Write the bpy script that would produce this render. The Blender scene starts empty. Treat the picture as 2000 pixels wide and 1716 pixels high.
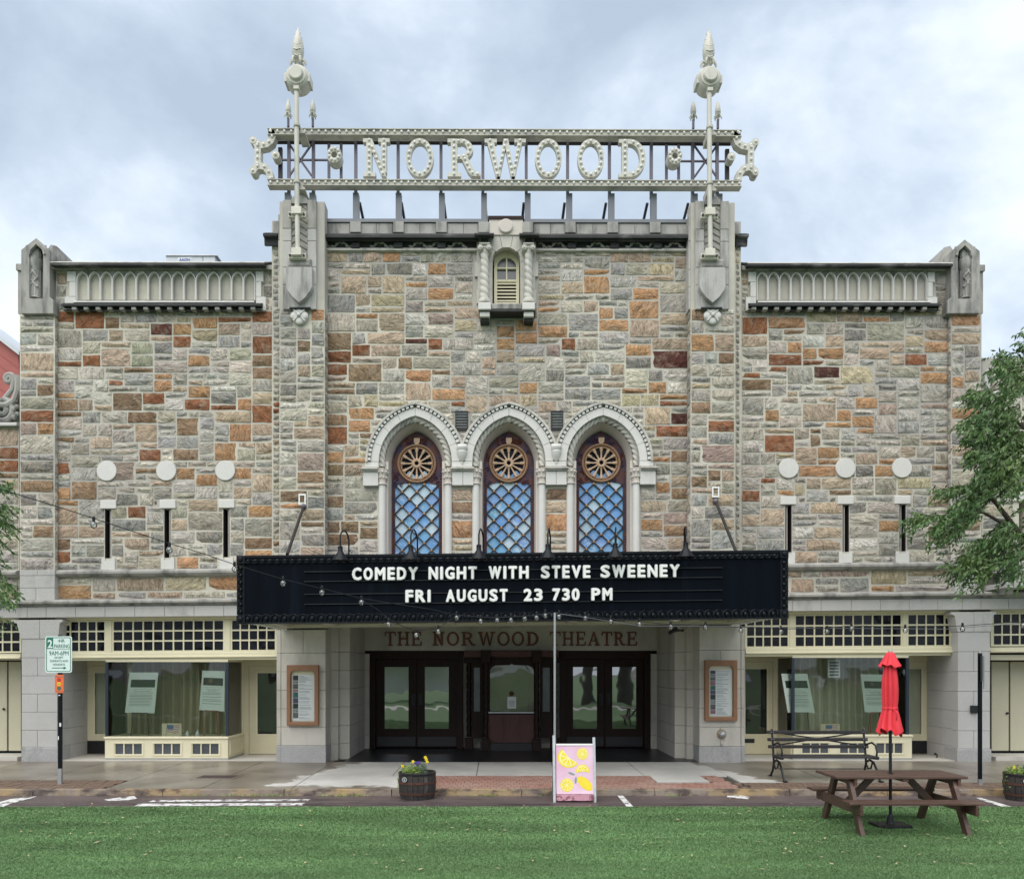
import bpy, math, random
import numpy as np
from mathutils import Vector, Matrix
from mathutils.geometry import tessellate_polygon

# ---------------------------------------------------------------- camera, sky, sun, exposure
scene = bpy.context.scene
R = math.radians
F, CX, HY, H = 1600.0, 975.0, 1303.0, 2.1      # focal length (px of the 2000 px photo), axis, horizon, eye height
cam_d = bpy.data.cameras.new('camera'); cam = bpy.data.objects.new('camera', cam_d)
scene.collection.objects.link(cam); scene.camera = cam
cam.location = (0, 0, H); cam.rotation_euler = (R(90), 0, 0)
cam_d.sensor_width = 36; cam_d.lens = F / 2000 * 36
cam_d.shift_x = (1000 - CX) / 2000; cam_d.shift_y = (HY - 858) / 2000
cam_d.clip_end = 2000

SUN_EL, SUN_AZ = 56, 200          # degrees; the sun stands behind the camera, veiled by cloud
w = bpy.data.worlds.new('World'); scene.world = w; w.use_nodes = True
nt = w.node_tree; nt.nodes.clear()
N = nt.nodes.new; Lk = nt.links.new
out = N('ShaderNodeOutputWorld'); bg = N('ShaderNodeBackground'); bg.inputs[1].default_value = 0.1
sky = N('ShaderNodeTexSky'); sky.sky_type = 'NISHITA'; sky.sun_disc = False
sky.sun_elevation = R(SUN_EL); sky.sun_rotation = R(SUN_AZ)
tc = N('ShaderNodeTexCoord'); mp = N('ShaderNodeMapping'); mp.inputs['Scale'].default_value = (1, 1, 1.35)
mp.inputs['Location'].default_value = (3.1, 0.4, 0.2)
n1 = N('ShaderNodeTexNoise'); n1.inputs['Scale'].default_value = 2.9; n1.inputs['Detail'].default_value = 7; n1.inputs['Roughness'].default_value = .56
n1.inputs['Distortion'].default_value = .15
r1 = N('ShaderNodeValToRGB'); cr = r1.color_ramp
cr.elements[0].position = .38; cr.elements[0].color = (2.3, 2.75, 3.35, 1)
cr.elements[1].position = .66; cr.elements[1].color = (4.5, 4.9, 5.35, 1)
e = cr.elements.new(.5); e.color = (2.9, 3.4, 4.0, 1)
mx = N('ShaderNodeMix'); mx.data_type = 'RGBA'; mx.inputs[0].default_value = .93
Lk(tc.outputs['Generated'], mp.inputs[0]); Lk(mp.outputs[0], n1.inputs['Vector']); Lk(n1.outputs[0], r1.inputs[0])
Lk(sky.outputs[0], mx.inputs[6]); Lk(r1.outputs[0], mx.inputs[7]); Lk(mx.outputs[2], bg.inputs[0]); Lk(bg.outputs[0], out.inputs[0])

sd = bpy.data.lights.new('sun', 'SUN'); sun = bpy.data.objects.new('sun', sd); scene.collection.objects.link(sun)
sd.energy = 1.5; sd.angle = R(80); sd.color = (1, .94, .85)
a_, e_ = R(SUN_AZ), R(SUN_EL)
sun_dir = Vector((math.sin(a_) * math.cos(e_), math.cos(a_) * math.cos(e_), math.sin(e_)))
sun.rotation_euler = sun_dir.to_track_quat('Z', 'Y').to_euler(); sun.location = (0, -20, 40)

vs = scene.view_settings; vs.view_transform = 'Standard'; vs.look = 'None'; vs.exposure = 1.2; vs.gamma = 1
vs.use_curve_mapping = False
scene.render.engine = 'CYCLES'
scene.cycles.max_bounces = 6; scene.cycles.transparent_max_bounces = 12

rng = random.Random(7)
# ---------------------------------------------------------------- measures
LEAN = [(250, 4), (517, 1), (917, -4), (1105, -9.4), (1165, -9.4), (1278, -6.5), (1370, -2), (1484, 3)]
def lean(py):      # the courses of the facade are not quite level: how far each runs off over its length
    if py <= LEAN[0][0]: return LEAN[0][1]
    for (a, u), (b, v) in zip(LEAN, LEAN[1:]):
        if py <= b: return u + (v - u) * (py - a) / (b - a)
    return LEAN[-1][1]
def X(px, Y): return (px - CX) * Y / F
def Z(py, Y, px=1000): return H + (HY - (py + lean(py) * (px - 1000) / 1000)) * Y / F
def ZR(py, Y): return H + (HY - py) * Y / F
def P(px, py, Y): return (X(px, Y), Y, Z(py, Y, px))
def PR(px, py, Y): return (X(px, Y), Y, ZR(py, Y))

# ---------------------------------------------------------------- mesh builder
def wloc(o):
    v = Vector((0, 0, 0))
    while o is not None: v += Vector(o.location); o = o.parent
    return v
class MB:
    def __init__(s): s.v = []; s.f = []
    def add(s, v, f):
        b = len(s.v); s.v += [tuple(q) for q in v]; s.f += [tuple(b + i for i in q) for q in f]; return s
    def hexa(s, c):        # 8 corners: front x0z0,x1z0,x1z1,x0z1 then back
        return s.add(c, [(0, 1, 2, 3), (5, 4, 7, 6), (4, 0, 3, 7), (1, 5, 6, 2), (3, 2, 6, 7), (4, 5, 1, 0)])
    def box(s, x0, x1, y0, y1, z0, z1):
        return s.hexa([(x0, y0, z0), (x1, y0, z0), (x1, y0, z1), (x0, y0, z1), (x0, y1, z0), (x1, y1, z0), (x1, y1, z1), (x0, y1, z1)])
    def pb(s, a, b, t, u, Yf, Yb, z0=None, raw=False):   # px a..b, py t..u (top, bottom) read on plane Yf
        zz = (lambda py, px: ZR(py, Yf)) if raw else (lambda py, px: Z(py, Yf, px))
        xa, xb = X(a, Yf), X(b, Yf)
        za, zb = zz(t, a), zz(t, b)
        ya, yb = (zz(u, a), zz(u, b)) if z0 is None else (z0, z0)
        return s.hexa([(xa, Yf, ya), (xb, Yf, yb), (xb, Yf, zb), (xa, Yf, za), (xa, Yb, ya), (xb, Yb, yb), (xb, Yb, zb), (xa, Yb, za)])
    def cpb(s, a, b, t, u, Yf, Yb, c=.012, z0=None, raw=False):   # same with chamfered front edges
        zz = (lambda py, px: ZR(py, Yf)) if raw else (lambda py, px: Z(py, Yf, px))
        xa, xb = X(a, Yf), X(b, Yf); za, zb = zz(t, a), zz(t, b)
        ya, yb = (zz(u, a), zz(u, b)) if z0 is None else (z0, z0)
        m = Yf + c
        v = [(xa + c, Yf, ya + c), (xb - c, Yf, yb + c), (xb - c, Yf, zb - c), (xa + c, Yf, za - c),
             (xa, m, ya), (xb, m, yb), (xb, m, zb), (xa, m, za), (xa, Yb, ya), (xb, Yb, yb), (xb, Yb, zb), (xa, Yb, za)]
        f = [(0, 1, 2, 3), (4, 5, 1, 0), (5, 6, 2, 1), (6, 7, 3, 2), (7, 4, 0, 3), (8, 9, 5, 4), (9, 10, 6, 5), (10, 11, 7, 6), (11, 8, 4, 7), (9, 8, 11, 10)]
        return s.add(v, f)
    def prism(s, poly, y0, y1, holes=()):  # polygons in (x,z)
        sa = lambda l: sum(l[i][0] * l[(i + 1) % len(l)][1] - l[(i + 1) % len(l)][0] * l[i][1] for i in range(len(l)))
        loops = [list(poly) if sa(poly) > 0 else list(poly)[::-1]] + [list(h) if sa(h) < 0 else list(h)[::-1] for h in holes]
        tri = tessellate_polygon([[Vector((x, z, 0)) for x, z in l] for l in loops])
        pts = [p for l in loops for p in l]; n = len(pts)
        v = [(x, y0, z) for x, z in pts] + [(x, y1, z) for x, z in pts]
        f = []
        for t in tri:
            a, b, c = t
            ar = (pts[b][0] - pts[a][0]) * (pts[c][1] - pts[a][1]) - (pts[b][1] - pts[a][1]) * (pts[c][0] - pts[a][0])
            if ar < 0: a, b, c = a, c, b
            f.append((a, b, c)); f.append((a + n, c + n, b + n))
        o = 0
        for k, l in enumerate(loops):
            m = len(l); ccw = True
            for i in range(m):
                a, b = o + i, o + (i + 1) % m
                f.append((b, a, a + n, b + n) if ccw else (a, b, b + n, a + n))
            o += m
        return s.add(v, f)
    def pp(s, poly, Yf, Yb, holes=(), raw=False):   # polygons in px
        c = (lambda l: [(X(a, Yf), ZR(b, Yf)) for a, b in l]) if raw else (lambda l: [(X(a, Yf), Z(b, Yf, a)) for a, b in l])
        return s.prism(c(poly), Yf, Yb, [c(h) for h in holes])
    def tube(s, pts, r, n=8, cap=True, rs=None):
        pts = [Vector(p) for p in pts]; m = len(pts); b = len(s.v)
        up = None
        for i, p in enumerate(pts):
            t = (pts[min(i + 1, m - 1)] - pts[max(i - 1, 0)]).normalized()
            if up is None: up = Vector((0, 1, 0)) if abs(t.y) < .9 else Vector((1, 0, 0))
            u = (up - t * up.dot(t)).normalized(); up = u; q = t.cross(u)
            rr = rs[i] if rs else r
            for k in range(n):
                a = 2 * math.pi * k / n
                s.v.append(tuple(p + (u * math.cos(a) + q * math.sin(a)) * rr))
        for i in range(m - 1):
            for k in range(n):
                k2 = (k + 1) % n
                s.f.append((b + i * n + k, b + i * n + k2, b + (i + 1) * n + k2, b + (i + 1) * n + k))
        if cap:
            s.f.append(tuple(b + k for k in reversed(range(n)))); s.f.append(tuple(b + (m - 1) * n + k for k in range(n)))
        return s
    def rope(s, pts, r, strands=3, pitch=.3, n=18, depth=.22, step=.03, sgn=1, taper=None):
        P_ = [Vector(p) for p in pts]; L = [0]
        for a, b_ in zip(P_, P_[1:]): L.append(L[-1] + (b_ - a).length)
        m = max(4, int(L[-1] / step)); b = len(s.v); j = 0
        for i in range(m + 1):
            d = L[-1] * i / m
            while j < len(L) - 2 and L[j + 1] < d: j += 1
            t_ = (d - L[j]) / max(1e-9, L[j + 1] - L[j]); p = P_[j].lerp(P_[j + 1], t_)
            T = (P_[j + 1] - P_[j]).normalized(); u = Vector((0, 1, 0)); u = (u - T * u.dot(T)).normalized(); q = T.cross(u)
            rb = r * (taper(d / L[-1]) if taper else 1)
            for k in range(n):
                a = 2 * math.pi * k / n
                c = abs(math.sin((a * strands + sgn * 2 * math.pi * strands * d / (pitch * strands)) / 2))
                rr = rb * (1 - depth + depth * (c ** .6))
                s.v.append(tuple(p + (u * math.cos(a) + q * math.sin(a)) * rr))
        for i in range(m):
            for k in range(n):
                k2 = (k + 1) % n
                s.f.append((b + i * n + k, b + i * n + k2, b + (i + 1) * n + k2, b + (i + 1) * n + k))
        s.f.append(tuple(b + k for k in reversed(range(n)))); s.f.append(tuple(b + m * n + k for k in range(n)))
        return s
    def lathe(s, prof, o, n=16, axis='Z', cap=True):   # prof: (radius, position along axis)
        b = len(s.v); o = Vector(o)
        for r, h in prof:
            for k in range(n):
                a = 2 * math.pi * k / n; c, q = math.cos(a) * r, math.sin(a) * r
                d = (c, q, h) if axis == 'Z' else ((c, h, q) if axis == 'Y' else (h, c, q))
                s.v.append(tuple(o + Vector(d)))
        flip = axis == 'Y'
        for i in range(len(prof) - 1):
            for k in range(n):
                k2 = (k + 1) % n; q = (b + i * n + k, b + i * n + k2, b + (i + 1) * n + k2, b + (i + 1) * n + k)
                s.f.append(q[::-1] if flip else q)
        if cap:
            s.f.append(tuple(b + k for k in range(n))); s.f.append(tuple(b + (len(prof) - 1) * n + k for k in range(n)))
        return s
    def ball(s, c, r, nu=8, nv=5, sc=(1, 1, 1)):
        prof = [(math.sin(math.pi * i / nv) * r + 1e-5, -math.cos(math.pi * i / nv) * r) for i in range(nv + 1)]
        b = len(s.v); s.lathe(prof, (0, 0, 0), nu)
        for i in range(b, len(s.v)):
            v = s.v[i]; s.v[i] = (c[0] + v[0] * sc[0], c[1] + v[1] * sc[1], c[2] + v[2] * sc[2])
        return s
    def mould(s, a, b, Yr, prof, step=200):   # moulding along x: prof = [(how far proud, py)] top to bottom, measured on plane Yr
        m = len(prof); k = max(1, int(abs(b - a) / step)); base = len(s.v)
        for i in range(k + 1):
            px = a + (b - a) * i / k
            for d, py in prof: s.v.append((X(px, Yr), Yr - d, Z(py, Yr - d, px)))   # py as it appears on its own plane
        for i in range(k):
            for j in range(m):
                j2 = (j + 1) % m
                s.f.append((base + i * m + j2, base + (i + 1) * m + j2, base + (i + 1) * m + j, base + i * m + j))
        s.f.append(tuple(base + j for j in range(m))); s.f.append(tuple(base + k * m + j for j in reversed(range(m))))
        return s
    def xf(s, M, b=0):
        for i in range(b, len(s.v)): s.v[i] = tuple(M @ Vector(s.v[i]))
        return s
    def build(s, name, m, parent=None, smooth=False, angle=38, kind=None, label=None, cat=None, group=None, bevel=0, org=None):
        me = bpy.data.meshes.new(name)
        if parent is not None: off = wloc(parent); loc = Vector((0, 0, 0))
        else:
            a = np.array(s.v); lo, hi = a.min(0), a.max(0)
            off = Vector(((lo[0] + hi[0]) / 2, (lo[1] + hi[1]) / 2, lo[2])) if org is None else Vector(org); loc = off
        a = np.array(s.v, dtype=float) - np.array(off)
        me.from_pydata(a.tolist(), [], s.f); me.materials.append(m)
        if smooth:
            me.shade_smooth()
            if angle: me.set_sharp_from_angle(angle=R(angle))
        o = bpy.data.objects.new(name, me); scene.collection.objects.link(o); o.location = loc
        if parent is not None: o.parent = parent
        if bevel:
            bm_ = o.modifiers.new('edge', 'BEVEL'); bm_.width = bevel; bm_.segments = 2; bm_.limit_method = 'ANGLE'
        for k_, v_ in (('kind', kind), ('label', label), ('category', cat), ('group', group)):
            if v_: o[k_] = v_
        return o
def thing(name, label, cat, loc, group=None):
    o = bpy.data.objects.new(name, None); scene.collection.objects.link(o); o.location = loc
    o.empty_display_size = .2
    o['label'] = label; o['category'] = cat
    if group: o['group'] = group
    return o
def part_copy(src, parent, dloc=None):
    c = src.copy(); scene.collection.objects.link(c); c.parent = parent
    if dloc: c.location = dloc
    return c
def tree_copy(src, loc, label=None):
    c = src.copy(); scene.collection.objects.link(c); c.location = loc
    if label: c['label'] = label
    for ch in list(src.children):
        d = part_copy(ch, c)
        for g in ch.children: part_copy(g, d)
    return c

# ---------------------------------------------------------------- materials
def mat(name, col, rough=.7, metal=0., var=.12, vs=2.5, bump=0., bs=30, spec=.5, stain=None, grain=0., stretch=(1, 1, 1), tint=None, coat=0.):
    """colour with fine variation; stain = (colour, noise scale xyz, threshold low, high)"""
    m = bpy.data.materials.new(name); m.use_nodes = True; t = m.node_tree; n = t.nodes.new; l = t.links.new
    b = t.nodes['Principled BSDF']
    b.inputs['Roughness'].default_value = rough; b.inputs['Metallic'].default_value = metal
    b.inputs['Specular IOR Level'].default_value = spec; b.inputs['Coat Weight'].default_value = coat
    g = n('ShaderNodeNewGeometry'); pos = g.outputs['Position']
    mp = n('ShaderNodeMapping'); mp.inputs['Scale'].default_value = stretch; l(pos, mp.inputs[0])
    nz = n('ShaderNodeTexNoise'); nz.inputs['Scale'].default_value = vs; nz.inputs['Detail'].default_value = 6; nz.inputs['Roughness'].default_value = .65
    l(mp.outputs[0], nz.inputs['Vector'])
    rp = n('ShaderNodeMapRange'); rp.inputs[1].default_value = .25; rp.inputs[2].default_value = .75
    rp.inputs[3].default_value = 1 - var; rp.inputs[4].default_value = 1 + var; l(nz.outputs[0], rp.inputs[0])
    c = n('ShaderNodeMix'); c.data_type = 'RGBA'; c.blend_type = 'MULTIPLY'; c.inputs[0].default_value = 1
    c.inputs[6].default_value = (*col, 1); l(rp.outputs[0], c.inputs[7]); cur = c.outputs[2]
    if tint:
        n3 = n('ShaderNodeTexNoise'); n3.inputs['Scale'].default_value = tint[1]; n3.inputs['Detail'].default_value = 4; l(mp.outputs[0], n3.inputs['Vector'])
        q = n('ShaderNodeMapRange'); q.inputs[1].default_value = .42; q.inputs[2].default_value = .62; l(n3.outputs[0], q.inputs[0])
        x = n('ShaderNodeMix'); x.data_type = 'RGBA'; l(q.outputs[0], x.inputs[0]); l(cur, x.inputs[6]); x.inputs[7].default_value = (*tint[0], 1); cur = x.outputs[2]
    if grain:
        n2 = n('ShaderNodeTexNoise'); n2.inputs['Scale'].default_value = 55; n2.inputs['Detail'].default_value = 3; l(pos, n2.inputs['Vector'])
        q = n('ShaderNodeMapRange'); q.inputs[1].default_value = .3; q.inputs[2].default_value = .7; q.inputs[3].default_value = 1 - grain; q.inputs[4].default_value = 1 + grain
        l(n2.outputs[0], q.inputs[0]); x = n('ShaderNodeMix'); x.data_type = 'RGBA'; x.blend_type = 'MULTIPLY'; x.inputs[0].default_value = 1
        l(cur, x.inputs[6]); l(q.outputs[0], x.inputs[7]); cur = x.outputs[2]
    if stain:
        m2 = n('ShaderNodeMapping'); m2.inputs['Scale'].default_value = stain[1]; l(pos, m2.inputs[0])
        n4 = n('ShaderNodeTexNoise'); n4.inputs['Scale'].default_value = 1; n4.inputs['Detail'].default_value = 7; n4.inputs['Roughness'].default_value = .6; l(m2.outputs[0], n4.inputs['Vector'])
        q = n('ShaderNodeMapRange'); q.inputs[1].default_value = stain[2]; q.inputs[2].default_value = stain[3]; l(n4.outputs[0], q.inputs[0])
        x = n('ShaderNodeMix'); x.data_type = 'RGBA'; l(q.outputs[0], x.inputs[0]); l(cur, x.inputs[6]); x.inputs[7].default_value = (*stain[0], 1); cur = x.outputs[2]
    l(cur, b.inputs['Base Color'])
    if bump:
        nb = n('ShaderNodeTexNoise'); nb.inputs['Scale'].default_value = bs; nb.inputs['Detail'].default_value = 6; nb.inputs['Roughness'].default_value = .6; l(mp.outputs[0], nb.inputs['Vector'])
        bp = n('ShaderNodeBump'); bp.inputs['Strength'].default_value = bump; bp.inputs['Distance'].default_value = .02
        l(nb.outputs[0], bp.inputs['Height']); l(bp.outputs[0], b.inputs['Normal'])
    return m

def stone_mat(name, vertex):
    m = bpy.data.materials.new(name); m.use_nodes = True; t = m.node_tree; n = t.nodes.new; l = t.links.new
    b = t.nodes['Principled BSDF']; b.inputs['Roughness'].default_value = .88; b.inputs['Specular IOR Level'].default_value = .25
    g = n('ShaderNodeNewGeometry'); oi = n('ShaderNodeObjectInfo')
    if vertex:
        at = n('ShaderNodeAttribute'); at.attribute_name = 'tone'; base = at.outputs['Color']; rnd = at.outputs['Alpha']
    else: base = oi.outputs['Color']; rnd = oi.outputs['Random']
    add = n('ShaderNodeVectorMath'); add.operation = 'ADD'; k = n('ShaderNodeMath'); k.operation = 'MULTIPLY'; k.inputs[1].default_value = 37
    l(rnd, k.inputs[0]); l(g.outputs['Position'], add.inputs[0]); l(k.outputs[0], add.inputs[1])
    rot = n('ShaderNodeVectorRotate'); rot.rotation_type = 'Y_AXIS'; k2 = n('ShaderNodeMath'); k2.operation = 'MULTIPLY'; k2.inputs[1].default_value = 9.0
    l(rnd, k2.inputs[0]); l(k2.outputs[0], rot.inputs['Angle']); l(add.outputs[0], rot.inputs['Vector'])
    mp = n('ShaderNodeMapping'); mp.inputs['Scale'].default_value = (5.5, 5.5, 15); l(rot.outputs[0], mp.inputs[0])
    n1 = n('ShaderNodeTexNoise'); n1.inputs['Scale'].default_value = 1; n1.inputs['Detail'].default_value = 8; n1.inputs['Roughness'].default_value = .68; n1.inputs['Distortion'].default_value = .6
    l(mp.outputs[0], n1.inputs['Vector'])
    r = n('ShaderNodeMapRange'); r.inputs[1].default_value = .3; r.inputs[2].default_value = .7; r.inputs[3].default_value = .52; r.inputs[4].default_value = 1.5; l(n1.outputs[0], r.inputs[0])
    c = n('ShaderNodeMix'); c.data_type = 'RGBA'; c.blend_type = 'MULTIPLY'; c.inputs[0].default_value = 1; l(base, c.inputs[6]); l(r.outputs[0], c.inputs[7])
    n2 = n('ShaderNodeTexNoise'); n2.inputs['Scale'].default_value = 5.5; n2.inputs['Detail'].default_value = 7; n2.inputs['Roughness'].default_value = .65; l(add.outputs[0], n2.inputs['Vector'])
    r2 = n('ShaderNodeMapRange'); r2.inputs[1].default_value = .50; r2.inputs[2].default_value = .70; r2.inputs[4].default_value = .55; l(n2.outputs[0], r2.inputs[0])
    c2 = n('ShaderNodeMix'); c2.data_type = 'RGBA'; l(r2.outputs[0], c2.inputs[0]); l(c.outputs[2], c2.inputs[6]); c2.inputs[7].default_value = (.47, .385, .29, 1)
    # dark cleft lines along the bedding of each stone
    n5 = n('ShaderNodeTexNoise'); n5.inputs['Scale'].default_value = .5; n5.inputs['Detail'].default_value = 4; n5.inputs['Distortion'].default_value = 1.2; l(mp.outputs[0], n5.inputs['Vector'])
    a1 = n('ShaderNodeMath'); a1.operation = 'SUBTRACT'; a1.inputs[1].default_value = .5; l(n5.outputs[0], a1.inputs[0]); a2 = n('ShaderNodeMath'); a2.operation = 'ABSOLUTE'; l(a1.outputs[0], a2.inputs[0])
    r5 = n('ShaderNodeMapRange'); r5.inputs[1].default_value = .0; r5.inputs[2].default_value = .028; r5.inputs[3].default_value = .52; r5.inputs[4].default_value = 1; l(a2.outputs[0], r5.inputs[0])
    c5 = n('ShaderNodeMix'); c5.data_type = 'RGBA'; c5.blend_type = 'MULTIPLY'; c5.inputs[0].default_value = 1; l(c2.outputs[2], c5.inputs[6]); l(r5.outputs[0], c5.inputs[7])
    l(c5.outputs[2], b.inputs['Base Color'])
    n3 = n('ShaderNodeTexNoise'); n3.inputs['Scale'].default_value = 2.0; n3.inputs['Detail'].default_value = 9; n3.inputs['Roughness'].default_value = .62; l(mp.outputs[0], n3.inputs['Vector'])
    bp = n('ShaderNodeBump'); bp.inputs['Strength'].default_value = 1.0; bp.inputs['Distance'].default_value = .055
    l(n3.outputs[0], bp.inputs['Height']); l(bp.outputs[0], b.inputs['Normal'])
    return m
M = {}
M['stone'] = stone_mat('rock_faced_stone', False); M['stone_v'] = stone_mat('rock_faced_stone_joined', True)
M['mortar'] = mat('mortar', (.60, .57, .485), .95, bump=.3, bs=60, var=.12, vs=6, tint=((.42, .40, .365), .35))
SOOT = (.10, .10, .10)
M['lime'] = mat('cast_limestone', (.56, .54, .49), .85, var=.10, vs=1.6, bump=.15, bs=50, grain=.06, stain=((.30, .30, .285), (3.5, 3.5, .7), .5, .7))
M['lime_grey'] = mat('grey_dressed_stone', (.46, .45, .43), .9, var=.13, vs=2, bump=.2, bs=40, grain=.07, stain=((.20, .20, .195), (4, 4, .7), .48, .68))
M['lime_clean'] = mat('clean_limestone', (.66, .65, .62), .85, var=.07, vs=2, bump=.12, bs=50, grain=.05, stain=((.47, .46, .44), (2.5, 2.5, .6), .6, .8))
M['lime_pink'] = mat('warm_limestone', (.60, .55, .50), .85, var=.06, vs=2, bump=.1, bs=50, grain=.04)
M['grey_stone'] = mat('weathered_grey_stone', (.37, .36, .335), .9, var=.16, vs=2.2, bump=.25, bs=30, grain=.08, stain=((.15, .15, .145), (3.5, 3.5, .9), .47, .66))
M['black_stone'] = mat('soot_black_stone', (.035, .036, .038), .8, var=.4, vs=3, bump=.3, bs=25, stain=((.22, .22, .215), (1.2, 1.2, 4), .56, .75))
M['granite'] = mat('grey_granite', (.50, .49, .475), .8, var=.07, vs=1.5, bump=.12, bs=70, grain=.10, stain=((.27, .27, .27), (1.6, 1.6, .8), .58, .8))
M['gran_dark'] = mat('dark_granite_plinth', (.38, .38, .375), .8, var=.1, vs=2, bump=.2, bs=60, grain=.16, stain=((.17, .18, .16), (2, 2, 1), .55, .78))
M['entry_stone'] = mat('entrance_limestone', (.55, .525, .47), .85, var=.08, vs=1.5, bump=.1, bs=50, grain=.05, stain=((.36, .35, .31), (1.5, 1.5, .5), .52, .75))
M['cream'] = mat('cream_paint', (.74, .69, .50), .5, var=.04, vs=2, bump=.03, bs=20)
M['cream_door'] = mat('cream_door_paint', (.66, .61, .43), .5, var=.04, vs=2)
M['beige'] = mat('beige_door_paint', (.52, .49, .36), .55, var=.05, vs=1.5)
M['blackpaint'] = mat('black_paint', (.004, .006, .010), .35, var=.3, vs=3, spec=.22)
M['marquee'] = mat('marquee_black_panel', (.002, .004, .008), .5, var=.4, vs=2, stretch=(3, 1, .25), spec=.06, stain=((.006, .010, .018), (5, 1, .35), .55, .75))
M['navy'] = mat('navy_frame', (.02, .03, .05), .35, var=.2)
M['sign_paint'] = mat('sign_cream_metal', (.57, .555, .49), .5, var=.10, vs=3, bump=.04, stain=((.34, .33, .29), (6, 6, 1.2), .53, .72))
M['sign_rail'] = mat('sign_rail_metal', (.50, .48, .42), .5, var=.12, vs=3, stain=((.22, .22, .22), (2, 2, 3), .5, .75))
M['purple_steel'] = mat('sign_post_steel', (.13, .12, .15), .5, .3, var=.15)
M['grey_steel'] = mat('grey_post_steel', (.16, .17, .19), .5, .2, var=.12)
M['bulb'] = mat('opal_bulb', (.82, .81, .78), .25, var=.03)
M['white'] = mat('white_letter_plastic', (.86, .86, .84), .35, var=.03)
M['letter_shade'] = mat('letter_rim_plastic', (.60, .61, .62), .4, var=.03)
M['bronze'] = mat('dark_wood', (.022, .010, .008), .5, var=.35, vs=4, stretch=(6, 6, 1), bump=.1, spec=.2)
M['wood_red'] = mat('carved_red_wood', (.075, .022, .016), .5, var=.3, vs=4, stretch=(5, 5, 1), bump=.2)
M['oak'] = mat('poster_case_oak', (.27, .135, .07), .5, var=.18, vs=3, stretch=(12, 12, 1.4), bump=.08)
M['paper'] = mat('paper', (.72, .76, .76), .7, var=.04)
M['paper_mint'] = mat('poster_board', (.74, .86, .80), .6, var=.03)
M['ink'] = mat('print_grey', (.12, .14, .14), .8, var=.1)
M['ink_dark'] = mat('print_dark', (.02, .028, .03), .6, var=.6, vs=18)
M['ink_green'] = mat('print_dark_green', (.012, .035, .025), .6, var=.6, vs=14)
M['tile'] = mat('black_entrance_tile', (.018, .02, .024), .35, var=.3, vs=5)
M['brown_terra'] = mat('oxblood_terracotta', (.10, .030, .022), .6, var=.35, vs=9, bump=.35, bs=45, tint=((.035, .022, .06), 5))
M['rose'] = mat('peach_terracotta', (.55, .39, .27), .7, var=.15, vs=7, bump=.12, bs=40)
M['lead'] = mat('black_lead', (.02, .018, .017), .55, var=.2)
M['roundel'] = mat('lattice_boss', (.42, .22, .08), .5, .3, var=.25, vs=20)
M['red'] = mat('umbrella_red', (.74, .04, .058), .75, var=.08, vs=6)
M['wood'] = mat('brown_stained_wood', (.088, .050, .037), .42, var=.32, vs=2.2, stretch=(1.5, 9, 9), bump=.15, bs=14, stain=((.21, .12, .095), (1.3, 5, 5), .60, .80))
M['bench'] = mat('bench_slat', (.030, .026, .028), .4, var=.2, vs=5)
M['iron'] = mat('cast_iron', (.014, .015, .018), .4, .2, var=.25, bump=.06)
M['alu'] = mat('bare_steel', (.42, .43, .44), .4, .7, var=.12)
M['barrel'] = mat('old_oak_barrel', (.036, .031, .029), .75, var=.5, vs=5, stretch=(5, 5, 1), bump=.35, bs=22, stain=((.10, .09, .085), (8, 8, 2), .55, .75))
M['hoop'] = mat('rusty_hoop', (.10, .045, .03), .7, .3, var=.4, vs=9)
M['soil'] = mat('potting_soil', (.03, .022, .016), .95, var=.4, bump=.5)
M['leaf'] = mat('tree_leaf', (.055, .12, .030), .5, var=.45, vs=3.5, tint=((.10, .17, .045), 1.6))
M['leaf_y'] = mat('planter_foliage', (.20, .30, .06), .6, var=.4, vs=14)
M['leaf_g'] = mat('grey_green_foliage', (.13, .19, .12), .6, var=.4, vs=14)
M['yellow'] = mat('yellow_petal', (.80, .60, .02), .6, var=.08)
M['violet'] = mat('violet_petal', (.10, .055, .35), .6, var=.2)
M['bark'] = mat('bark', (.07, .055, .045), .9, var=.35, vs=6, stretch=(4, 4, 1), bump=.6, bs=18)
M['asphalt'] = mat('wet_asphalt', (.115, .090, .090), .42, var=.25, vs=1.2, bump=.25, bs=120, grain=.25, stain=((.055, .042, .044), (1.2, 5, 1), .52, .66))
M['paint'] = mat('road_paint', (.70, .70, .70), .6, var=.08, vs=5, stain=((.115, .09, .09), (7, 7, 7), .50, .60))
M['kerb'] = mat('granite_kerb', (.23, .19, .155), .75, var=.3, vs=4, bump=.6, bs=14, stain=((.075, .055, .048), (2.5, 2.5, 5), .48, .62), tint=((.34, .24, .12), 1.3))
M['turf_base'] = mat('turf_backing', (.075, .145, .05), .9, var=.2, vs=1.1)
M['redroof'] = mat('red_gable', (.42, .13, .115), .7, var=.1, vs=1.5, stain=((.42, .22, .18), (1, 1, 1.5), .55, .8))
M['ac'] = mat('air_handler_metal', (.60, .64, .68), .5, var=.05)
M['ac_blue'] = mat('maker_blue_print', (.05, .10, .35), .6)
M['green_sign'] = mat('sign_green', (.008, .16, .10), .45, var=.03)
M['sign_white'] = mat('sign_white', (.70, .80, .78), .4, var=.03)
M['sign_orange'] = mat('sign_orange', (.80, .16, .05), .45, var=.04)
M['sred'] = mat('sign_red', (.55, .02, .02), .5)
M['flagred'] = mat('faded_flag_red', (.50, .22, .20), .7)
M['flagblue'] = mat('faded_flag_blue', (.12, .18, .36), .7)
M['curtain'] = mat('olive_curtain', (.36, .32, .21), .85, var=.2, vs=2, stretch=(4, 4, .6))
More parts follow.
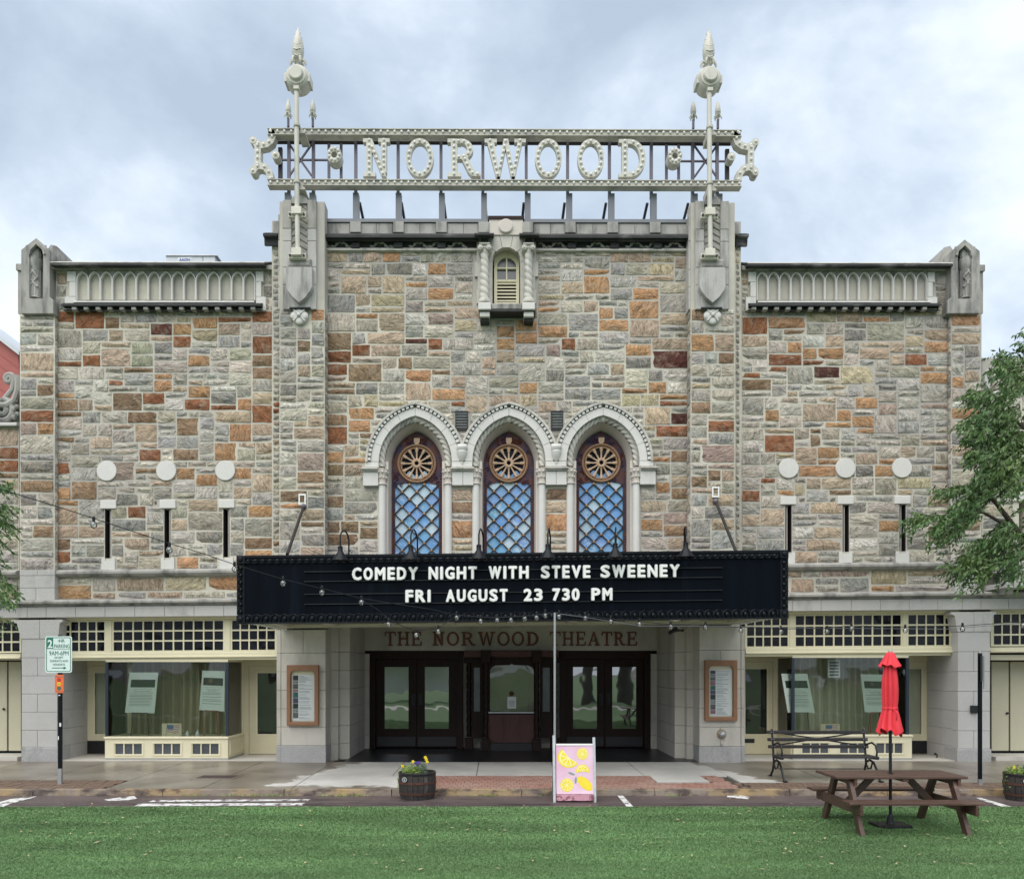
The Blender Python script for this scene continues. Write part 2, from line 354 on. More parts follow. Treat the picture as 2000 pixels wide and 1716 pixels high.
M['curtain_grey'] = mat('pale_curtain', (.52, .51, .40), .85, var=.15, vs=2, stretch=(4, 4, .6))
M['inside'] = mat('dark_interior', (.035, .032, .028), .9, var=.2)
M['pink'] = mat('pink_board', (.72, .42, .58), .6, var=.12, vs=3.2, tint=((.78, .60, .72), 1.4))
M['pink_edge'] = mat('scuffed_pink_edge', (.55, .28, .36), .7, var=.2, stain=((.18, .07, .08), (9, 9, 16), .5, .6))
M['lemon'] = mat('lemon_print', (.85, .68, .04), .6, var=.1, vs=12)
M['lemon_pale'] = mat('lemon_pith', (.90, .86, .42), .6)
M['sage'] = mat('sage_leaf_print', (.22, .33, .26), .6)
M['hatch'] = mat('rusty_hatch', (.075, .05, .05), .6, .3, var=.3, vs=8, bump=.3)
M['louver'] = mat('maroon_louver_gap', (.04, .012, .016), .6)
M['leaf_dead'] = mat('fallen_leaf', (.44, .36, .20), .7, var=.5, vs=1.5)
M['brass'] = mat('brass_fitting', (.42, .34, .25), .35, .7, var=.1)

def glass_mat(name, tint, boost=1.0, rough=.02):
    m = bpy.data.materials.new(name); m.use_nodes = True; t = m.node_tree; t.nodes.clear(); n = t.nodes.new; l = t.links.new
    o = n('ShaderNodeOutputMaterial'); mi = n('ShaderNodeMixShader'); tr = n('ShaderNodeBsdfTransparent'); gl = n('ShaderNodeBsdfGlossy')
    tr.inputs[0].default_value = (*tint, 1); gl.inputs['Roughness'].default_value = rough
    lw = n('ShaderNodeFresnel'); lw.inputs[0].default_value = 1.5; k = n('ShaderNodeMath'); k.operation = 'MULTIPLY'; k.inputs[1].default_value = boost; k.use_clamp = True
    g = n('ShaderNodeNewGeometry'); nz = n('ShaderNodeTexNoise'); nz.inputs['Scale'].default_value = 1.6; nz.inputs['Detail'].default_value = 1; l(g.outputs['Position'], nz.inputs['Vector'])
    bp = n('ShaderNodeBump'); bp.inputs['Strength'].default_value = .03; bp.inputs['Distance'].default_value = .3; l(nz.outputs[0], bp.inputs['Height'])
    l(bp.outputs[0], gl.inputs['Normal'])
    l(lw.outputs[0], k.inputs[0]); l(k.outputs[0], mi.inputs[0]); l(tr.outputs[0], mi.inputs[1]); l(gl.outputs[0], mi.inputs[2]); l(mi.outputs[0], o.inputs[0])
    return m
M['glass'] = glass_mat('shop_glass', (.95, .97, .95), 1.25)
M['case_glass'] = glass_mat('case_glass', (.99, .99, .99), .35)
def dark_glass(name, col, rough=.06, ior=1.6, bump=.05, coat=0):
    m = mat(name, col, rough, var=.3, vs=1.5, spec=.5); b = m.node_tree.nodes['Principled BSDF']; b.inputs['IOR'].default_value = ior
    b.inputs['Coat Weight'].default_value = coat
    t = m.node_tree; n = t.nodes.new; l = t.links.new
    g = n('ShaderNodeNewGeometry'); nz = n('ShaderNodeTexNoise'); nz.inputs['Scale'].default_value = 2.2; nz.inputs['Detail'].default_value = 1; l(g.outputs['Position'], nz.inputs['Vector'])
    bp = n('ShaderNodeBump'); bp.inputs['Strength'].default_value = bump; bp.inputs['Distance'].default_value = .3; l(nz.outputs[0], bp.inputs['Height']); l(bp.outputs[0], b.inputs['Normal'])
    return m
M['pane'] = dark_glass('dark_pane', (.006, .007, .010), ior=1.33)
M['niche'] = mat('shaded_niche_stone', (.36, .335, .31), .9, var=.1, vs=2, stain=((.22, .215, .21), (2, 2, .8), .5, .75))  # shade of niches and recessed rings put into a darker stone colour
M['rim'] = mat('brown_terracotta_rim', (.33, .20, .12), .7, var=.2, vs=7, bump=.15, bs=40)
M['pane_grey'] = dark_glass('grey_pane', (.075, .085, .10), .25)
M['mirror'] = dark_glass('reflecting_door_glass', (.03, .04, .035), .02, ior=3.6, bump=.007)
# blue glass with whitish patches: colour from each pane's own object colour
m = dark_glass('mottled_blue_glass', (.2, .4, .7), .12, 1.5, .05); t = m.node_tree; b = t.nodes['Principled BSDF']
oi = t.nodes.new('ShaderNodeObjectInfo'); g = t.nodes.new('ShaderNodeNewGeometry'); nz = t.nodes.new('ShaderNodeTexNoise'); nz.inputs['Scale'].default_value = 7; nz.inputs['Detail'].default_value = 5; nz.inputs['Distortion'].default_value = 1.5
ad = t.nodes.new('ShaderNodeVectorMath'); ad.operation = 'ADD'; t.links.new(g.outputs['Position'], ad.inputs[0]); t.links.new(oi.outputs['Location'], ad.inputs[1]); t.links.new(ad.outputs[0], nz.inputs['Vector'])
rr = t.nodes.new('ShaderNodeMapRange'); rr.inputs[1].default_value = .42; rr.inputs[2].default_value = .68; t.links.new(nz.outputs[0], rr.inputs[0])
ml = t.nodes.new('ShaderNodeMath'); ml.operation = 'MULTIPLY'; t.links.new(rr.outputs[0], ml.inputs[0]); t.links.new(oi.outputs['Alpha'], ml.inputs[1])
c_ = t.nodes.new('ShaderNodeMix'); c_.data_type = 'RGBA'; t.links.new(ml.outputs[0], c_.inputs[0]); t.links.new(oi.outputs['Color'], c_.inputs[6]); c_.inputs[7].default_value = (.62, .74, .82, 1)
t.links.new(c_.outputs[2], b.inputs['Base Color']); M['blue'] = m

# ---------------------------------------------------------------- rock-faced stones
def stone_template(aw, ah, seed, rough=.05):   # unit size in x,z; chiselled face towards -y
    r = random.Random(seed); nx = 5 if aw > 5 else 4; nz_ = 4 if ah > 1 else 3
    v = []; f = []
    w_, h_ = aw * .1, ah * .14
    ex, ez = .016 / w_, .016 / h_
    tilt = r.uniform(-.012, .012); tz = r.uniform(-.010, .012)
    for j in range(nz_):
        for i in range(nx):
            u, q = i / (nx - 1), j / (nz_ - 1); edge = i in (0, nx - 1) or j in (0, nz_ - 1)
            x, z = -.5 + u, -.5 + q
            if edge: x *= (1 - 2 * ex); z *= (1 - 2 * ez); d = r.uniform(.005, .016)
            else: x += r.uniform(-.07, .07); z += r.uniform(-.08, .08); d = .020 + r.random() * rough
            if edge:
                if i in (0, nx - 1): x += r.uniform(-.5, .5) * ex
                if j in (0, nz_ - 1): z += r.uniform(-.5, .5) * ez
            v.append((x, -d + tilt * (u - .5) * 2 + tz * (q - .5), z))
    for j in range(nz_ - 1):
        for i in range(nx - 1):
            a = j * nx + i; b_, c, d = a + 1, a + nx + 1, a + nx
            f += [(a, b_, c), (a, c, d)] if r.random() < .5 else [(a, b_, d), (b_, c, d)]
    ring = [i for i in range(nx)] + [j * nx + nx - 1 for j in range(1, nz_)] + [(nz_ - 1) * nx + i for i in range(nx - 2, -1, -1)] + [j * nx for j in range(nz_ - 2, 0, -1)]
    b0 = len(v)
    for k in ring: v.append((v[k][0] * (1 + 1.3 * ex), .03, v[k][2] * (1 + 1.3 * ez)))
    m_ = len(ring)
    for k in range(m_): f.append((ring[k], b0 + k, b0 + (k + 1) % m_, ring[(k + 1) % m_]))
    return v, f
_T = {}
def stone_mesh(aw, ah, var):
    k = (aw, ah, var)
    if k not in _T:
        v, f = stone_template(aw, ah, aw * 131 + ah * 17 + var, (.012, .03, .018, .04, .010, .024)[var])
        me = bpy.data.meshes.new('stone'); me.from_pydata(v, [], f); me.materials.append(M['stone']); _T[k] = me
    return _T[k]
TONES = {'t': (.49, .385, .285), 'o': (.48, .28, .15), 'r': (.29, .125, .065), 'b': (.28, .19, .12), 'd': (.11, .045, .035), 'y': (.50, .43, .29), 'p': (.40, .31, .265), 'g': (.40, .41, .30)}
GREY = [(0.44, 0.414, 0.364), (0.369, 0.355, 0.33), (0.512, 0.478, 0.414), (0.411, 0.402, 0.381), (0.405, 0.379, 0.302), (0.512, 0.454, 0.392), (0.595, 0.548, 0.459), (0.297, 0.28, 0.246), (0.619, 0.588, 0.526), (0.327, 0.32, 0.302), (0.488, 0.443, 0.358), (0.464, 0.437, 0.398)]
WGT = [5, 4, 5, 3, 3, 3, 2, 2, 2, 2, 4, 4]
HOTRAW = [
 (0, 420, 3.571, "430 430 t;560 705 r;420 735 r;710 710 y;555 750 t;1285 765 o;1410 785 o;885 758 t;1093 795 d;1595 720 r;1860 700 r;850 885 t;1380 850 y;1215 880 r;1870 925 r;1660 810 t;1000 975 g;1640 975 g;730 1020 t;1420 1000 o;570 1050 r;1390 1043 b;1765 1055 b;945 1085 b;1130 1145 o;850 1187 r;1405 1180 t;450 1250 o;610 1295 t;1010 1285 r;1230 1225 t;1345 1248 o;1665 1310 o;1385 1345 r;1525 1328 r;1835 1345 r;1890 1265 t;480 1370 b;800 1345 b;1075 1385 b;1600 1390 t;905 1408 o;940 1465 t;1325 1430 b;1250 1515 r;1700 1528 o;1790 1505 t;455 1558 b;730 1605 t;975 1635 r;1535 1625 o;1265 1675 b;1860 1590 t;1600 1690 t;220 1090 t;340 1230 b;215 1415 r;290 1495 o;180 1510 p;285 985 y;80 1500 t;30 1580 b;80 1690 r"),
 (0, 860, 3.571, "490 215 r;910 210 p;1060 285 t;1290 260 o;1320 200 t;1460 275 o;1720 210 o;435 340 o;570 300 b;495 430 o;1320 430 t;1735 400 t;1830 470 o;1005 525 r;480 605 t;430 695 b;915 675 t;490 795 r;1120 775 t;1260 828 o;1870 700 b;1840 770 o;1760 680 t;485 1055 o;1190 970 y;1600 970 o;1170 1050 t;1410 985 p;900 1030 t;80 140 r;100 200 b;60 290 y;340 350 b;670 395 b;640 620 t"),
 (1440, 440, 3.571, "40 375 t;220 655 o;145 728 r;770 640 t;1055 675 o;435 760 b;1280 782 y;190 815 t;357 843 o;640 805 t;875 860 t;560 885 o;1070 895 t;1420 885 o;455 960 r;600 978 d;1230 940 r;240 998 r;1325 1020 o;45 1045 r;680 1058 b;625 1130 t;390 1170 t;75 1140 b;680 1215 t;860 1230 o;495 1250 t;1050 1250 p;215 1305 o;780 1295 o;1405 1275 p;665 1375 o;870 1410 o;575 1455 b;385 1475 r;1550 685 o;1655 685 t;1640 755 t;1535 1090 o;1650 1070 t;1560 1340 o;880 1070 y;330 1230 p;1450 1100 b"),
 (1440, 860, 3.571, "665 85 o;855 90 t;1150 55 t;1315 20 t;625 170 o;1055 145 o;165 270 r;1010 220 o;275 350 o;110 400 r;560 320 t;720 355 b;1135 340 y;1435 185 b;115 570 t;275 555 t;1005 568 o;1375 635 t;550 683 t;460 820 t;445 935 t;645 920 p;1090 935 y;1000 1010 o;395 1010 t;1640 70 t;1630 597 t;1780 200 b;410 115 t"),
 (530, 470, 4.255, "470 95 t;550 60 t;790 75 t;970 165 o;1425 225 o;640 285 t;1210 380 o;1070 400 t;760 400 t;785 460 t;1500 460 o;830 545 y;1520 545 t;715 640 o;1095 700 t;1455 655 p;375 600 o;370 665 b;495 820 b;320 850 b;1160 835 d;1305 865 r;760 960 r;535 1015 r;1895 810 o;1410 960 t;950 930 t;1805 1010 t;1830 1070 t;705 1035 b;1065 1035 b;1420 1075 b;685 1100 y;1135 1145 o;300 1080 t;545 1240 b;660 1205 t;1185 1225 t;1580 1190 t;1475 1275 o;1690 1290 t;1870 1305 t;640 1160 p;860 1290 y;1575 1360 r;930 1370 y;1280 1110 t"),
 (980, 470, 4.255, "350 320 t;320 455 y;355 565 o;860 290 o;710 325 o;1240 500 o;875 565 o;750 540 t;1185 615 p;1385 670 t;435 710 o;270 760 o;960 690 o;40 810 o;385 870 p;565 825 r;1205 865 o;1370 845 t;1495 825 t;1245 935 d;450 945 r;80 950 t;275 975 y;960 1085 t;280 1195 o;1110 1250 o;1305 1230 o;1370 1320 o;1510 1345 r;1210 1340 y;450 1360 t;1060 1345 y;150 1285 y;1380 170 y;1500 190 t;1460 80 t;1280 230 y;1810 790 t;1700 910 o;1800 1015 b;1660 1210 y;570 435 t;740 420 p;950 105 t;1605 600 b"),
 (530, 790, 5.535, "905 130 o;750 170 b;645 205 b;1015 250 o;700 340 r;930 510 t;660 575 o;850 610 o;725 740 b;920 760 t;740 1060 b;1075 900 o;820 1240 t;750 1340 b;1030 1280 t;450 610 p;340 730 b;400 785 t;450 880 t;145 965 b;210 1095 o;410 1320 b;645 1520 b;270 250 t;410 215 t;870 290 p;410 1150 t;500 1550 t;20 30 r;20 230 p;20 420 t;25 1480 b"),
 (1220, 790, 5.535, "360 80 t;280 210 b;390 340 r;460 590 o;455 840 o;570 1015 b;330 1250 o;605 1310 b;480 1430 t;520 115 d;650 155 t;955 225 r;860 400 t;1085 635 p;900 800 b;1040 800 t;1040 1280 t;855 950 t;630 560 b;560 1215 p;1050 1060 t;650 880 t;1265 1000 r"),
 (882, 945, 1, "22 25 t;10 40 b;22 75 o;10 110 t;205 25 b;225 70 o;205 100 t;225 40 t;30 120 y")]
HOT = []
for ox, oy, k, s_ in HOTRAW:
    for q in s_.split(';'):
        a, b_, c = q.split(); px, py = ox + float(a) / k, oy + float(b_) / k
        HOT.append((px, py - lean(py) * (px - 1000) / 1000, c))
def ashlar(x0, x1, y0, y1, blocked=None, ch=12.2, cw=7.4, seed=1):
    """random snecked ashlar: stones of one to three units high, fitted so that no gap is left"""
    r = random.Random(seed); nc = max(1, round((x1 - x0) / cw)); nr = max(1, round((y1 - y0) / ch)); cw = (x1 - x0) / nc; ch = (y1 - y0) / nr
    g = [[False] * nc for _ in range(nr)]
    if blocked:
        for j in range(nr):
            for i in range(nc):
                if blocked(x0 + (i + .5) * cw, y0 + (j + .5) * ch): g[j][i] = True
    res = []
    for j in range(nr):
        i = 0
        while i < nc:
            if g[j][i]: i += 1; continue
            run = 0
            while i + run < nc and not g[j][i + run] and run < 12: run += 1
            h = r.choices([1, 2, 3], [36, 55, 9])[0]
            w_ = r.choice([4, 4, 5, 5, 6, 6, 7, 8]) if h < 3 else r.choice([6, 7, 8, 9])
            if h == 1: w_ = r.choice([3, 4, 5, 5, 6, 7, 8, 9])
            w_ = min(w_, run)
            if run - w_ in (1, 2, 3): w_ = run if run <= 10 else w_ - 3
            if w_ < 4: h = min(h, 1 if w_ < 3 else 2)
            elif h == 3 and w_ < 6: h = 2
            h = min(h, nr - j)
            while h > 1 and any(g[j + h - 1][i + k] for k in range(w_)): h -= 1
            for a in range(h):
                for k in range(w_): g[j + a][i + k] = True
            res.append((x0 + i * cw, x0 + (i + w_) * cw, y0 + j * ch, y0 + (j + h) * ch, w_, h)); i += w_
    return res
def snap(res, slits, hw=6.4, y0=988, y1=1085):
    """let the stones beside a slit opening run right up to its edge"""
    o = []
    for a, b_, c, d, w_, h in res:
        if d > y0 + 2 and c < y1 - 2:
            for s in slits:
                if abs(b_ - (s - hw)) < 8: b_ = s - hw
                if abs(a - (s + hw)) < 8: a = s + hw
        o.append((a, b_, c, d, w_, h))
    return [q for q in o if q[1] - q[0] > 6]
def lay(owner, root, stones, Y, seed, joint=.0092, plain=False):
    """stones as single objects on `owner` (a part of `root`), past 300 for the root the smaller ones joined as stuff"""
    r = random.Random(seed); items = []
    for a, b_, c, d, w_, h in stones:
        tone = None
        for hx, hy, k in HOT:
            if a - 1 < hx < b_ + 1 and c - 1 < hy < d + 1: tone = TONES[k]; break
        if tone is None:
            tone = r.choices(GREY, WGT)[0]
            if r.random() < (.04 if plain else .10): tone = r.choice([TONES['t'], TONES['b'], TONES['y'], TONES['t']])
        j = r.uniform(.82, 1.16); tone = tuple(min(1, q * j * r.uniform(.97, 1.03)) for q in tone)
        items.append((a, b_, c, d, w_, h, tone, r.randint(0, 5), r.random()))
    return [(owner, root, Y, joint) + it for it in items]
def place_all(root, items):
    items.sort(key=lambda q: -(q[5] - q[4]) * (q[7] - q[6]))
    V, Fc, C = [], [], []
    for n_, (owner, root_, Y, joint, a, b_, c, d, w_, h, tone, var, rn) in enumerate(items):
        xa, xb = X(a, Y), X(b_, Y); mx_ = (a + b_) / 2; za, zb = Z(d, Y, mx_), Z(c, Y, mx_)
        sx, sz = xb - xa - 2 * joint, zb - za - 2 * joint
        if sx < .03 or sz < .03: continue
        if n_ < 300:
            o = bpy.data.objects.new('stone', stone_mesh(w_, h, var)); scene.collection.objects.link(o)
            o.parent = owner; wl = wloc(owner); o.location = ((xa + xb) / 2 - wl.x, Y - wl.y, (za + zb) / 2 - wl.z); o.scale = (sx, 1, sz)
            o.color = (*tone, 1)
        else:
            v, f = stone_template(w_, h, w_ * 131 + h * 17 + var, (.012, .03, .018, .04, .010, .024)[var]); bo = len(V)
            V += [((xa + xb) / 2 + p[0] * sx, Y + p[1], (za + zb) / 2 + p[2] * sz) for p in v]; Fc += [tuple(bo + i for i in q) for q in f]; C += [(*tone, rn)] * len(v)
    if V:
        mb = MB(); mb.v = V; mb.f = Fc; o = mb.build('small_stones', M['stone_v'], root, kind='stuff')
        at = o.data.color_attributes.new('tone', 'FLOAT_COLOR', 'POINT'); at.data.foreach_set('color', [q for c in C for q in c])
    return

def side_stones(root, owner, xs, sgn, Y0, Y1, py0, py1, seed):
    """the returns of buttresses and piers, faced with stones too"""
    r = random.Random(seed); V, Fc, C = [], [], []; z = Z(py1, Y0, 1000); zt = Z(py0, Y0, 1000)
    while z < zt - .05:
        h = min(r.choice([.14, .28, .28, .3]), zt - z); tn = r.choices(GREY, WGT)[0]; bo = len(V); v, f = stone_template(3, 2, r.randint(0, 999), .02)
        for p in v: V.append((xs + sgn * (-p[1]) * .6, (Y0 + Y1) / 2 + p[0] * sgn * (Y1 - Y0 - .02), z + h / 2 + p[2] * (h - .022)))
        Fc += [tuple(bo + i for i in q) for q in f]; C += [(*tn, r.random())] * len(v); z += h
    mb = MB(); mb.v = V; mb.f = Fc; o = mb.build('return_stones', M['stone_v'], owner, kind='stuff')
    at = o.data.color_attributes.new('tone', 'FLOAT_COLOR', 'POINT'); at.data.foreach_set('color', [q for c in C for q in c])
def ashlar_blocks(root, name, x0, x1, ys, Y, depth, m, cuts, seed=0, c=.006, z0=None, holes=None, raw=False):
    """smooth dressed blocks in courses, each block an object; cuts = list of joint positions per course (cycled)"""
    res = []
    for k in range(len(ys) - 1):
        cu = [x0] + [q for q in cuts[k % len(cuts)] if x0 + 4 < q < x1 - 4] + [x1]
        for a, b_ in zip(cu, cu[1:]):
            g_ = .28
            mb = MB(); zz = z0 if (z0 is not None and k == len(ys) - 2) else None
            mb.cpb(a + g_, b_ - g_, ys[k] + g_, ys[k + 1] - (g_ if zz is None else 0), Y, Y + depth, c, z0=zz, raw=raw); res.append(mb.build(name, m, root))
    return res

# pointed arches are struck from two centres 20 px either side of the axis
def arc(cx, cy, R_, off=20, n=10, t0=0., x_lim=None):
    """left springing - apex - right springing"""
    ap = math.acos(off / R_); L_ = []
    for i in range(n + 1):
        a = math.pi - (math.pi - (math.pi - ap)) * i / n
        L_.append((cx + off + R_ * math.cos(a), cy - R_ * math.sin(a)))
    Rr = [(2 * cx - x, y) for x, y in reversed(L_[:-1])]
    return L_ + Rr
YC, YW, YP, YE = 18.55, 18.70, 18.2, 18.56       # centre wall, wing walls, buttresses, end piers

# ================================================================ THEATRE BLOCK
TH = thing('theatre_building', 'tall central theatre block of multicoloured rock-faced stone with three pointed windows', 'building', (.3, 18.6, 0))
wall = MB()
ARC = (811, 994, 1178); AY = 900
holes = []
for cx in ARC: holes.append([(cx - 62, 1112), (cx - 62, 912), (cx - 71, 912)] + arc(cx, AY, 91, n=10) + [(cx + 71, 912), (cx + 62, 912), (cx + 62, 1112)])
nic = [(962, 596), (962, 512)] + [(989 - 27 * math.cos(math.pi * i / 10), 511 - 28 * math.sin(math.pi * i / 10)) for i in range(1, 10)] + [(1016, 512), (1016, 596)]
holes.append(nic)
wall.pp([(531, 1218), (531, 432), (1447, 432), (1447, 1218)], YC, YC + .45, holes)
wall_o = wall.build('stone_wall', M['mortar'], TH)
body = MB(); body.box(X(531, YC), X(1447, YC), YC + .46, 34, 3.5, Z(440, YC)); body.build('rear_walls', M['grey_stone'], TH)
def blk_center(px, py):
    for cx in ARC:
        dx = abs(px - cx)
        if py > AY and dx < 71: return True
        if py <= AY and ((dx + 20) ** 2 + (AY - py) ** 2) < 106 ** 2: return True
        if 909 < py < 948 and dx < 100 and not dx < 0: return True
    if 927 < px < 1050 and py < 604: return True
    if (889 < px < 914 or 1076 < px < 1100) and 801 < py < 840: return True
    return False
items = []
items += lay(wall_o, TH, ashlar(635, 1347, 489, 1112, blk_center, seed=5), YC, 11)
items += lay(wall_o, TH, ashlar(532, 547, 478, 1112, seed=8, cw=8), YC, 12, plain=True)
items += lay(wall_o, TH, ashlar(1436, 1446, 478, 1112, seed=9, cw=8), YC, 13, plain=True)
for (a, b_, sd_) in ((546, 634, 21), (1349, 1435, 22)):
    mb = MB(); mb.pb(a, b_, 395, 1222, YP + .01, YC - .003)
    bo = mb.build('buttress', M['mortar'], TH)
    items += lay(bo, TH, ashlar(a, b_, 603, 1112, lambda px, py, c=(a + b_) / 2: abs(px - c + 2) < 16 and py < 640, seed=sd_, cw=6.6), YP + .01, sd_, plain=True)
    side_stones(TH, bo, X(a, YP), -1, YP + .01, YC, 603, 1112, sd_); side_stones(TH, bo, X(b_, YP), 1, YP + .01, YC, 603, 1112, sd_ + 5)
place_all(TH, items)

# parapet: long coping blocks, square merlons
pb_ = M['grey_stone']
ashlar_blocks(TH, 'parapet_block', 634, 955, [436, 458], YC - .06, .3, pb_, [[683, 704, 735, 767, 789, 820, 852, 874, 905, 934]])
ashlar_blocks(TH, 'parapet_block', 1022, 1347, [436, 458], YC - .06, .3, pb_, [[1042, 1075, 1104, 1126, 1158, 1187, 1209, 1240, 1270, 1291]])
for x in (694, 778, 862, 945, 1031, 1114, 1197, 1280):
    MB().cpb(x - 10.5, x + 10.5, 433, 454, YC - .13, YC - .06, .01).build('merlon', M['grey_stone'], TH)
mb = MB(); mb.pb(630, 953, 427.5, 434, YC - .09, YC + .5); mb.pb(1024, 1350, 427.5, 434, YC - .09, YC + .5); mb.build('coping', M['grey_steel'], TH)
MB().pb(953, 1024, 421.5, 428, YC - .12, YC + .5).build('coping', M['bronze'], TH)
ashlar_blocks(TH, 'parapet_block', 955, 1022, [428, 459], YC - .10, .3, M['lime_pink'], [[]])
mb = MB(); cxy = P(988, 443, YC - .10); mb.lathe([(.155, .0), (.155, -.05), (.14, -.06)], cxy, 28, 'Y'); mb.build('disc', M['lime_pink'], TH, smooth=True)
# soot-blackened cornice with leafy scroll frieze
for a, b_ in ((620, 934), (1043, 1360)):
    MB().mould(a, b_, YC, [(0, 456), (.20, 457), (.27, 459), (.27, 464), (.20, 466), (.20, 469), (.12, 472), (0, 473)]).build('cornice', M['black_stone'], TH)
    MB().mould(a, b_, YC, [(.03, 484.2), (.09, 485), (.09, 489), (.03, 491), (.03, 493), (-.03, 493)]).build('cornice', M['lime'], TH)
    MB().mould(a, b_, YC, [(.02, 472.5), (.02, 484.4), (-.03, 484.4), (-.03, 472.5)]).build('frieze_band', M['black_stone'], TH)
    x = a + 16; k = 0
    mb = MB()
    while x < b_ - 20:
        if (round((x - a) / 21)) % 4 != 0:
            s_ = 1 if k % 2 else -1; pts = []
            for i in range(15):
                t_ = i / 14; pts.append(P(x - 8 + 18 * t_, 478.4 + s_ * 4.3 * math.sin(t_ * math.pi * 1.5 + .4), YC - .045))
            mb.tube(pts, .018, 5); q = P(x + 3, 478.4 - s_ * 1.5, YC - .04); mb.ball(q, .038, 7, 4, (1, .7, 1))
            q = P(x - 5, 478.4 + s_ * 2.5, YC - .04); mb.ball(q, .026, 6, 4, (1.4, .7, .7))
        x += 19; k += 1
    mb.build('frieze_scrolls', M['grey_stone'], TH, smooth=True, kind='stuff')
    for x in range(int(a) + 74, int(b_) - 10, 84): MB().cpb(x - 8, x + 8, 473, 484, YC - .12, YC, .01).build('frieze_block', M['black_stone'], TH)
# tower returns of the cornice at both outer corners
for a, b_, d in ((519, 546, -1), (1435, 1457, 1)):
    MB().mould(a, b_, YC, [(.02, 455), (.22, 456), (.22, 461), (.12, 466), (.10, 480), (.0, 482)]).build('cornice', M['black_stone'], TH)
# buttress heads: ribs, chevrons, shield, rosette, stepped shoulders
def head(c, flip):
    f_ = lambda x: c + (x - 585) * flip
    def bx(a, b_, t_, u, Yf, Yb, m='lime', nm='dressed_block', ch=.01):
        p, q = sorted((f_(a), f_(b_))); return MB().cpb(p, q, t_, u, Yf, Yb, ch).build(nm, M['lime_grey' if m == 'lime' else m], TH)
    for (a, b_, tops, yf) in ((533, 545, [432, 457], YP + .12), (543, 553, [419, 470, 520, 560, 604], YP + .05), (552, 569, [391, 447, 471, 522, 556, 604], YP - .07),
                              (600, 618, [391, 447, 471, 522, 556, 604], YP - .07), (617, 631, [419, 470, 526, 560, 604], YP + .04)):
        for t_, u in zip(tops, tops[1:]): bx(a + .3, b_ - .3, t_ + .25, u - .25, yf, YC, 'grey_stone' if t_ < 440 else 'lime')
    bx(569, 600, 388, 604, YP + .06, YC, 'gran_dark', 'recess_panel')
    pk = [(f_(568.5), 398), (f_(570), 388), (f_(577), 381), (f_(592), 381), (f_(599), 388), (f_(600.5), 398)]
    MB().pp(pk if flip > 0 else pk[::-1], YP - .05, YP + .5).build('gable_cap', M['grey_stone'], TH)
    for k in range(8):                     # chevron courses
        y = 399 + k * 13; mb = MB()
        l_ = [(f_(569.3), y + 5), (f_(585), y - 4), (f_(600 - .3), y + 5), (f_(600 - .3), y + 11), (f_(585), y + 2), (f_(569.3), y + 11)]
        mb.pp(l_ if flip > 0 else l_[::-1], YP - .01 - .004 * k, YP + .07); mb.build('chevron', M['grey_stone'], TH)
    bx(561, 607, 505, 521, YP - .16, YP + .06, 'grey_stone', 'shield_block', .04)
    sh = [(f_(558.5), 521.5), (f_(609.5), 521.5), (f_(609.5), 560), (f_(606), 568), (f_(597), 580), (f_(584), 591), (f_(571), 580), (f_(562), 568), (f_(558.5), 560)]
    MB().pp(sh[::-1] if flip > 0 else sh, YP - .24, YP - .0).build('shield', M['lime_grey'], TH, bevel=.012)
    bx(563, 606, 560, 603, YP - .10, YP + .05, 'lime')
    bx(565, 606, 599, 602.5, YP - .14, YP - .08, 'black_stone', 'drip_mould')
    cx, cy = f_(585.5), 618; q = P(cx, cy, YP - .02)
    mb = MB(); mb.lathe([(.17, .05), (.185, 0), (.17, -.05), (.11, -.03)], q, 20, 'Y')
    for i in range(4):
        a = math.pi / 2 * i
        p0 = (q[0] + .11 * math.cos(a), q[1] - .05, q[2] + .11 * math.sin(a)); mb.ball(p0, .085, 10, 6, (1.05, .45, 1.05))
        a += math.pi / 4; mb.tube([(q[0] + .05 * math.cos(a), q[1] - .09, q[2] + .05 * math.sin(a)), (q[0] + .17 * math.cos(a), q[1] - .07, q[2] + .17 * math.sin(a))], .02, 6)
    mb.ball((q[0], q[1] - .1, q[2]), .045, 10, 6); mb.build('rosette', M['lime_clean'], TH, smooth=True)
head(585, 1); head(1391, -1)

# small round-headed window between twisted columns
su = M['lime']
ring = [(989 - 27.3 * math.cos(math.pi * i / 12), 511 - 28.3 * math.sin(math.pi * i / 12)) for i in range(13)]
for poly in ([(955.5, 459.5), (975.5, 459.5), (980.5, 484.2), ] + [(ring[5][0], ring[5][1]), ring[4], ring[3], (967.5, 490)] + [(958, 484)],
             [(976.3, 459.5), (1001.7, 459.5), (997, 483.4), ring[6], (981.3, 483.4)],
             [(1002.5, 459.5), (1022.5, 459.5), (1020, 484), (1010.5, 490), ring[9], ring[8], ring[7], (997.6, 484.2)]):
    MB().pp(poly[::-1], YC - .07, YC + .05).build('dressed_block', su, TH)
for a, b_ in ((934, 0), (0, 1043)):
    L_ = not b_
    e0 = 934 if L_ else 1044
    for t_, u, x_ in ((459.5, 510.4, 931), (511, 539.5, 927), (540, 565, 933), (565.5, 592, 931)):
        xo = x_
        if t_ < 460:
            poly = [(xo, 459.5), (955, 459.5), (957.5, 484.5), (967, 490.5), (962.6, 500), (961.6, 510.4), (xo, 510.4)]
            if not L_: poly = [(1978 - x, y) for x, y in reversed(poly)]
        if t_ >= 460:
            poly = [(xo, t_), (961.6, t_), (961.6, u), (xo, u)]
            if not L_: poly = [(1978 - x, y) for x, y in reversed(poly)]
        MB().pp(poly[::-1], YC - .066, YC + .05).build('dressed_block', su, TH)
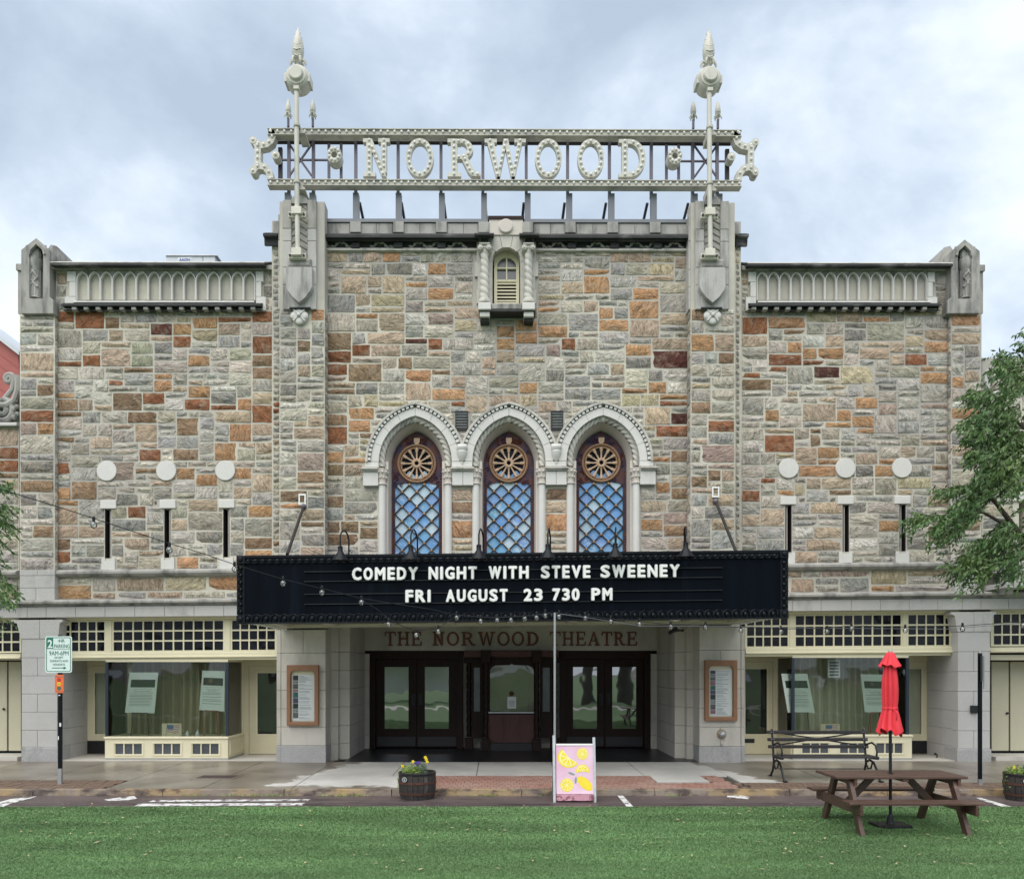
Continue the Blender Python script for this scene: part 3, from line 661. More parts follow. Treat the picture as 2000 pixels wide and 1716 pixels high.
for c in (946.5, 1032.5):
    mb = MB(); mb.rope([P(c, 590, YC - .24), P(c, 486, YC - .24)], .112, 2, .15, 22, .24, .014, 1, lambda t_: 1 - .2 * t_); mb.build('twisted_column', M['lime'], TH, smooth=True, angle=60)
    mb = MB(); q = P(c, 588, YC - .24); mb.lathe([(.14, -.05), (.14, .0), (.125, .03), (.105, .05)], q, 20)
    mb.build('column_base', M['lime'], TH, smooth=True)
    mb = MB(); mb.cpb(c - 10.5, c + 10.5, 473, 476.5, YC - .38, YC - .06); mb.cpb(c - 9, c + 9, 476.7, 480, YC - .34, YC - .06)
    for s_ in (-1, 1):
        q = P(c + s_ * 8.2, 482.5, YC - .36); mb.lathe([(.062, .25), (.062, 0), (.05, -.015)], q, 14, 'Y'); mb.lathe([(.028, 0), (.028, -.035)], q, 10, 'Y')
    mb.pb(c - 8, c + 8, 480, 484, YC - .34, YC - .1); mb.build('capital', M['lime'], TH, smooth=True)
    MB().cpb(c - 7, c + 7, 465, 473, YC - .26, YC - .02).build('impost_block', M['black_stone'], TH)
    MB().mould(c - 18.5, c + 18, YC, [(.36, 455), (.48, 456), (.48, 458.5), (.40, 460.5), (.34, 462), (.30, 465), (-.02, 465), (-.02, 455)]).build('cornice', M['black_stone'], TH)
    MB().cpb(c - 12.5, c + 12.5, 590, 604, YC - .44, YC - .03, .012).build('sill_block', M['lime_clean'], TH)
    mb = MB(); mb.cpb(c - 9.5, c + 10, 606, 618, YC - .36, YC - .03, .012); mb.build('bracket', M['lime_clean'], TH)
    MB().cpb(c - 8.5, c + 9, 618.3, 627, YC - .28, YC - .03, .02).build('bracket', M['black_stone'], TH)
mb = MB(); mb.cpb(959.5, 1019.5, 592, 604, YC - .36, YC + .35, .02); mb.build('sill', M['grey_stone'], TH)
MB().pb(936, 1046, 604.3, 608, YC - .38, YC - .03).build('drip_mould', M['black_stone'], TH)
NY = YC + .22
fr = [(965, 595), (965, 515)] + [(989.5 - 24.5 * math.cos(math.pi * i / 12), 514 - 25 * math.sin(math.pi * i / 12)) for i in range(1, 12)] + [(1014, 515), (1014, 595)]
ho = [(971, 546), (971, 520)] + [(989.5 - 18.5 * math.cos(math.pi * i / 12), 521 - 18 * math.sin(math.pi * i / 12)) for i in range(1, 12)] + [(1008, 520), (1008, 546)]
lo = [(971, 590), (971, 550), (1008, 550), (1008, 590)]
W_ = MB(); W_.pp(fr[::-1], NY, NY + .07, [ho[::-1], lo[::-1]])
W_.pp([(968, 595), (968, 515)][::1] + [(989.5 - 21.5 * math.cos(math.pi * i / 12), 517 - 21.5 * math.sin(math.pi * i / 12)) for i in range(1, 12)] + [(1011, 515), (1011, 595)], NY + .005, NY + .006, [ho[::-1], lo[::-1]])
wn = W_.build('arched_window', M['cream'], TH, bevel=.006)
mb = MB(); mb.pb(988.2, 990.8, 503, 546, NY - .012, NY + .05); mb.pb(971, 1008, 522.2, 524.8, NY - .009, NY + .05); mb.build('glazing_bar', M['cream'], wn)
mb = MB(); mb.pb(966, 1013, 498, 548, NY + .055, NY + .065); mb.build('pane', M['pane_grey'], wn)
MB().pb(966, 1013, 548, 594, NY + .16, NY + .17).build('louver_back', M['louver'], wn)
for k in range(6):
    y = 552.3 + 6.6 * k; mb = MB(); a = P(971, y, NY); b_ = P(1008, y, NY)
    mb.hexa([(a[0], NY + .01, a[2] - .035), (b_[0], NY + .01, b_[2] - .035), (b_[0], NY + .01, b_[2]), (a[0], NY + .01, a[2]),
             (a[0], NY + .09, a[2] + .01), (b_[0], NY + .09, b_[2] + .01), (b_[0], NY + .09, b_[2] + .035), (a[0], NY + .09, a[2] + .035)]); mb.build('slat', M['cream'], wn)
MB().pb(958, 1020, 480, 600, NY + .2, NY + .22).build('window_backing', M['inside'], TH)

# louvered vents
for a, b_ in ((889, 914), (1076, 1100)):
    v_ = MB(); v_.pp([(a, 839.5), (a, 802), (b_, 802), (b_, 839.5)][::-1], YC - .05, YC + .02, [[(a + 2, 837), (a + 2, 804.5), (b_ - 2, 804.5), (b_ - 2, 837)][::-1]]); vo = v_.build('vent', M['iron'], TH)
    MB().pb(a, b_, 802, 839, YC + .015, YC + .019).build('vent_back', M['lead'], vo)
    for k in range(6):
        y = 807 + k * 5.4; p, q = P(a + 2, y, YC), P(b_ - 2, y, YC)
        mb = MB(); mb.hexa([(p[0], YC - .055, p[2] - .025), (q[0], YC - .055, q[2] - .025), (q[0], YC - .055, q[2] - .008), (p[0], YC - .055, p[2] - .008),
                            (p[0], YC + .01, p[2] + .005), (q[0], YC + .01, q[2] + .005), (q[0], YC + .01, q[2] + .022), (p[0], YC + .01, p[2] + .022)]); mb.build('slat', M['grey_steel'], vo)

# ---- the three great pointed windows
WY = YC + .38
def arch_at(px, py, cx, dY, Yf=YC):   # keep the true (parallel) position of deeper members
    return px, py
def band(cx, Ro, Ri, Yf, Yb, m, name, nseg, clip=None, cy=AY):
    """voussoirs between two radii, each its own block"""
    apo, api = math.acos(20 / Ro), math.acos(20 / Ri)
    for side in (-1, 1):
        for k in range(nseg):
            def pt(R_, ap, t_):
                a = math.pi - (math.pi - (math.pi - ap)) * t_ ; x = 20 + R_ * math.cos(a); return (cx + x if side == -1 else cx - x, cy - R_ * math.sin(a))
            t0, t1 = k / nseg, (k + 1) / nseg; g = .0025
            po = [pt(Ro, apo, t0 + g + (t1 - t0 - 2 * g) * i / 4) for i in range(5)]; pi_ = [pt(Ri, api, t0 + g + (t1 - t0 - 2 * g) * i / 4) for i in range(5)]
            if clip: po = [(min(max(x, cx - clip[0]), cx + clip[1]), y) for x, y in po]
            poly = po + pi_[::-1]
            ar = sum(poly[i][0] * poly[(i + 1) % 10][1] - poly[(i + 1) % 10][0] * poly[i][1] for i in range(10))
            if ar > 0: poly = poly[::-1]
            MB().pp(poly, Yf, Yb).build(name, m, TH)
for wi, cx in enumerate(ARC):
    dy = .003 * wi; cl = (400 if wi == 0 else 93, 400 if wi == 2 else 93)
    band(cx, 118, 113.8, YC - .17 - dy, YC + .05, M['lime'], 'hood_mould', 5, (cl[0], cl[1]))
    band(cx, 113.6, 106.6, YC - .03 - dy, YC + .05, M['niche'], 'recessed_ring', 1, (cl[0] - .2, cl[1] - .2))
    band(cx, 106.4, 91.5, YC - .11 - dy, YC + .05, M['lime_clean'], 'voussoir', 4, (cl[0] - .3, cl[1] - .3))
    for s_ in (-1, 1):
        lim = min(98, cl[0] if s_ < 0 else cl[1]); a, b_ = sorted((cx + s_ * 71.5, cx + s_ * lim)); MB().cpb(a, b_, AY + .3, 911, YC - .11 - dy, YC + .05).build('springer', M['lime_clean'], TH)
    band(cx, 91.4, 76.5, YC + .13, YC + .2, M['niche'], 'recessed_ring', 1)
    # tooth blocks along the hood
    for side in (-1, 1):
        ap = math.acos(20 / 110)
        for k in range(17):
            t_ = (k + .5) / 17.3; a = math.pi - ap * t_; x = 20 + 110 * math.cos(a); px = cx + side * -x * -1 if side == 1 else cx + x; px = cx + (x if side == -1 else -x); py = AY - 110 * math.sin(a)
            if abs(px - cx) > (cl[0] if px < cx else cl[1]) - 3: continue
            q = P(px, py, YC - .10); ang = math.atan2(-(py - AY), (px - (cx + (20 if side == -1 else -20))))
            mb = MB(); mb.box(-.036, .036, -.05, .07, -.032, .032); mb.xf(Matrix.Translation(q) @ Matrix.Rotation(-ang, 4, 'Y')); mb.build('tooth_block', M['white'] if 0 else M['lime_clean'], TH)
    # dark groove behind the teeth
    
    # twisted rope moulding
    pts = [P(x, y, YC + .06) for x, y in [(cx - 64.6, 911)] + arc(cx, AY, 84.6, n=16) + [(cx + 64.6, 911)]]
    MB().rope(pts, .086, 3, .13, 20, .42, .013, 1).build('rope_moulding', M['lime'], TH, smooth=True, angle=60)
    mb = MB(); q = P(cx, AY - 84, YC + .03); mb.ball(q, .11, 10, 7, (.9, .8, 1.1)); mb.ball((q[0] - .08, q[1], q[2] + .03), .07, 8, 5); mb.ball((q[0] + .08, q[1], q[2] + .03), .07, 8, 5); mb.build('keystone_leaf', M['lime'], TH, smooth=True)
    # splayed reveal
    mb = MB(); A = arc(cx, AY, 78, n=14); A = [(cx - 58, 1112)] + A + [(cx + 58, 1112)]
    S = 1 / 1.0; B = []
    for x, y in arc(cx, AY, 70.5, n=14): B.append((x, y))
    B = [(cx - 50.5, 1112)] + B + [(cx + 50.5, 1112)]
    b0 = len(mb.v)
    for (x, y), (x2, y2) in zip(A, B):
        p = P(x, y, YC); p2 = (X(x2, YC), 0, Z(y2, YC, x2)); mb.v += [(p[0], YC + .02, p[2]), (p2[0], WY + .03, p2[2])]
    for i in range(len(A) - 1): j = b0 + 2 * i; mb.f.append((j, j + 1, j + 3, j + 2))
    mb.build('window_reveal', M['lime_pink'], TH, smooth=True)
    # colonnettes with capitals and bases
    for s_ in (-1, 1):
        c = cx + s_ * 64.5; q0, q1 = P(c, 1112, YC - .02), P(c, 947, YC - .02)
        MB().lathe([(.085, q0[2] - q1[2]), (.083, 0)], q1, 18).build('colonnette', M['lime_clean'], TH, smooth=True)
        mb = MB(); mb.lathe([(.085, 0), (.112, .015), (.112, .04), (.088, .05), (.085, .09), (.10, .2), (.135, .33), (.14, .36)], q1, 18)
        for k in range(9):
            a = 2 * math.pi * k / 9; mb.ball((q1[0] + .12 * math.cos(a), q1[1] + .12 * math.sin(a), q1[2] + .29), .034, 6, 4); mb.ball((q1[0] + .10 * math.cos(a + .3), q1[1] + .10 * math.sin(a + .3), q1[2] + .17), .03, 6, 4)
        mb.build('leaf_capital', M['lime_pink'], TH, smooth=True)
        c2 = cx + s_ * 56; mb = MB(); mb.pb(c2 - 3.5, c2 + 3.5, AY - 0, 1112, YC + .05, YC + .2); mb.build('jamb', M['lime_pink'], TH)
    # window frame: rose wheel above a lattice of lozenge panes
    wf = MB(); A = [(cx - 49.5, 1112)] + arc(cx, AY, 69.5, n=12) + [(cx + 49.5, 1112)]
    cyr = 897; hole_r = [(cx + 33 * math.cos(2 * math.pi * i / 28), cyr + 33.5 * math.sin(2 * math.pi * i / 28)) for i in range(28)]
    lat = [(cx - 43.5, 1108), (cx - 43.5, 946), (cx - 38, 937), (cx - 22, 934), (cx + 22, 934), (cx + 38, 937), (cx + 43.5, 946), (cx + 43.5, 1108)]
    # the deep members are set back, so scale about the axis to their own plane
    wf.pp(A[::-1], YC, YC + .06, [hole_r, lat]); dYw = WY - YC
    for i, v in enumerate(wf.v): wf.v[i] = (v[0], v[1] + dYw, v[2])
    wo = wf.build('traceried_window', M['brown_terra'], TH)
    def D(x, y, off=0.): q = P(x, y, YC); return (q[0], WY + off, q[2])
    mb = MB(); 
    for k in range(44):     # raised leafy scrolls of the spandrels
        r_ = random.Random(k + wi * 50); side = 1 if k % 2 else -1
        if k < 24: x, y = cx + side * r_.uniform(27, 43), r_.uniform(868, 940)
        else: x, y = cx + side * r_.uniform(4, 24), r_.uniform(846, 862)
        if (abs(x - cx) + 20) ** 2 + max(0, AY - y) ** 2 > 65 ** 2 or (x - cx) ** 2 + (y - cyr) ** 2 < 39 ** 2: continue
        a0 = r_.uniform(0, 6.28); pts = [D(x + (1 + i * .45) * math.cos(a0 + side * i * .75), y + (1 + i * .45) * math.sin(a0 + side * i * .75), -.012) for i in range(9)]; mb.tube(pts, .012, 4)
    mb.build('spandrel_scrolls', M['brown_terra'], wo, smooth=True, kind='stuff')
    bd = MB()     # beaded edge
    for s_ in (-1, 1):
        for k in range(34): q = D(cx + s_ * 46.4, 1106 - k * 5.8, -.006); bd.ball(q, .016, 5, 3)
    for x, y in arc(cx, AY, 66.5, n=16): bd.ball(D(x, y, -.006), .016, 5, 3)
    bd.build('beads', M['wood_red'], wo, smooth=True, kind='stuff')
    sh = [(cx - 5.5, 846.5), (cx + 6, 846.5), (cx + 6, 854), (cx + 3, 859), (cx, 861.5), (cx - 3, 859), (cx - 5.5, 854)]
    mb = MB(); mb.pp(sh[::-1], YC, YC + .03); mb.v = [(v[0], v[1] + dYw - .05, v[2]) for v in mb.v]; mb.build('shield', M['rose'], wo)
    q = D(cx, cyr); rm = MB()
    def torus(mb_, c, Rr, r, n=40, k=8, sy=1.):
        b0 = len(mb_.v)
        for i in range(n):
            a = 2 * math.pi * i / n
            for j in range(k):
                b2 = 2 * math.pi * j / k; rr = Rr + r * math.cos(b2); mb_.v.append((c[0] + rr * math.cos(a), c[1] + r * math.sin(b2) * sy, c[2] + rr * math.sin(a)))
        for i in range(n):
            for j in range(k): mb_.f.append((b0 + i * k + j, b0 + ((i + 1) % n) * k + j, b0 + ((i + 1) % n) * k + (j + 1) % k, b0 + i * k + (j + 1) % k))
    s1 = YC / F
    torus(rm, (q[0], WY - .03, q[2]), 36.5 * s1, 2.6 * s1, 44, 8); torus(rm, (q[0], WY - .02, q[2]), 31.5 * s1, 1.9 * s1, 44, 6)
    for i in range(60):
        a = 2 * math.pi * i / 60; rm.ball((q[0] + 36.5 * s1 * math.cos(a), WY - .058, q[2] + 36.5 * s1 * math.sin(a)), .016, 5, 3, (1, 1, 1))
    for i in range(12):      # scalloped inner rim
        a = 2 * math.pi * (i + .5) / 12; c = (q[0] + 28.3 * s1 * math.cos(a), WY - .01, q[2] + 28.3 * s1 * math.sin(a)); pts = []
        for k in range(9): b2 = a - 1.7 + 3.4 * k / 8; pts.append((c[0] - 5.4 * s1 * math.cos(b2) * -1 * .75, c[1], c[2] + 5.4 * s1 * math.sin(b2) * .75))
        rm.tube(pts, .014, 5)
    rm.build('rose_rim', M['rim'], wo, smooth=True, angle=60)
    for i in range(12):
        a = 2 * math.pi * i / 12; pts = [(q[0] + r_ * s1 * math.cos(a), WY - .03, q[2] + r_ * s1 * math.sin(a)) for r_ in (7, 9, 11, 22, 24, 31)]
        MB().tube(pts, .02, 7, rs=[.022, .032, .019, .021, .034, .034]).build('spoke', M['rose'], wo, smooth=True)
    hb = MB(); torus(hb, (q[0], WY - .05, q[2]), 6.6 * s1, 2.7 * s1, 20, 8); hb.build('hub', M['rose'], wo, smooth=True)
    MB().lathe([(34 * s1, .0), (34 * s1, .01)], (q[0], WY + .05, q[2]), 28, 'Y').build('rose_glass', M['pane'], wo)
    # lozenge panes, each an object; lead cames between them and a gilt boss at every crossing
    pw, ph = 29.4, 29.0; cm = MB(); bosses = MB()
    y0 = 938; rb = random.Random(31 + wi)
    for r_ in range(-1, 13):
        for c_ in range(-2, 3):
            ccx = cx + c_ * pw + (pw / 2 if r_ % 2 else 0); ccy = y0 + r_ * ph / 2
            xs0, xs1 = cx - 43.4, cx + 43.4
            if ccx < xs0 - 10 or ccx > xs1 + 10: continue
            g = 1.5; hw, hh = pw / 2 - g, ph / 2 - g; ct = 3.2
            poly = [(ccx - hw, ccy - ct * .4), (ccx - hw + ct, ccy - ct), (ccx - ct, ccy - hh + ct * .6), (ccx, ccy - hh), (ccx + ct, ccy - hh + ct * .6), (ccx + hw - ct, ccy - ct), (ccx + hw, ccy - ct * .4), (ccx + hw, ccy + ct * .4), (ccx + hw - ct, ccy + ct), (ccx + ct, ccy + hh - ct * .6), (ccx, ccy + hh), (ccx - ct, ccy + hh - ct * .6), (ccx - hw + ct, ccy + ct), (ccx - hw, ccy + ct * .4)]
            poly = [(min(max(x, xs0), xs1), min(y, 1108)) for x, y in poly]
            if max(p[1] for p in poly) < 936: continue
            xs = [p[0] for p in poly]; 
            if max(xs) - min(xs) < 4 or max(p[1] for p in poly) - min(p[1] for p in poly) < 4: continue
            cl2 = []
            for p in poly:
                if not cl2 or (abs(p[0] - cl2[-1][0]) + abs(p[1] - cl2[-1][1])) > .3: cl2.append(p)
            pv = [D(x, y, .03) for x, y in cl2][::-1]; mb = MB(); mb.add(pv, [tuple(range(len(pv)))])
            c0 = D(ccx, ccy, .03); tilt = rb.uniform(-.02, .02), rb.uniform(-.03, .03)
            mb.v = [(v[0], v[1] + (v[0] - c0[0]) * tilt[0] + (v[2] - c0[2]) * tilt[1], v[2]) for v in mb.v]
            o = mb.build('pane', M['blue'], wo); pale = rb.random()
            if pale < .2: o.color = (.50, .66, .78, 1.0)
            else: o.color = (.15 + .07 * rb.random(), .36 + .08 * rb.random(), .68 + .08 * rb.random(), .25 if pale < .7 else .7)
    for r_ in range(-1, 13):
        for c_ in range(-2, 4):
            x = cx + c_ * pw - (0 if r_ % 2 else pw / 2); y = y0 + r_ * ph / 2
            if y < 934 or y > 1106: pass
            for s_ in (-1, 1):
                x2, y2 = x + s_ * pw / 2, y + ph / 2; p, q_ = (x, y), (x2, y2)
                if y < 930 or y2 > 1112: continue
                if min(x, x2) < cx - 44 or max(x, x2) > cx + 44:
                    lim = cx + 43.5 * (1 if max(x, x2) > cx + 44 else -1); inside = p if abs(x - cx) < abs(x2 - cx) else q_; outp = q_ if inside is p else p
                    if abs(inside[0] - cx) > 43: continue
                    t_ = (lim - inside[0]) / (outp[0] - inside[0]); outp = (lim, inside[1] + (outp[1] - inside[1]) * t_); p, q_ = inside, outp
                a, b_ = Vector(D(*p)), Vector(D(*q_)); d = (b_ - a).normalized(); n_ = Vector((-d.z, 0, d.x)) * .011
                cm.hexa([tuple(a - n_ + Vector((0, -.02, 0))), tuple(b_ - n_ + Vector((0, -.02, 0))), tuple(b_ + n_ + Vector((0, -.02, 0))), tuple(a + n_ + Vector((0, -.02, 0))), tuple(a - n_ + Vector((0, .045, 0))), tuple(b_ - n_ + Vector((0, .045, 0))), tuple(b_ + n_ + Vector((0, .045, 0))), tuple(a + n_ + Vector((0, .045, 0)))])
            if y > 934 and abs(x - cx) < 44: bosses.ball(D(x, y, -.03), .030, 6, 4, (1, .6, 1))
    cm.build('lead_came', M['lead'], wo); bosses.build('gilt_boss', M['roundel'], wo, smooth=True, kind='stuff')
    MB().prism([(D(cx - 47, 0)[0], D(0, 1108)[2]), (D(cx + 47, 0)[0], D(0, 1108)[2]), (D(cx + 47, 0)[0], D(0, 845)[2]), (D(cx - 47, 0)[0], D(0, 845)[2])], WY + .065, WY + .07).build('window_backing', M['inside'], wo)
# imposts (moulded cap above a dressed block) and corbels between the arches
for a, b_ in ((709, 738.5), (883, 925), (1066, 1107), (1250.5, 1281)):
    MB().mould(a - 1.5, b_ + 1.5, YC, [(-.02, 911), (.22, 911.5), (.22, 914), (.17, 917), (.17, 918.5), (-.02, 919)]).build('impost_cap', M['lime'], TH)
    mid = [(a + b_) / 2] if b_ - a > 35 else []
    ashlar_blocks(TH, 'impost_block', a, b_, [919, 947], YC - .13, .2, M['lime_clean'], [mid])
for x in (902.5, 1086.5):
    mb = MB(); q = P(x, 872, YC - .12); s1 = YC / F
    mb.lathe([(.015, -34 * s1), (.03, -31 * s1), (.02, -28 * s1), (.05, -26 * s1), (.10, -17 * s1), (.115, -10 * s1), (.095, -8 * s1), (.12, -5 * s1), (.125, -1 * s1), (.09, 3 * s1)], q, 16); mb.build('corbel', M['lime_clean'], TH, smooth=True)
# ---------------------------------------------------------------- entrance under the marquee
GY = 21.2        # plane of the doors
es = M['entry_stone']
CO = [1226, 1272, 1309, 1346, 1383, 1419, 1456]
def pier_blocks(a, b_, Y, dep, cuts, plinth=True, m=es, top=1226):
    ys = [top] + CO[1:]
    ashlar_blocks(TH, 'dressed_block', a, b_, ys, Y, dep, m, cuts, c=.005)
    if plinth: MB().cpb(a - .6, b_ + .6, 1456.5, 1490, Y - .03, Y + dep, .012, z0=-.06).build('plinth_block', M['gran_dark'] if Y < 18.5 else es, TH)
pier_blocks(549, 636, YP, .5, [[592], []])
pier_blocks(540, 548.6, YP + .1, .4, [[]])
pier_blocks(1366, 1447, YP, .5, [[], [1407]])
pier_blocks(1447.4, 1455, YP + .1, .4, [[]])
for a, b_ in ((-4.9, -3.86), (4.45, 5.45)): MB().box(a, b_, YP + .3, GY + .5, -.1, 3.3).build('entrance_side_wall', es, TH)
def wblocks(xa, xb, ya, yb, zs, cutn, m=es, axis='x'):
    """courses on stepped jambs given in metres"""
    for k in range(len(zs) - 1):
        mb = MB(); g = .003
        mb.box(xa + (g if axis == 'x' else 0), xb, ya + g, yb - g, zs[k] + g, zs[k + 1] - g); mb.build('dressed_block', m, TH, bevel=.006)
zs = [-.05, .35, .76, 1.19, 1.61, 2.04, 2.46, 3.3]
wblocks(-3.87, -3.70, 18.8, 19.0, zs, 0); wblocks(-3.87, -3.47, 19.0, 20.1, zs, 0); wblocks(-3.87, -3.472, 20.1, GY, zs, 0)
wblocks(4.30, 4.47, 18.8, 19.0, zs, 0); wblocks(4.07, 4.47, 19.0, 20.1, zs, 0); wblocks(4.072, 4.47, 20.1, GY, zs, 0)
# ceiling, crown moulding, lettered lintel wall
mb = MB(); mb.box(-3.86, 4.45, YC - .3, GY, 3.3, 3.4); mb.build('entrance_ceiling', es, TH)
mb = MB(); mb.box(-3.47, 4.07, GY - .14, GY, 3.20, 3.30); mb.box(-3.47, 4.07, GY - .07, GY, 3.12, 3.199)
for k in range(26): mb.box(-3.4 + k * .29, -3.27 + k * .29, GY - .19, GY - .141, 3.215, 3.275)
mb.build('crown_moulding', es, TH)
zt = ZR(1270, GY)
def gx(px): return X(px, GY)
mb = MB(); mb.box(-3.5, 4.1, GY, GY + .4, zt, 3.4); mb.build('lettered_wall', es, TH)
for a, b_ in ((711, 721.5), (1271, 1287)): 
    for k in range(6): MB().box(gx(a), gx(b_), GY + .001, GY + .3, zs[k] + .003, min(zt, zs[k + 1]) - .003).build('dressed_block', es, TH)
mb = MB(); mb.box(gx(903), gx(1095), GY + .21, GY + .4, 0, zt + .05); mb.build('booth_back_wall', es, TH); MB().box(-5, 5.5, GY + .42, GY + .6, -.1, 3.45).build('lobby_wall', M['inside'], TH)
MB().box(-3.47, 4.45, 18.22, GY + .3, -.03, .004).build('entrance_floor', M['tile'], TH)
def slab_letter(ch):
    """slab-serif capitals in a unit-high box: (width, list of polygons with holes, list of centre strokes)"""
    def ring(cx, cy, ax, ay, bx, by, a0=0, a1=360, n=28):
        o = [(cx + ax * math.cos(R(a0 + (a1 - a0) * i / n)), cy + ay * math.sin(R(a0 + (a1 - a0) * i / n))) for i in range(n + (0 if a1 - a0 == 360 else 1))]
        i_ = [(cx + bx * math.cos(R(a0 + (a1 - a0) * i / n)), cy + by * math.sin(R(a0 + (a1 - a0) * i / n))) for i in range(n + (0 if a1 - a0 == 360 else 1))]
        return (o, [i_]) if a1 - a0 == 360 else (o + i_[::-1], [])
    bx = lambda a, b, c, d: ([(a, c), (b, c), (b, d), (a, d)], [])
    if ch == 'N': return .74, [bx(.09, .24, .101, .899), bx(0, .35, 0, .10), bx(0, .22, .90, 1), ([(.11, .99), (.25, .99), (.65, .0), (.52, .0)], []), bx(.50, .65, .1, .899), bx(.42, .74, .90, 1)], [[(.17, .06), (.17, .95)], [(.2, .9), (.55, .07)], [(.58, .12), (.58, .95)]]
    if ch == 'O': return .76, [ring(.38, .5, .38, .51, .245, .385)], [[(.38 + .30 * math.cos(R(a)), .5 + .44 * math.sin(R(a))) for a in range(0, 361, 12)]]
    if ch == 'R': return .88, [bx(.09, .26, .101, .899), bx(0, .36, 0, .10), bx(0, .27, .90, 1), ring(.34, .725, .34, .275, .18, .165, -92, 92, 18), bx(.24, .35, .87, .985), bx(.24, .37, .455, .565), ([(.36, .50), (.54, .50), (.70, .17), (.78, .10), (.88, .13), (.88, .02), (.78, .0), (.64, .02), (.55, .12)], [])], [[(.175, .06), (.175, .93)], [(.3, .93)] + [(.34 + .26 * math.cos(R(a)), .725 + .215 * math.sin(R(a))) for a in range(80, -90, -20)] + [(.3, .51)], [(.46, .45), (.63, .1), (.8, .06)]]
    if ch == 'W': return 1.08, [bx(0, .32, .90, 1), bx(.78, 1.08, .90, 1), ([(.07, .9), (.25, .9), (.40, .0), (.30, .0)], []), ([(.33, .0), (.40, .0), (.60, 1), (.50, 1)], []), ([(.50, 1), (.62, 1), (.79, .0), (.69, .0)], []), ([(.72, .0), (.79, .0), (.98, .9), (.86, .9)], [])], [[(.14, .95), (.34, .06)], [(.37, .1), (.55, .93)], [(.56, .93), (.73, .07)], [(.76, .1), (.93, .95)]]
    if ch == 'D': return .76, [bx(.09, .26, .101, .899), bx(0, .27, 0, .10), bx(0, .27, .90, 1), ring(.30, .5, .46, .5, .29, .375, -90, 90, 20), bx(.25, .305, .875, .999), bx(.25, .305, .001, .125)], [[(.175, .06), (.175, .94)], [(.25, .94)] + [(.32 + .36 * math.cos(R(a)), .5 + .43 * math.sin(R(a))) for a in range(85, -86, -15)] + [(.25, .06)]]
    if ch == 'T': return .82, [bx(.33, .49, .09, .90), bx(.22, .60, 0, .09), bx(0, .82, .901, 1), bx(0, .08, .72, .9), bx(.74, .82, .72, .9)], []
    if ch == 'H': return .92, [bx(.10, .26, .09, .91), bx(.66, .82, .09, .91), bx(0, .36, 0, .089), bx(.56, .92, 0, .089), bx(0, .36, .911, 1), bx(.56, .92, .911, 1), bx(.262, .658, .45, .56)], []
    if ch == 'E': return .80, [bx(.10, .26, .09, .91), bx(0, .78, 0, .089), bx(0, .74, .911, 1), bx(.70, .80, .09, .30), bx(.66, .74, .72, .91), bx(.262, .54, .45, .56), bx(.541, .60, .38, .63)], []
    if ch == 'A': return .96, [([(.10, .09), (.21, .09), (.47, .8), (.43, 1)], []), ([(.43, 1), (.47, .8), (.66, .09), (.86, .09), (.54, 1)], []), bx(0, .32, 0, .089), bx(.56, .96, 0, .089), bx(.29, .58, .30, .39)], []
def put_letter(mb, ch, x0, z0, hgt, wid, y, dep):
    w_, polys, strokes = slab_letter(ch); sx = wid / w_
    for k, (po, hs) in enumerate(polys):
        f_ = lambda l: [(x0 + a * sx, z0 + b * hgt) for a, b in l]
        p = f_(po); ar = sum(p[i][0] * p[(i + 1) % len(p)][1] - p[(i + 1) % len(p)][0] * p[i][1] for i in range(len(p)))
        if ar < 0: p = p[::-1]
        mb.prism(p, y - .0011 * k, y + dep + .0009 * k, [f_(h) for h in hs])
    return [[(x0 + a * sx, z0 + b * hgt) for a, b in s] for s in strokes]
lx = {'THE': (752, 824), 'NORWOOD': (845, 1052), 'THEATRE': (1074, 1244)}
M['carved'] = mat('red_brown_lettering', (.19, .075, .05), .7, var=.25, vs=8)
for wd, (a, b_) in lx.items():
    ws = [slab_letter(c)[0] for c in wd]; gap = .13; tot = sum(ws) + gap * (len(wd) - 1); s_ = (gx(b_) - gx(a)) / tot; x = gx(a)
    for c, w_ in zip(wd, ws):
        mb = MB(); put_letter(mb, c, x, ZR(1260.5, GY), .36, w_ * s_, GY - .035, .034); mb.build('letter', M['carved'], TH); x += (w_ + gap) * s_

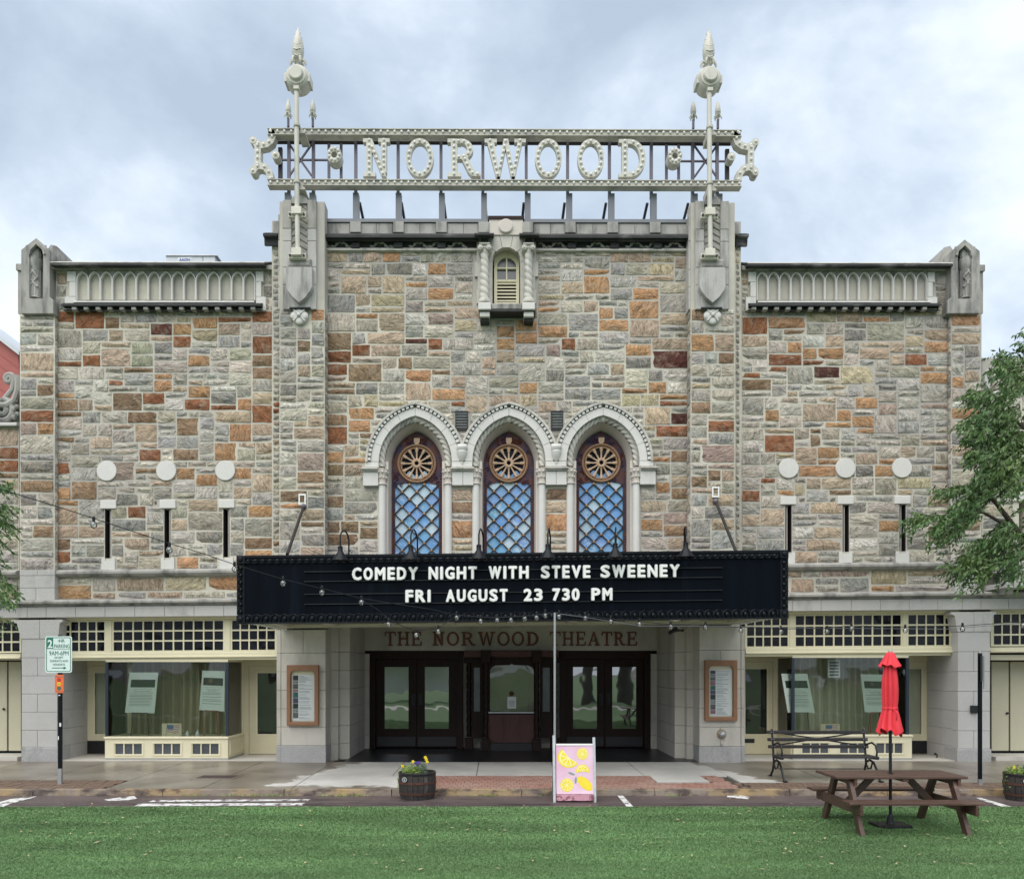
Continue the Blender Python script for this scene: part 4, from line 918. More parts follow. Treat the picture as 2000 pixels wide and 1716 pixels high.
# ---- doors
def leaf_pair(x0, x1, gls):
    base = (gx((x0 + x1) / 2), GY + .1, 0)
    d = thing('double_door', 'dark wood double doors with %s' % ('pale tent and lawn reflected, left of the ticket booth' if x0 < 900 else 'trees reflected in the panes, right of the ticket booth'), 'door', base, 'theatre entrance doors')
    a, b_ = gx(x0), gx(x1); mid = (a + b_) / 2
    fr = MB(); fr.prism([(a, 0), (b_, 0), (b_, zt), (a, zt)], GY + .0, GY + .2, [[(a + .15, -.0 + .001), (b_ - .15, .001), (b_ - .15, zt - .22), (a + .15, zt - .22)]]); fr.build('door_frame', M['bronze'], d, bevel=.008)
    for g0, g1 in gls:
        l0 = a + .152 if g0 == gls[0][0] else mid + .003; l1 = mid - .003 if g0 == gls[0][0] else b_ - .152
        lf = MB(); lf.prism([(l0, .03), (l1, .03), (l1, zt - .222), (l0, zt - .222)], GY + .10, GY + .16, [[(gx(g0), ZR(1423, GY)), (gx(g1), ZR(1423, GY)), (gx(g1), ZR(1302, GY)), (gx(g0), ZR(1302, GY))]])
        lo_ = lf.build('door_leaf', M['bronze'], d, bevel=.006)
        MB().box(gx(g0) - .01, gx(g1) + .01, GY + .125, GY + .135, ZR(1424, GY), ZR(1301, GY)).build('pane', M['mirror'], lo_)
        hx = l1 - .09 if g0 == gls[0][0] else l0 + .09
        mb = MB(); mb.box(hx - .04, hx + .04, GY + .085, GY + .099, .78 + .35, 1.42 + .0); mb.tube([(hx, GY + .09, 1.16), (hx, GY + .04, 1.18), (hx, GY + .04, 1.37), (hx, GY + .09, 1.39)], .012, 6); mb.build('handle', M['iron'], lo_)
        MB().box(l0 + .03, l1 - .03, GY + .09, GY + .099, .06, .30).build('kick_plate', M['iron'], lo_)
    return d
leaf_pair(722, 904, [(750, 797), (829, 876)]); leaf_pair(1094, 1270, [(1120, 1167), (1197, 1244)])

# ---- ticket booth
BY = 20.75
TB = thing('ticket_booth', 'dark carved wood ticket booth with twisted columns between the doors', 'ticket booth', (X(999, BY), BY + .2, 0))
def bxp(px): return X(px, BY)
wr = M['wood_red']; dk = M['bronze']
mb = MB(); mb.prism([(bxp(942), .40), (bxp(1050), .40), (bxp(1050), 2.35), (bxp(942), 2.35)], BY + .05, BY + .14,
  [[(bxp(957), ZR(1389, BY)), (bxp(1043), ZR(1389, BY)), (bxp(1043), ZR(1308, BY)), (bxp(1039), ZR(1302, BY)), (bxp(1032), ZR(1299, BY)), (bxp(1003), ZR(1298, BY)), (bxp(1000), ZR(1295, BY)), (bxp(996), ZR(1298, BY)), (bxp(968), ZR(1299, BY)), (bxp(961), ZR(1302, BY)), (bxp(957), ZR(1308, BY))]])
mb.build('front_panel', dk, TB, bevel=.01)
MB().box(bxp(955), bxp(1045), BY + .09, BY + .10, ZR(1390, BY), ZR(1296, BY)).build('ticket_window', M['glass'], TB)
MB().box(bxp(955), bxp(1045), BY + .45, BY + .47, ZR(1392, BY), ZR(1290, BY)).build('back_blind', mat('olive_blind', (.30, .32, .20), .7, var=.1), TB)
MB().box(bxp(952), bxp(1048), BY - .03, BY + .35, ZR(1392, BY), ZR(1389.5, BY)).build('counter', M['alu'], TB)
for k in range(3):
    a = 953 + 31 * k; pn = MB(); pn.prism([(bxp(a), ZR(1449, BY)), (bxp(a + 30), ZR(1449, BY)), (bxp(a + 30), ZR(1395, BY)), (bxp(a), ZR(1395, BY))], BY + .02, BY + .05, [[(bxp(a + 4), ZR(1444, BY)), (bxp(a + 26), ZR(1444, BY)), (bxp(a + 26), ZR(1406, BY)), (bxp(a + 15), ZR(1400, BY)), (bxp(a + 4), ZR(1406, BY))]])
    pn.build('carved_panel', wr, TB, bevel=.006)
MB().box(bxp(953), bxp(1046), BY + .03, BY + .05, ZR(1450, BY), ZR(1395, BY)).build('panel_ground', wr, TB)
MB().box(bxp(938), bxp(1056), BY - .02, BY + .3, 0, ZR(1450.5, BY)).build('plinth', M['iron'], TB)
for px, yy in ((949, BY), (1048, BY), (916, BY + .35), (1083, BY + .35)):
    mb = MB(); mb.rope([(X(px, yy), yy - .02, .32), (X(px, yy), yy - .02, 2.22)], .07, 2, .22, 14, .32, .02); mb.build('twisted_column', dk, TB, smooth=True, angle=60)
    mb = MB(); c = (X(px, yy), yy - .02, 0); mb.box(c[0] - .11, c[0] + .11, yy - .13, yy + .09, 0, .3); mb.build('pedestal', dk, TB, bevel=.015); MB().box(c[0] - .12, c[0] + .12, yy - .14, yy + .1, 2.22, 2.54).build('capital', dk, TB, bevel=.015)
mb = MB(); mb.box(bxp(906), bxp(1092), BY + .02, BY + .4, 2.36, zt - .003); mb.box(bxp(940), bxp(1056), BY - .06, BY + .019, 2.40, 2.52); mb.build('cornice', wr, TB, bevel=.01)
for a, b_ in ((920, 942), (1056, 1080)):
    mb = MB(); g0, g1 = a + 5, b_ - 5
    mb.prism([(bxp(a), .3), (bxp(b_), .3), (bxp(b_), 2.36), (bxp(a), 2.36)], BY + .2, BY + .26, [[(bxp(g0), ZR(1390, BY)), (bxp(g1), ZR(1390, BY)), (bxp(g1), ZR(1303, BY)), (bxp(g0), ZR(1303, BY))]]); mb.build('side_panel', dk, TB, bevel=.006)
    MB().box(bxp(g0) - .01, bxp(g1) + .01, BY + .23, BY + .24, ZR(1391, BY), ZR(1302, BY)).build('pane', M['pane_grey'], TB)
mb = MB(); mb.box(bxp(991), bxp(1008), BY - .0, BY + .01, ZR(1383, BY), ZR(1360, BY)); nt_ = mb.build('paper_notice', M['paper'], smooth=False, label='white sheet of paper taped inside the ticket booth window', cat='notice')
mb = MB(); 
for k in range(5): mb.box(bxp(994), bxp(1005), BY - .003, BY - .001, ZR(1368 + k * 2.4 + .6, BY), ZR(1368 + k * 2.4, BY))
mb.build('print', M['ink'], nt_)
MB().lathe([(.05, 0), (.062, -.02), (.045, -.05)], (bxp(999), BY + .085, ZR(1354, BY)), 18, 'Y').build('speaking_hole', M['hoop'], TB, smooth=True)

# ================================================================ MARQUEE
MY = 15.2
def T(px): return -11 * (px - 1000) / 1080      # the marquee hangs slightly out of level
def mz(px, py, Y=MY): return ZR(py + T(px), Y)
def mq(mb, a, b_, t_, u, Yf, Yb):
    xa, xb = X(a, Yf), X(b_, Yf); c = [(xa, Yf, mz(a, u, Yf)), (xb, Yf, mz(b_, u, Yf)), (xb, Yf, mz(b_, t_, Yf)), (xa, Yf, mz(a, t_, Yf))]
    return mb.hexa(c + [(x, Yb, z) for x, _, z in c])
MQ = thing('marquee', 'wide black theatre marquee announcing a comedy night in white letters', 'marquee', (X(1000, MY), 16.7, mz(1000, 1207)))
mb = MB(); mq(mb, 476, 1526, 1092, 1196, MY + .03, MY + .10); mb.build('letter_board', M['marquee'], MQ)
xa, xb = X(464, MY), X(1538, MY)
def slabq(x0, x1, y0, y1, pt, pb_):
    zl, zr_, zl2, zr2 = mz(464, pb_), mz(1538, pb_), mz(464, pt), mz(1538, pt); k0, k1 = (x0 - xa) / (xb - xa), (x1 - xa) / (xb - xa)
    L = lambda a, b, k: a + (b - a) * k
    return MB().hexa([(x0, y0, L(zl, zr_, k0)), (x1, y0, L(zl, zr_, k1)), (x1, y0, L(zl2, zr2, k1)), (x0, y0, L(zl2, zr2, k0)), (x0, y1, L(zl, zr_, k0)), (x1, y1, L(zl, zr_, k1)), (x1, y1, L(zl2, zr2, k1)), (x0, y1, L(zl2, zr2, k0))])
slabq(xa + .05, xb - .05, MY + .11, YP - .002, 1088, 1100).build('roof_deck', M['blackpaint'], MQ)
slabq(xa + .02, xa + .10, MY + .1, YP - .002, 1092, 1205).build('side_fascia', M['marquee'], MQ); slabq(xb - .10, xb - .02, MY + .1, YP - .002, 1092, 1205).build('side_fascia', M['marquee'], MQ)
soff = mat('soffit_cream', (.55, .53, .44), .6, var=.06)
slabq(xa + .10, xb - .10, MY + .1, YP - .002, 1190, 1198).build('soffit', soff, MQ)
mb = MB()
for s_ in (slabq(xa + .101, xb - .101, MY + .11, MY + .34, 1199, 1206), slabq(xa + .101, xb - .101, YP - .3, YP - .01, 1199, 1206), slabq(xa + .101, xa + .34, MY + .34, YP - .3, 1199, 1205.5), slabq(xb - .34, xb - .101, MY + .34, YP - .3, 1199, 1205.5)):
    mb.add(s_.v, s_.f)
for k in range(1, 8):
    x = xa + (xb - xa) * k / 8; s_ = slabq(x - .08, x + .08, MY + .34, YP - .3, 1199, 1204); mb.add(s_.v, s_.f)
s_ = slabq(xa + .34, xb - .34, 16.6, 16.8, 1199, 1203.5); mb.add(s_.v, s_.f)
mb.build('soffit_coffers', soff, MQ)
for k in range(7):
    x = xa + (xb - xa) * (k + 1.5) / 8 if k < 7 else 0
    if k % 2 == 1:
        c = (x, 16.0, mz(1000, 1198) - .02); MB().lathe([(.16, 0), (.15, -.03), (.07, -.07), (.01, -.08)], c, 16).build('ceiling_light', M['bulb'], MQ, smooth=True)
# borders with egg-and-dart relief
def bord(name, a, b_, t_, u):
    m_ = MB(); mq(m_, a, b_, t_, u, MY - .02, MY + .12); return m_.build(name, M['blackpaint'], MQ)
bord('border_strip', 464, 1538, 1079, 1083.5); bord('border_strip', 463, 1540, 1209.5, 1212.5)
m_ = MB(); mq(m_, 464, 1538, 1083.6, 1095, MY + .02, MY + .12); m_.build('border_strip', M['blackpaint'], MQ)
m_ = MB(); mq(m_, 464, 1538, 1195, 1209.4, MY + .02, MY + .12); m_.build('border_strip', M['blackpaint'], MQ)
for a, b_ in ((462.5, 477.5), (1524.5, 1539.5)):
    m_ = MB(); mq(m_, a, b_, 1095.1, 1194.9, MY + .015, MY + .12); m_.build('border_strip', M['blackpaint'], MQ)
eg = MB(); sc = MY / F
def arcs(px, py, rx, ry, a0, a1, n=8, r=.011):
    pts = [(X(px, MY) + rx * sc * math.cos(a0 + (a1 - a0) * i / n), MY - .012, mz(px, py) + ry * sc * math.sin(a0 + (a1 - a0) * i / n)) for i in range(n + 1)]; eg.tube(pts, r, 4)
for k in range(58):
    px = 484 + k * 18; eg.ball((X(px, MY), MY + .0, mz(px, 1204)), .05, 8, 5, (.8, .8, 1.15)); arcs(px, 1204, 8, 9, -.2, math.pi + .2)
    eg.ball((X(px + 9, MY), MY + .0, mz(px + 9, 1205)), .025, 5, 4, (.6, .8, 2.2))
for k in range(72):
    px = 484 + k * 14.5; eg.ball((X(px, MY), MY + .01, mz(px, 1089.5)), .038, 7, 4, (1.15, .8, .95)); arcs(px, 1089.5, 5.6, 5, math.pi - .2, 2 * math.pi + .2)
    eg.ball((X(px + 7.2, MY), MY + .01, mz(px + 7.2, 1089.5)), .022, 5, 3, (.5, .8, 2))
for bx_ in (470, 1532):
    s_ = 1 if bx_ < 1000 else -1
    for k in range(7):
        py = 1104 + k * 14.2; eg.ball((X(bx_, MY), MY + .0, mz(bx_, py)), .04, 7, 5, (.9, .8, 1.1)); arcs(bx_, py, 5.5, 6.2, math.pi / 2 * (1 if s_ > 0 else -1) - .3, math.pi * 1.5 * (1 if s_ > 0 else 1) + .3 if s_ > 0 else math.pi / 2 + .3)
eg.build('egg_and_dart_relief', M['blackpaint'], MQ, smooth=True, kind='stuff')
for px in (470, 1532):
    for py in (1087, 1204):
        m_ = MB(); mq(m_, px - 8.5, px + 8.5, py - 8, py + 8, MY - .03, MY + .1); q = (X(px, MY), MY - .03, mz(px, py)); m_.lathe([(.05, 0), (.045, -.02), (.02, -.03)], q, 10, 'Y'); m_.build('corner_block', M['blackpaint'], MQ, smooth=True, bevel=.006)
# bulbs under the rim
for k in range(59):
    px = 478 + k * 18; c = (X(px, MY), MY + .16, mz(px, 1206) - .035); mb = MB(); mb.ball(c, .027, 7, 5); mb.build('rim_bulb', M['bulb'], MQ, smooth=True)
mb = MB()
for x in (xa + .16, xb - .16):
    for k in range(16): mb.ball((x, MY + .35 + k * .165, mz(464 if x < 0 else 1538, 1206) - .03), .03, 6, 4)
mb.build('side_bulbs', M['bulb'], MQ, smooth=True, kind='stuff')
# letter tracks
for py in (1112, 1131, 1156, 1175.5):
    m_ = MB(); mq(m_, 594, 1411, py - .7, py + .7, MY - .005, MY + .03)
    for k in range(26): px = 596 + k * 32.5; mq(m_, px - .6, px + .6, py - 1.2, py + 1.2, MY - .012, MY - .005)
    m_.build('letter_track', M['iron'], MQ)
# letters: text curves turned into meshes
_txt = {}
def bold(mb, s, x0, x1, z0, z1, y, depth, d):
    for k, (a, b_) in enumerate(((0, 0), (-d, 0), (d, 0), (0, d), (0, -d), (-.7 * d, .7 * d), (.7 * d, -.7 * d), (.7 * d, .7 * d), (-.7 * d, -.7 * d))): line(mb, s, x0 + d + a, x1 - d + a, z0 + d + b_, z1 - d + b_, y - .0004 * k, depth)
    return mb
def glyph(ch, off=0.02, ext=.02, bold=True, bev=0.):
    k = (ch, off, ext, bev)
    if k not in _txt:
        cu = bpy.data.curves.new('glyph', 'FONT'); cu.body = ch; cu.offset = off; cu.extrude = ext; cu.resolution_u = 3; cu.bevel_depth = bev; cu.bevel_resolution = 0
        ob = bpy.data.objects.new('glyph', cu); me = bpy.data.meshes.new_from_object(ob)
        v = [tuple(q.co) for q in me.vertices]; f = [tuple(p.vertices) for p in me.polygons]
        bpy.data.objects.remove(ob); bpy.data.meshes.remove(me); bpy.data.curves.remove(cu)
        xs = [q[0] for q in v]; ys = [q[1] for q in v]; _txt[k] = (v, f, min(xs), max(xs), min(ys), max(ys))
    return _txt[k]
def line(mb, s, x0, x1, z0, z1, y, depth=.004, off=.0, bev=0.):   # text laid flat in the x,z plane, facing -y, fitted to a box
    v, f, a, b_, c, d = glyph(s, off, .05, bev=bev)
    return mb.add([(x0 + (q[0] - a) / (b_ - a) * (x1 - x0), y - (q[2] + .05) * depth / .1, z0 + (q[1] - c) / (d - c) * (z1 - z0)) for q in v], f)
def word(wd, a, b_, t_, u):
    ws = [{'I': .34, 'M': 1.12, 'W': 1.3, 'E': .80, 'F': .8, 'T': .9, 'S': .95, 'L': .8}.get(c, 1.0) for c in wd]
    gap = .16; tot = sum(ws) + gap * (len(ws) - 1); s_ = (b_ - a) / tot; x = a
    for c, w_ in zip(wd, ws):
        x1 = x + w_ * s_; pm = (x + x1) / 2; z0, z1 = mz(pm, u), mz(pm, t_)
        mb = MB(); bold(mb, c, X(x, MY), X(x1, MY), z0, z1, MY - .02, .025, .017)
        o = mb.build('letter', M['letter_shade'], MQ)
        mb = MB(); e_ = .009; bold(mb, c, X(x, MY) + e_, X(x1, MY) - e_, z0 + e_, z1 - e_, MY - .049, .010, .010); mb.build('letter_face', M['white'], o)
        x = x1 + gap * s_
for wd, a, b_ in (('COMEDY', 688, 817), ('NIGHT', 837, 932), ('WITH', 954, 1033), ('STEVE', 1056, 1153), ('SWEENEY', 1172, 1327)): word(wd, a, b_, 1105, 1131)
for wd, a, b_ in (('FRI', 792, 842), ('AUGUST', 871, 992), ('23', 1022, 1060), ('730', 1078, 1132), ('PM', 1154, 1196)): word(wd, a, b_, 1149.5, 1175)
# tie rods from the buttresses
for (wx, wy, fx, fy) in ((593, 989, 561, 1082), (1398, 979, 1438, 1078)):
    p = PR(wx, wy, YP - .02); q = PR(fx, fy, 15.9); MB().tube([p, q], .032, 8).build('tie_rod', M['lead'], MQ, smooth=True)
    s_ = -3 if wx < 1000 else 0; MB().pp([(wx + s_ - 7, wy - 6), (wx + s_ - 7, wy - 27), (wx + s_ + 7, wy - 27), (wx + s_ + 7, wy - 6)], YP - .045, YP - .005, [[(wx + s_ - 4.5, wy - 9), (wx + s_ - 4.5, wy - 24), (wx + s_ + 4.5, wy - 24), (wx + s_ + 4.5, wy - 9)]]).build('mortar_patch', M['white'], TH)
    MB().ball(p, .07, 8, 6).build('tie_rod_anchor', M['purple_steel'], MQ, smooth=True)
# gooseneck lamps standing on the marquee edge
GL = None
for i, (px, side) in enumerate(((668, 'above the word comedy, second place from the left rod'), (805, ''), (937, ''), (1071, ''), (1202, ''), (1339, ''))):
    lbl = ['leftmost black gooseneck lamp, left of the marquee lettering', 'black gooseneck lamp above the first word, before the left pointed window', 'black gooseneck lamp between left and middle pointed windows', 'black gooseneck lamp between middle and right pointed windows',
           'black gooseneck lamp in front of the right pointed window', 'rightmost black gooseneck lamp, above the end of the top line of letters'][i]
    loc = (X(px, 15.0), 15.30, mz(px, 1086))
    if GL is None:
        GL = thing('gooseneck_lamp', lbl, 'lamp', loc, 'gooseneck lamps along the marquee'); bx_, by_, bz_ = loc
        pts = [(bx_ + .06, by_ + .06, bz_ - .02), (bx_ + .06, by_ + .06, bz_ + .36)] + [(bx_ + .06 - .075 * (k / 8), by_ + .06 - .22 + .22 * math.cos(math.pi * k / 8), bz_ + .36 + .14 * math.sin(math.pi * k / 8)) for k in range(1, 9)] + [(bx_ - .015, by_ - .38, bz_ + .16)]
        MB().tube(pts, .015, 7).build('arm', M['blackpaint'], GL, smooth=True)
        MB().lathe([(.035, .18), (.045, .17), (.045, .08), (.06, .06), (.145, -.07), (.15, -.085), (.14, -.08), (.05, .05)], (bx_ - .015, by_ - .38, bz_), 20).build('shade', M['blackpaint'], GL, smooth=True)
        MB().lathe([(.05, 0), (.05, .02)], (bx_ + .06, by_ + .06, bz_ - .02), 10).build('base_plate', M['blackpaint'], GL)
        MB().ball((bx_ - .015, by_ - .38, bz_ - .03), .04, 8, 6).build('lamp_bulb', M['bulb'], GL, smooth=True)
    else: tree_copy(GL, loc, lbl)

# ================================================================ SHOP WINGS
def wing(L):
    """L: left or right wing; px figures read off the photograph for each side"""
    if L: d = dict(x=(107, 537), pier=(38, 107), arc=(130, 516), n=(149, 23.3), disc=(210, 326, 441), slit=(211, 327, 442), cut0=-8)
    else: d = dict(x=(1446, 1857), pier=(1857, 1917), arc=(1461, 1828), n=(1478, 22.25), disc=(1539, 1650, 1760), slit=(1540, 1652, 1763), cut0=0)
    x0, x1 = d['x']; a0, a1 = d['arc']; cxm = (x0 + x1) / 2
    WG = thing('shop_wing', 'stone wing with arcaded parapet %s' % ('left of the theatre, behind the parking sign' if L else 'right of the theatre, behind the red umbrella'), 'building', (X(cxm, YW), YW, 0), 'side wings of the theatre')
    hs = [[(s - 6.3, 1083), (s - 6.3, 989.5), (s + 6.3, 989.5), (s + 6.3, 1083)] for s in d['slit']]
    mb = MB(); w0, w1 = (d['pier'][0] + 4, x1) if L else (x0, d['pier'][1] - 4)
    mb.pp([(w0, 1200), (w0, 528), (w1, 528), (w1, 1200)], YW, YW + .34, [h[::-1] for h in hs]); wl = mb.build('stone_wall', M['mortar'], WG)
    mb = MB(); mb.box(X(w0, YW), X(w1, YW), YW + .345, 32, 3.45, Z(526, YW)); mb.build('rear_walls', M['inside'], WG)
    mb = MB(); mb.box(X(w0, YW), X(w1, YW), 22.4, 32, -.1, 3.449); mb.build('rear_wall', M['inside'], WG)
    def blk(px, py):
        for c in d['disc']:
            if (px - c) ** 2 + (py - 917) ** 2 < 17 ** 2: return True
        for s in d['slit']:
            if abs(px - s) < 8 and 986 < py < 1085: return True
            if abs(px - s) < 16.5 and 971 < py < 989: return True
            if abs(px - s) < 14 and 1082 < py < 1107: return True
        if py < 607 and a0 < px < a1: return True
        return False
    it = lay(wl, WG, snap(ashlar(x0 + 2, x1 - 1, 533, 1105, blk, seed=41 if L else 42), d['slit']), YW, 51 if L else 52)
    it += lay(wl, WG, ashlar(x0 + 1, x1 - 1, 1119, 1162.5, seed=43 if L else 44, ch=15, cw=12), YW, 53)
    p0, p1 = d['pier']
    mb = MB(); mb.pp([(p0 + .6, 1106), (p0 + .6, 613), (p1, 613), (p1, 1106)], YE, YW - .002); pr = mb.build('end_pier', M['mortar'], WG)
    it += lay(pr, WG, ashlar(p0 + 1, p1 - 1, 613, 1105, seed=45 if L else 46, cw=8.6), YE, 55, plain=True)
    side_stones(WG, pr, X(p1 if L else p0, YE), 1 if L else -1, YE, YW, 613, 1106, 91)
    place_all(WG, it)
    # dressed stone: string course, belt, arcade, lintels
    e0 = 0 if L else 1446; e1 = 537 if L else 2010
    for a, b_ in (((e0 - 30, 38), (107, 546)) if L else ((1436, 1866), (1918, e1 + 20))):
        MB().mould(a, b_, YW, [(-.02, 1103.5), (.10, 1105), (.16, 1108), (.16, 1112), (.10, 1117), (.03, 1119), (-.02, 1119.5)]).build('string_course', M['grey_stone'], WG)
    qa, qb = (38, 107) if L else (1866, 1919)
    ashlar_blocks(WG, 'dressed_block', qa, qb, [1103.5, 1115, 1139, 1163], YE - .04, .3, M['granite'], [[73], [], [70]] if L else [[1893], [], [1895]])
    MB().mould(-40 if L else 1436, 546 if L else 2030, YW, [(-.02, 1162), (.36, 1163.5), (.40, 1166), (.40, 1169.5), (.34, 1172), (.30, 1172.5), (.30, 1175.5), (-.02, 1176)]).build('belt_moulding', M['grey_stone'], WG)
    cuts = list(range(53, 560, 58)) if L else list(range(1490, 2030, 58)); cuts[0 if L else -1] = cuts[0 if L else -1]
    ashlar_blocks(WG, 'belt_block', -30 if L else 1436, 546 if L else 2025, [1176.2, 1198], YW - .30, .35, M['granite'], [[53, 90] + list(range(147, 560, 58))] if L else [[1452, 1492, 1548, 1604, 1663, 1720, 1776, 1832, 1880, 1916, 1970]])
    for c in d['disc']: q = P(c, 917, YW); MB().lathe([(19.3 * YW / F, .05), (19.5 * YW / F, -.045), (18.8 * YW / F, -.055)], q, 36, 'Y').build('disc', M['lime_clean'], WG, smooth=True)
    for s in d['slit']:
        MB().cpb(s - 15.5, s + 15.5, 972, 988, YW - .045, YW + .2, .008).build('lintel', M['lime_clean'], WG)
        MB().pp([(s - 13, 1106.5), (s - 13, 1082.5), (s - 6.4, 1082.5), (s - 6.4, 1087), (s + 6.4, 1087), (s + 6.4, 1082.5), (s + 13, 1082.5), (s + 13, 1106.5)][::-1], YW - .04, YW + .25).build('sill_block', M['lime_clean'], WG)
        sg = MB(); sg.pb(s - 6.4, s + 6.4, 988.5, 1085, YW + .30, YW + .32); so = sg.build('slit_window', M['lead'], WG)
        lz0, lz1, lx_ = Z(1083, YW, s), Z(989.5, YW, s), X(s, YW); hw_ = 6.3 * YW / F; mb = MB(); mb.box(lx_ - hw_ + .001, lx_ - hw_ + .012, YW + .01, YW + .3, lz0, lz1); mb.box(lx_ + hw_ - .012, lx_ + hw_ - .001, YW + .01, YW + .3, lz0, lz1); mb.build('slit_shade_liner', M['lead'], so)  # black sheets on the reveals paint in the shade of the deep slit
        mb = MB(); xx = s + (2.6 if L else -2.6); q0, q1 = P(xx, 1083, YW), P(xx, 991, YW)
        mb.box(q0[0] - .006, q0[0] + .022, YW + .04, YW + .28, q0[2], q1[2]); mb.build('grille_frame', M['niche'], so)
        mb = MB(); n_ = 12
        for k in range(n_):
            za, zb = q0[2] + (q1[2] - q0[2]) * k / n_, q0[2] + (q1[2] - q0[2]) * (k + 1) / n_; e2 = X(s + (6 if L else -6), YW); xs_ = (q0[0], e2)
            if k % 2: xs_ = xs_[::-1]
            mb.tube([(xs_[0], YW + .08, za), (xs_[1], YW + .08, zb)], .011, 4)
        mb.build('lattice', M['grey_stone'], so)
    # arcade of fifteen blind niches
    n0, pit = d['n']; N_ = 15; e_ = n0 + N_ * pit
    PL = M['lime_clean']; hs = []; pq = lambda i: (math.cos(i * .218) - math.cos(1.09)) / (1 - math.cos(1.09)); pr_ = lambda i: math.sin(i * .218) / math.sin(1.09)
    for k in range(N_):
        l_ = n0 + k * pit + 1.6; r_ = l_ + pit - 3.2; c = (l_ + r_) / 2; hw = (r_ - l_) / 2
        hs.append([(l_, 586), (l_, 548)] + [(c - hw * pq(i), 548 - 16 * pr_(i)) for i in range(1, 5)] + [(c, 532)] + [(c + hw * pq(i), 548 - 16 * pr_(i)) for i in range(4, 0, -1)] + [(r_, 548), (r_, 586)])
    mb = MB(); mb.pp([(n0 - 1, 590), (n0 - 1, 530), (e_ + 1, 530), (e_ + 1, 590)][::-1][::-1], YW - .045, YW + .16, [h[::-1] for h in hs]); ar = mb.build('arcade_panel', M['lime_grey'], WG)
    for h in hs:      # each niche has its own raised pointed rib
        c = h[6][0]; big = [(c + (x - c) * 1.15, y - (1.9 if y < 560 else 0)) for x, y in h]; MB().pp(big, YW - .11, YW - .04, [h]).build('arch_rib', PL, ar)
    proto = None
    for k in range(N_):
        c = n0 + (k + .5) * pit; h_ = pit / 2 - 1.9; mb = MB()
        hh = [(c - 5.5, 586), (c - 5.5, 560)] + [(c - 5.5 * math.cos(math.pi * i / 6), 560 - 8 * math.sin(math.pi * i / 6)) for i in range(1, 6)] + [(c + 5.5, 560), (c + 5.5, 586)]
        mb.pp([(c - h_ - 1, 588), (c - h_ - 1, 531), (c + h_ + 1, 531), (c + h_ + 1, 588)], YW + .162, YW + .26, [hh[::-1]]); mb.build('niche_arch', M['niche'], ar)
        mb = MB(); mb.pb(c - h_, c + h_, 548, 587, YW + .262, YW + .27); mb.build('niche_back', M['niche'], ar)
    q1 = [a0, n0 - 1]; 
    for (u, v) in ((a0 + 1, n0 - 1), (e_ + 1, a1 - 2)):
        for t_, b_, dx in ((530, 550, 0), (550.5, 579, 4), (579.5, 606, -5)):
            xa_, xb_ = (u + dx, v) if u < n0 else (u, v - dx)
            MB().cpb(xa_, xb_, t_, b_, YW - .09, YW + .1, .006).build('dressed_block', PL, WG)
    MB().mould(n0 - 1, e_ + 1, YW, [(.101, 587.5), (.13, 588.5), (.13, 590.5), (.10, 591), (-.02, 592), (-.02, 587.5)]).build('sill', PL, WG)
    MB().mould(n0 - 19, e_ + 17, YW, [(.02, 591), (.24, 593.5), (.24, 597), (.12, 598.5), (.08, 604), (.14, 605), (.14, 607), (0, 608)]).build('dentil_cornice', M['black_stone'], WG)
    for k in range(N_ + 1):
        c = n0 + k * pit - 5; MB().cpb(c - 4.5, c + 4.5, 598.7, 604.5, YW - .21, YW - .07, .012).build('dentil', M['grey_stone'], WG)
    ca, cb = (113, 524) if L else (1452, 1846)
    MB().mould(x0, x1, YW, [(.0, 518), (.14, 519), (.14, 526), (.05, 530), (-.02, 530)]).build('parapet_band', M['grey_stone'], WG)
    MB().mould(ca, cb, YW, [(-.3, 513), (.30, 513.5), (.33, 515.5), (.33, 518), (.24, 521), (.18, 523), (.12, 524.5), (-.3, 524.5)]).build('cornice', M['black_stone'], WG)
    MB().mould(ca, cb, YW, [(-.3, 511.5), (.31, 511.8), (.32, 513.4), (-.3, 513.4)]).build('coping', M['lime'], WG)
    # gabled torch block on the end pier
    c, mir = (70.5, 1) if L else (1884.5, -1)
    f_ = lambda x: c + (x - 70.5) * mir
    def pl(l, mir_=mir): l = [(f_(x), y) for x, y in l]; return l if mir_ > 0 else l[::-1]
    TBK = MB(); hol = [(57, 583), (57, 500), (59, 490), (64, 482), (70, 476.5), (76, 482), (82, 490), (84, 500), (84, 583)]
    TBK.pp(pl([(41, 612), (41, 489), (70.5, 466), (97, 489), (97, 580), (104, 586), (104, 612)]), YE - .12, YE + .35, [pl(hol)]); TBK.build('gable_block', M['grey_stone'], WG, bevel=.01)
    mb = MB(); mb.pp(pl([(50, 585), (50, 480), (90, 480), (90, 585)]), YE + .12, YE + .14); mb.build('niche_back', M['grey_stone'], WG)
    mb = MB(); mb.pp(pl([(54, 496), (56.5, 485), (70, 472.5), (84, 485), (87, 496), (84, 498), (82, 489), (70, 477.5), (59, 489), (57, 498)]), YE - .17, YE - .1); mb.build('hood_mould', M['grey_stone'], WG)
    q = P(f_(70), 583, YE + .06); s1 = YE / F
    mb = MB(); mb.lathe([(10 * s1, 0), (9 * s1, 3 * s1), (9.5 * s1, 58 * s1), (12.5 * s1, 62 * s1), (13.5 * s1, 74 * s1), (12.5 * s1, 78 * s1), (8 * s1, 80 * s1)], q, 16)
    for k in range(6): mb.ball((q[0] + (k % 3 - 1) * .07, q[1] - .06, q[2] + (84 + (k // 3) * 9) * s1), .10 - .03 * (k // 3), 8, 6, (.9, .8, 1.5))
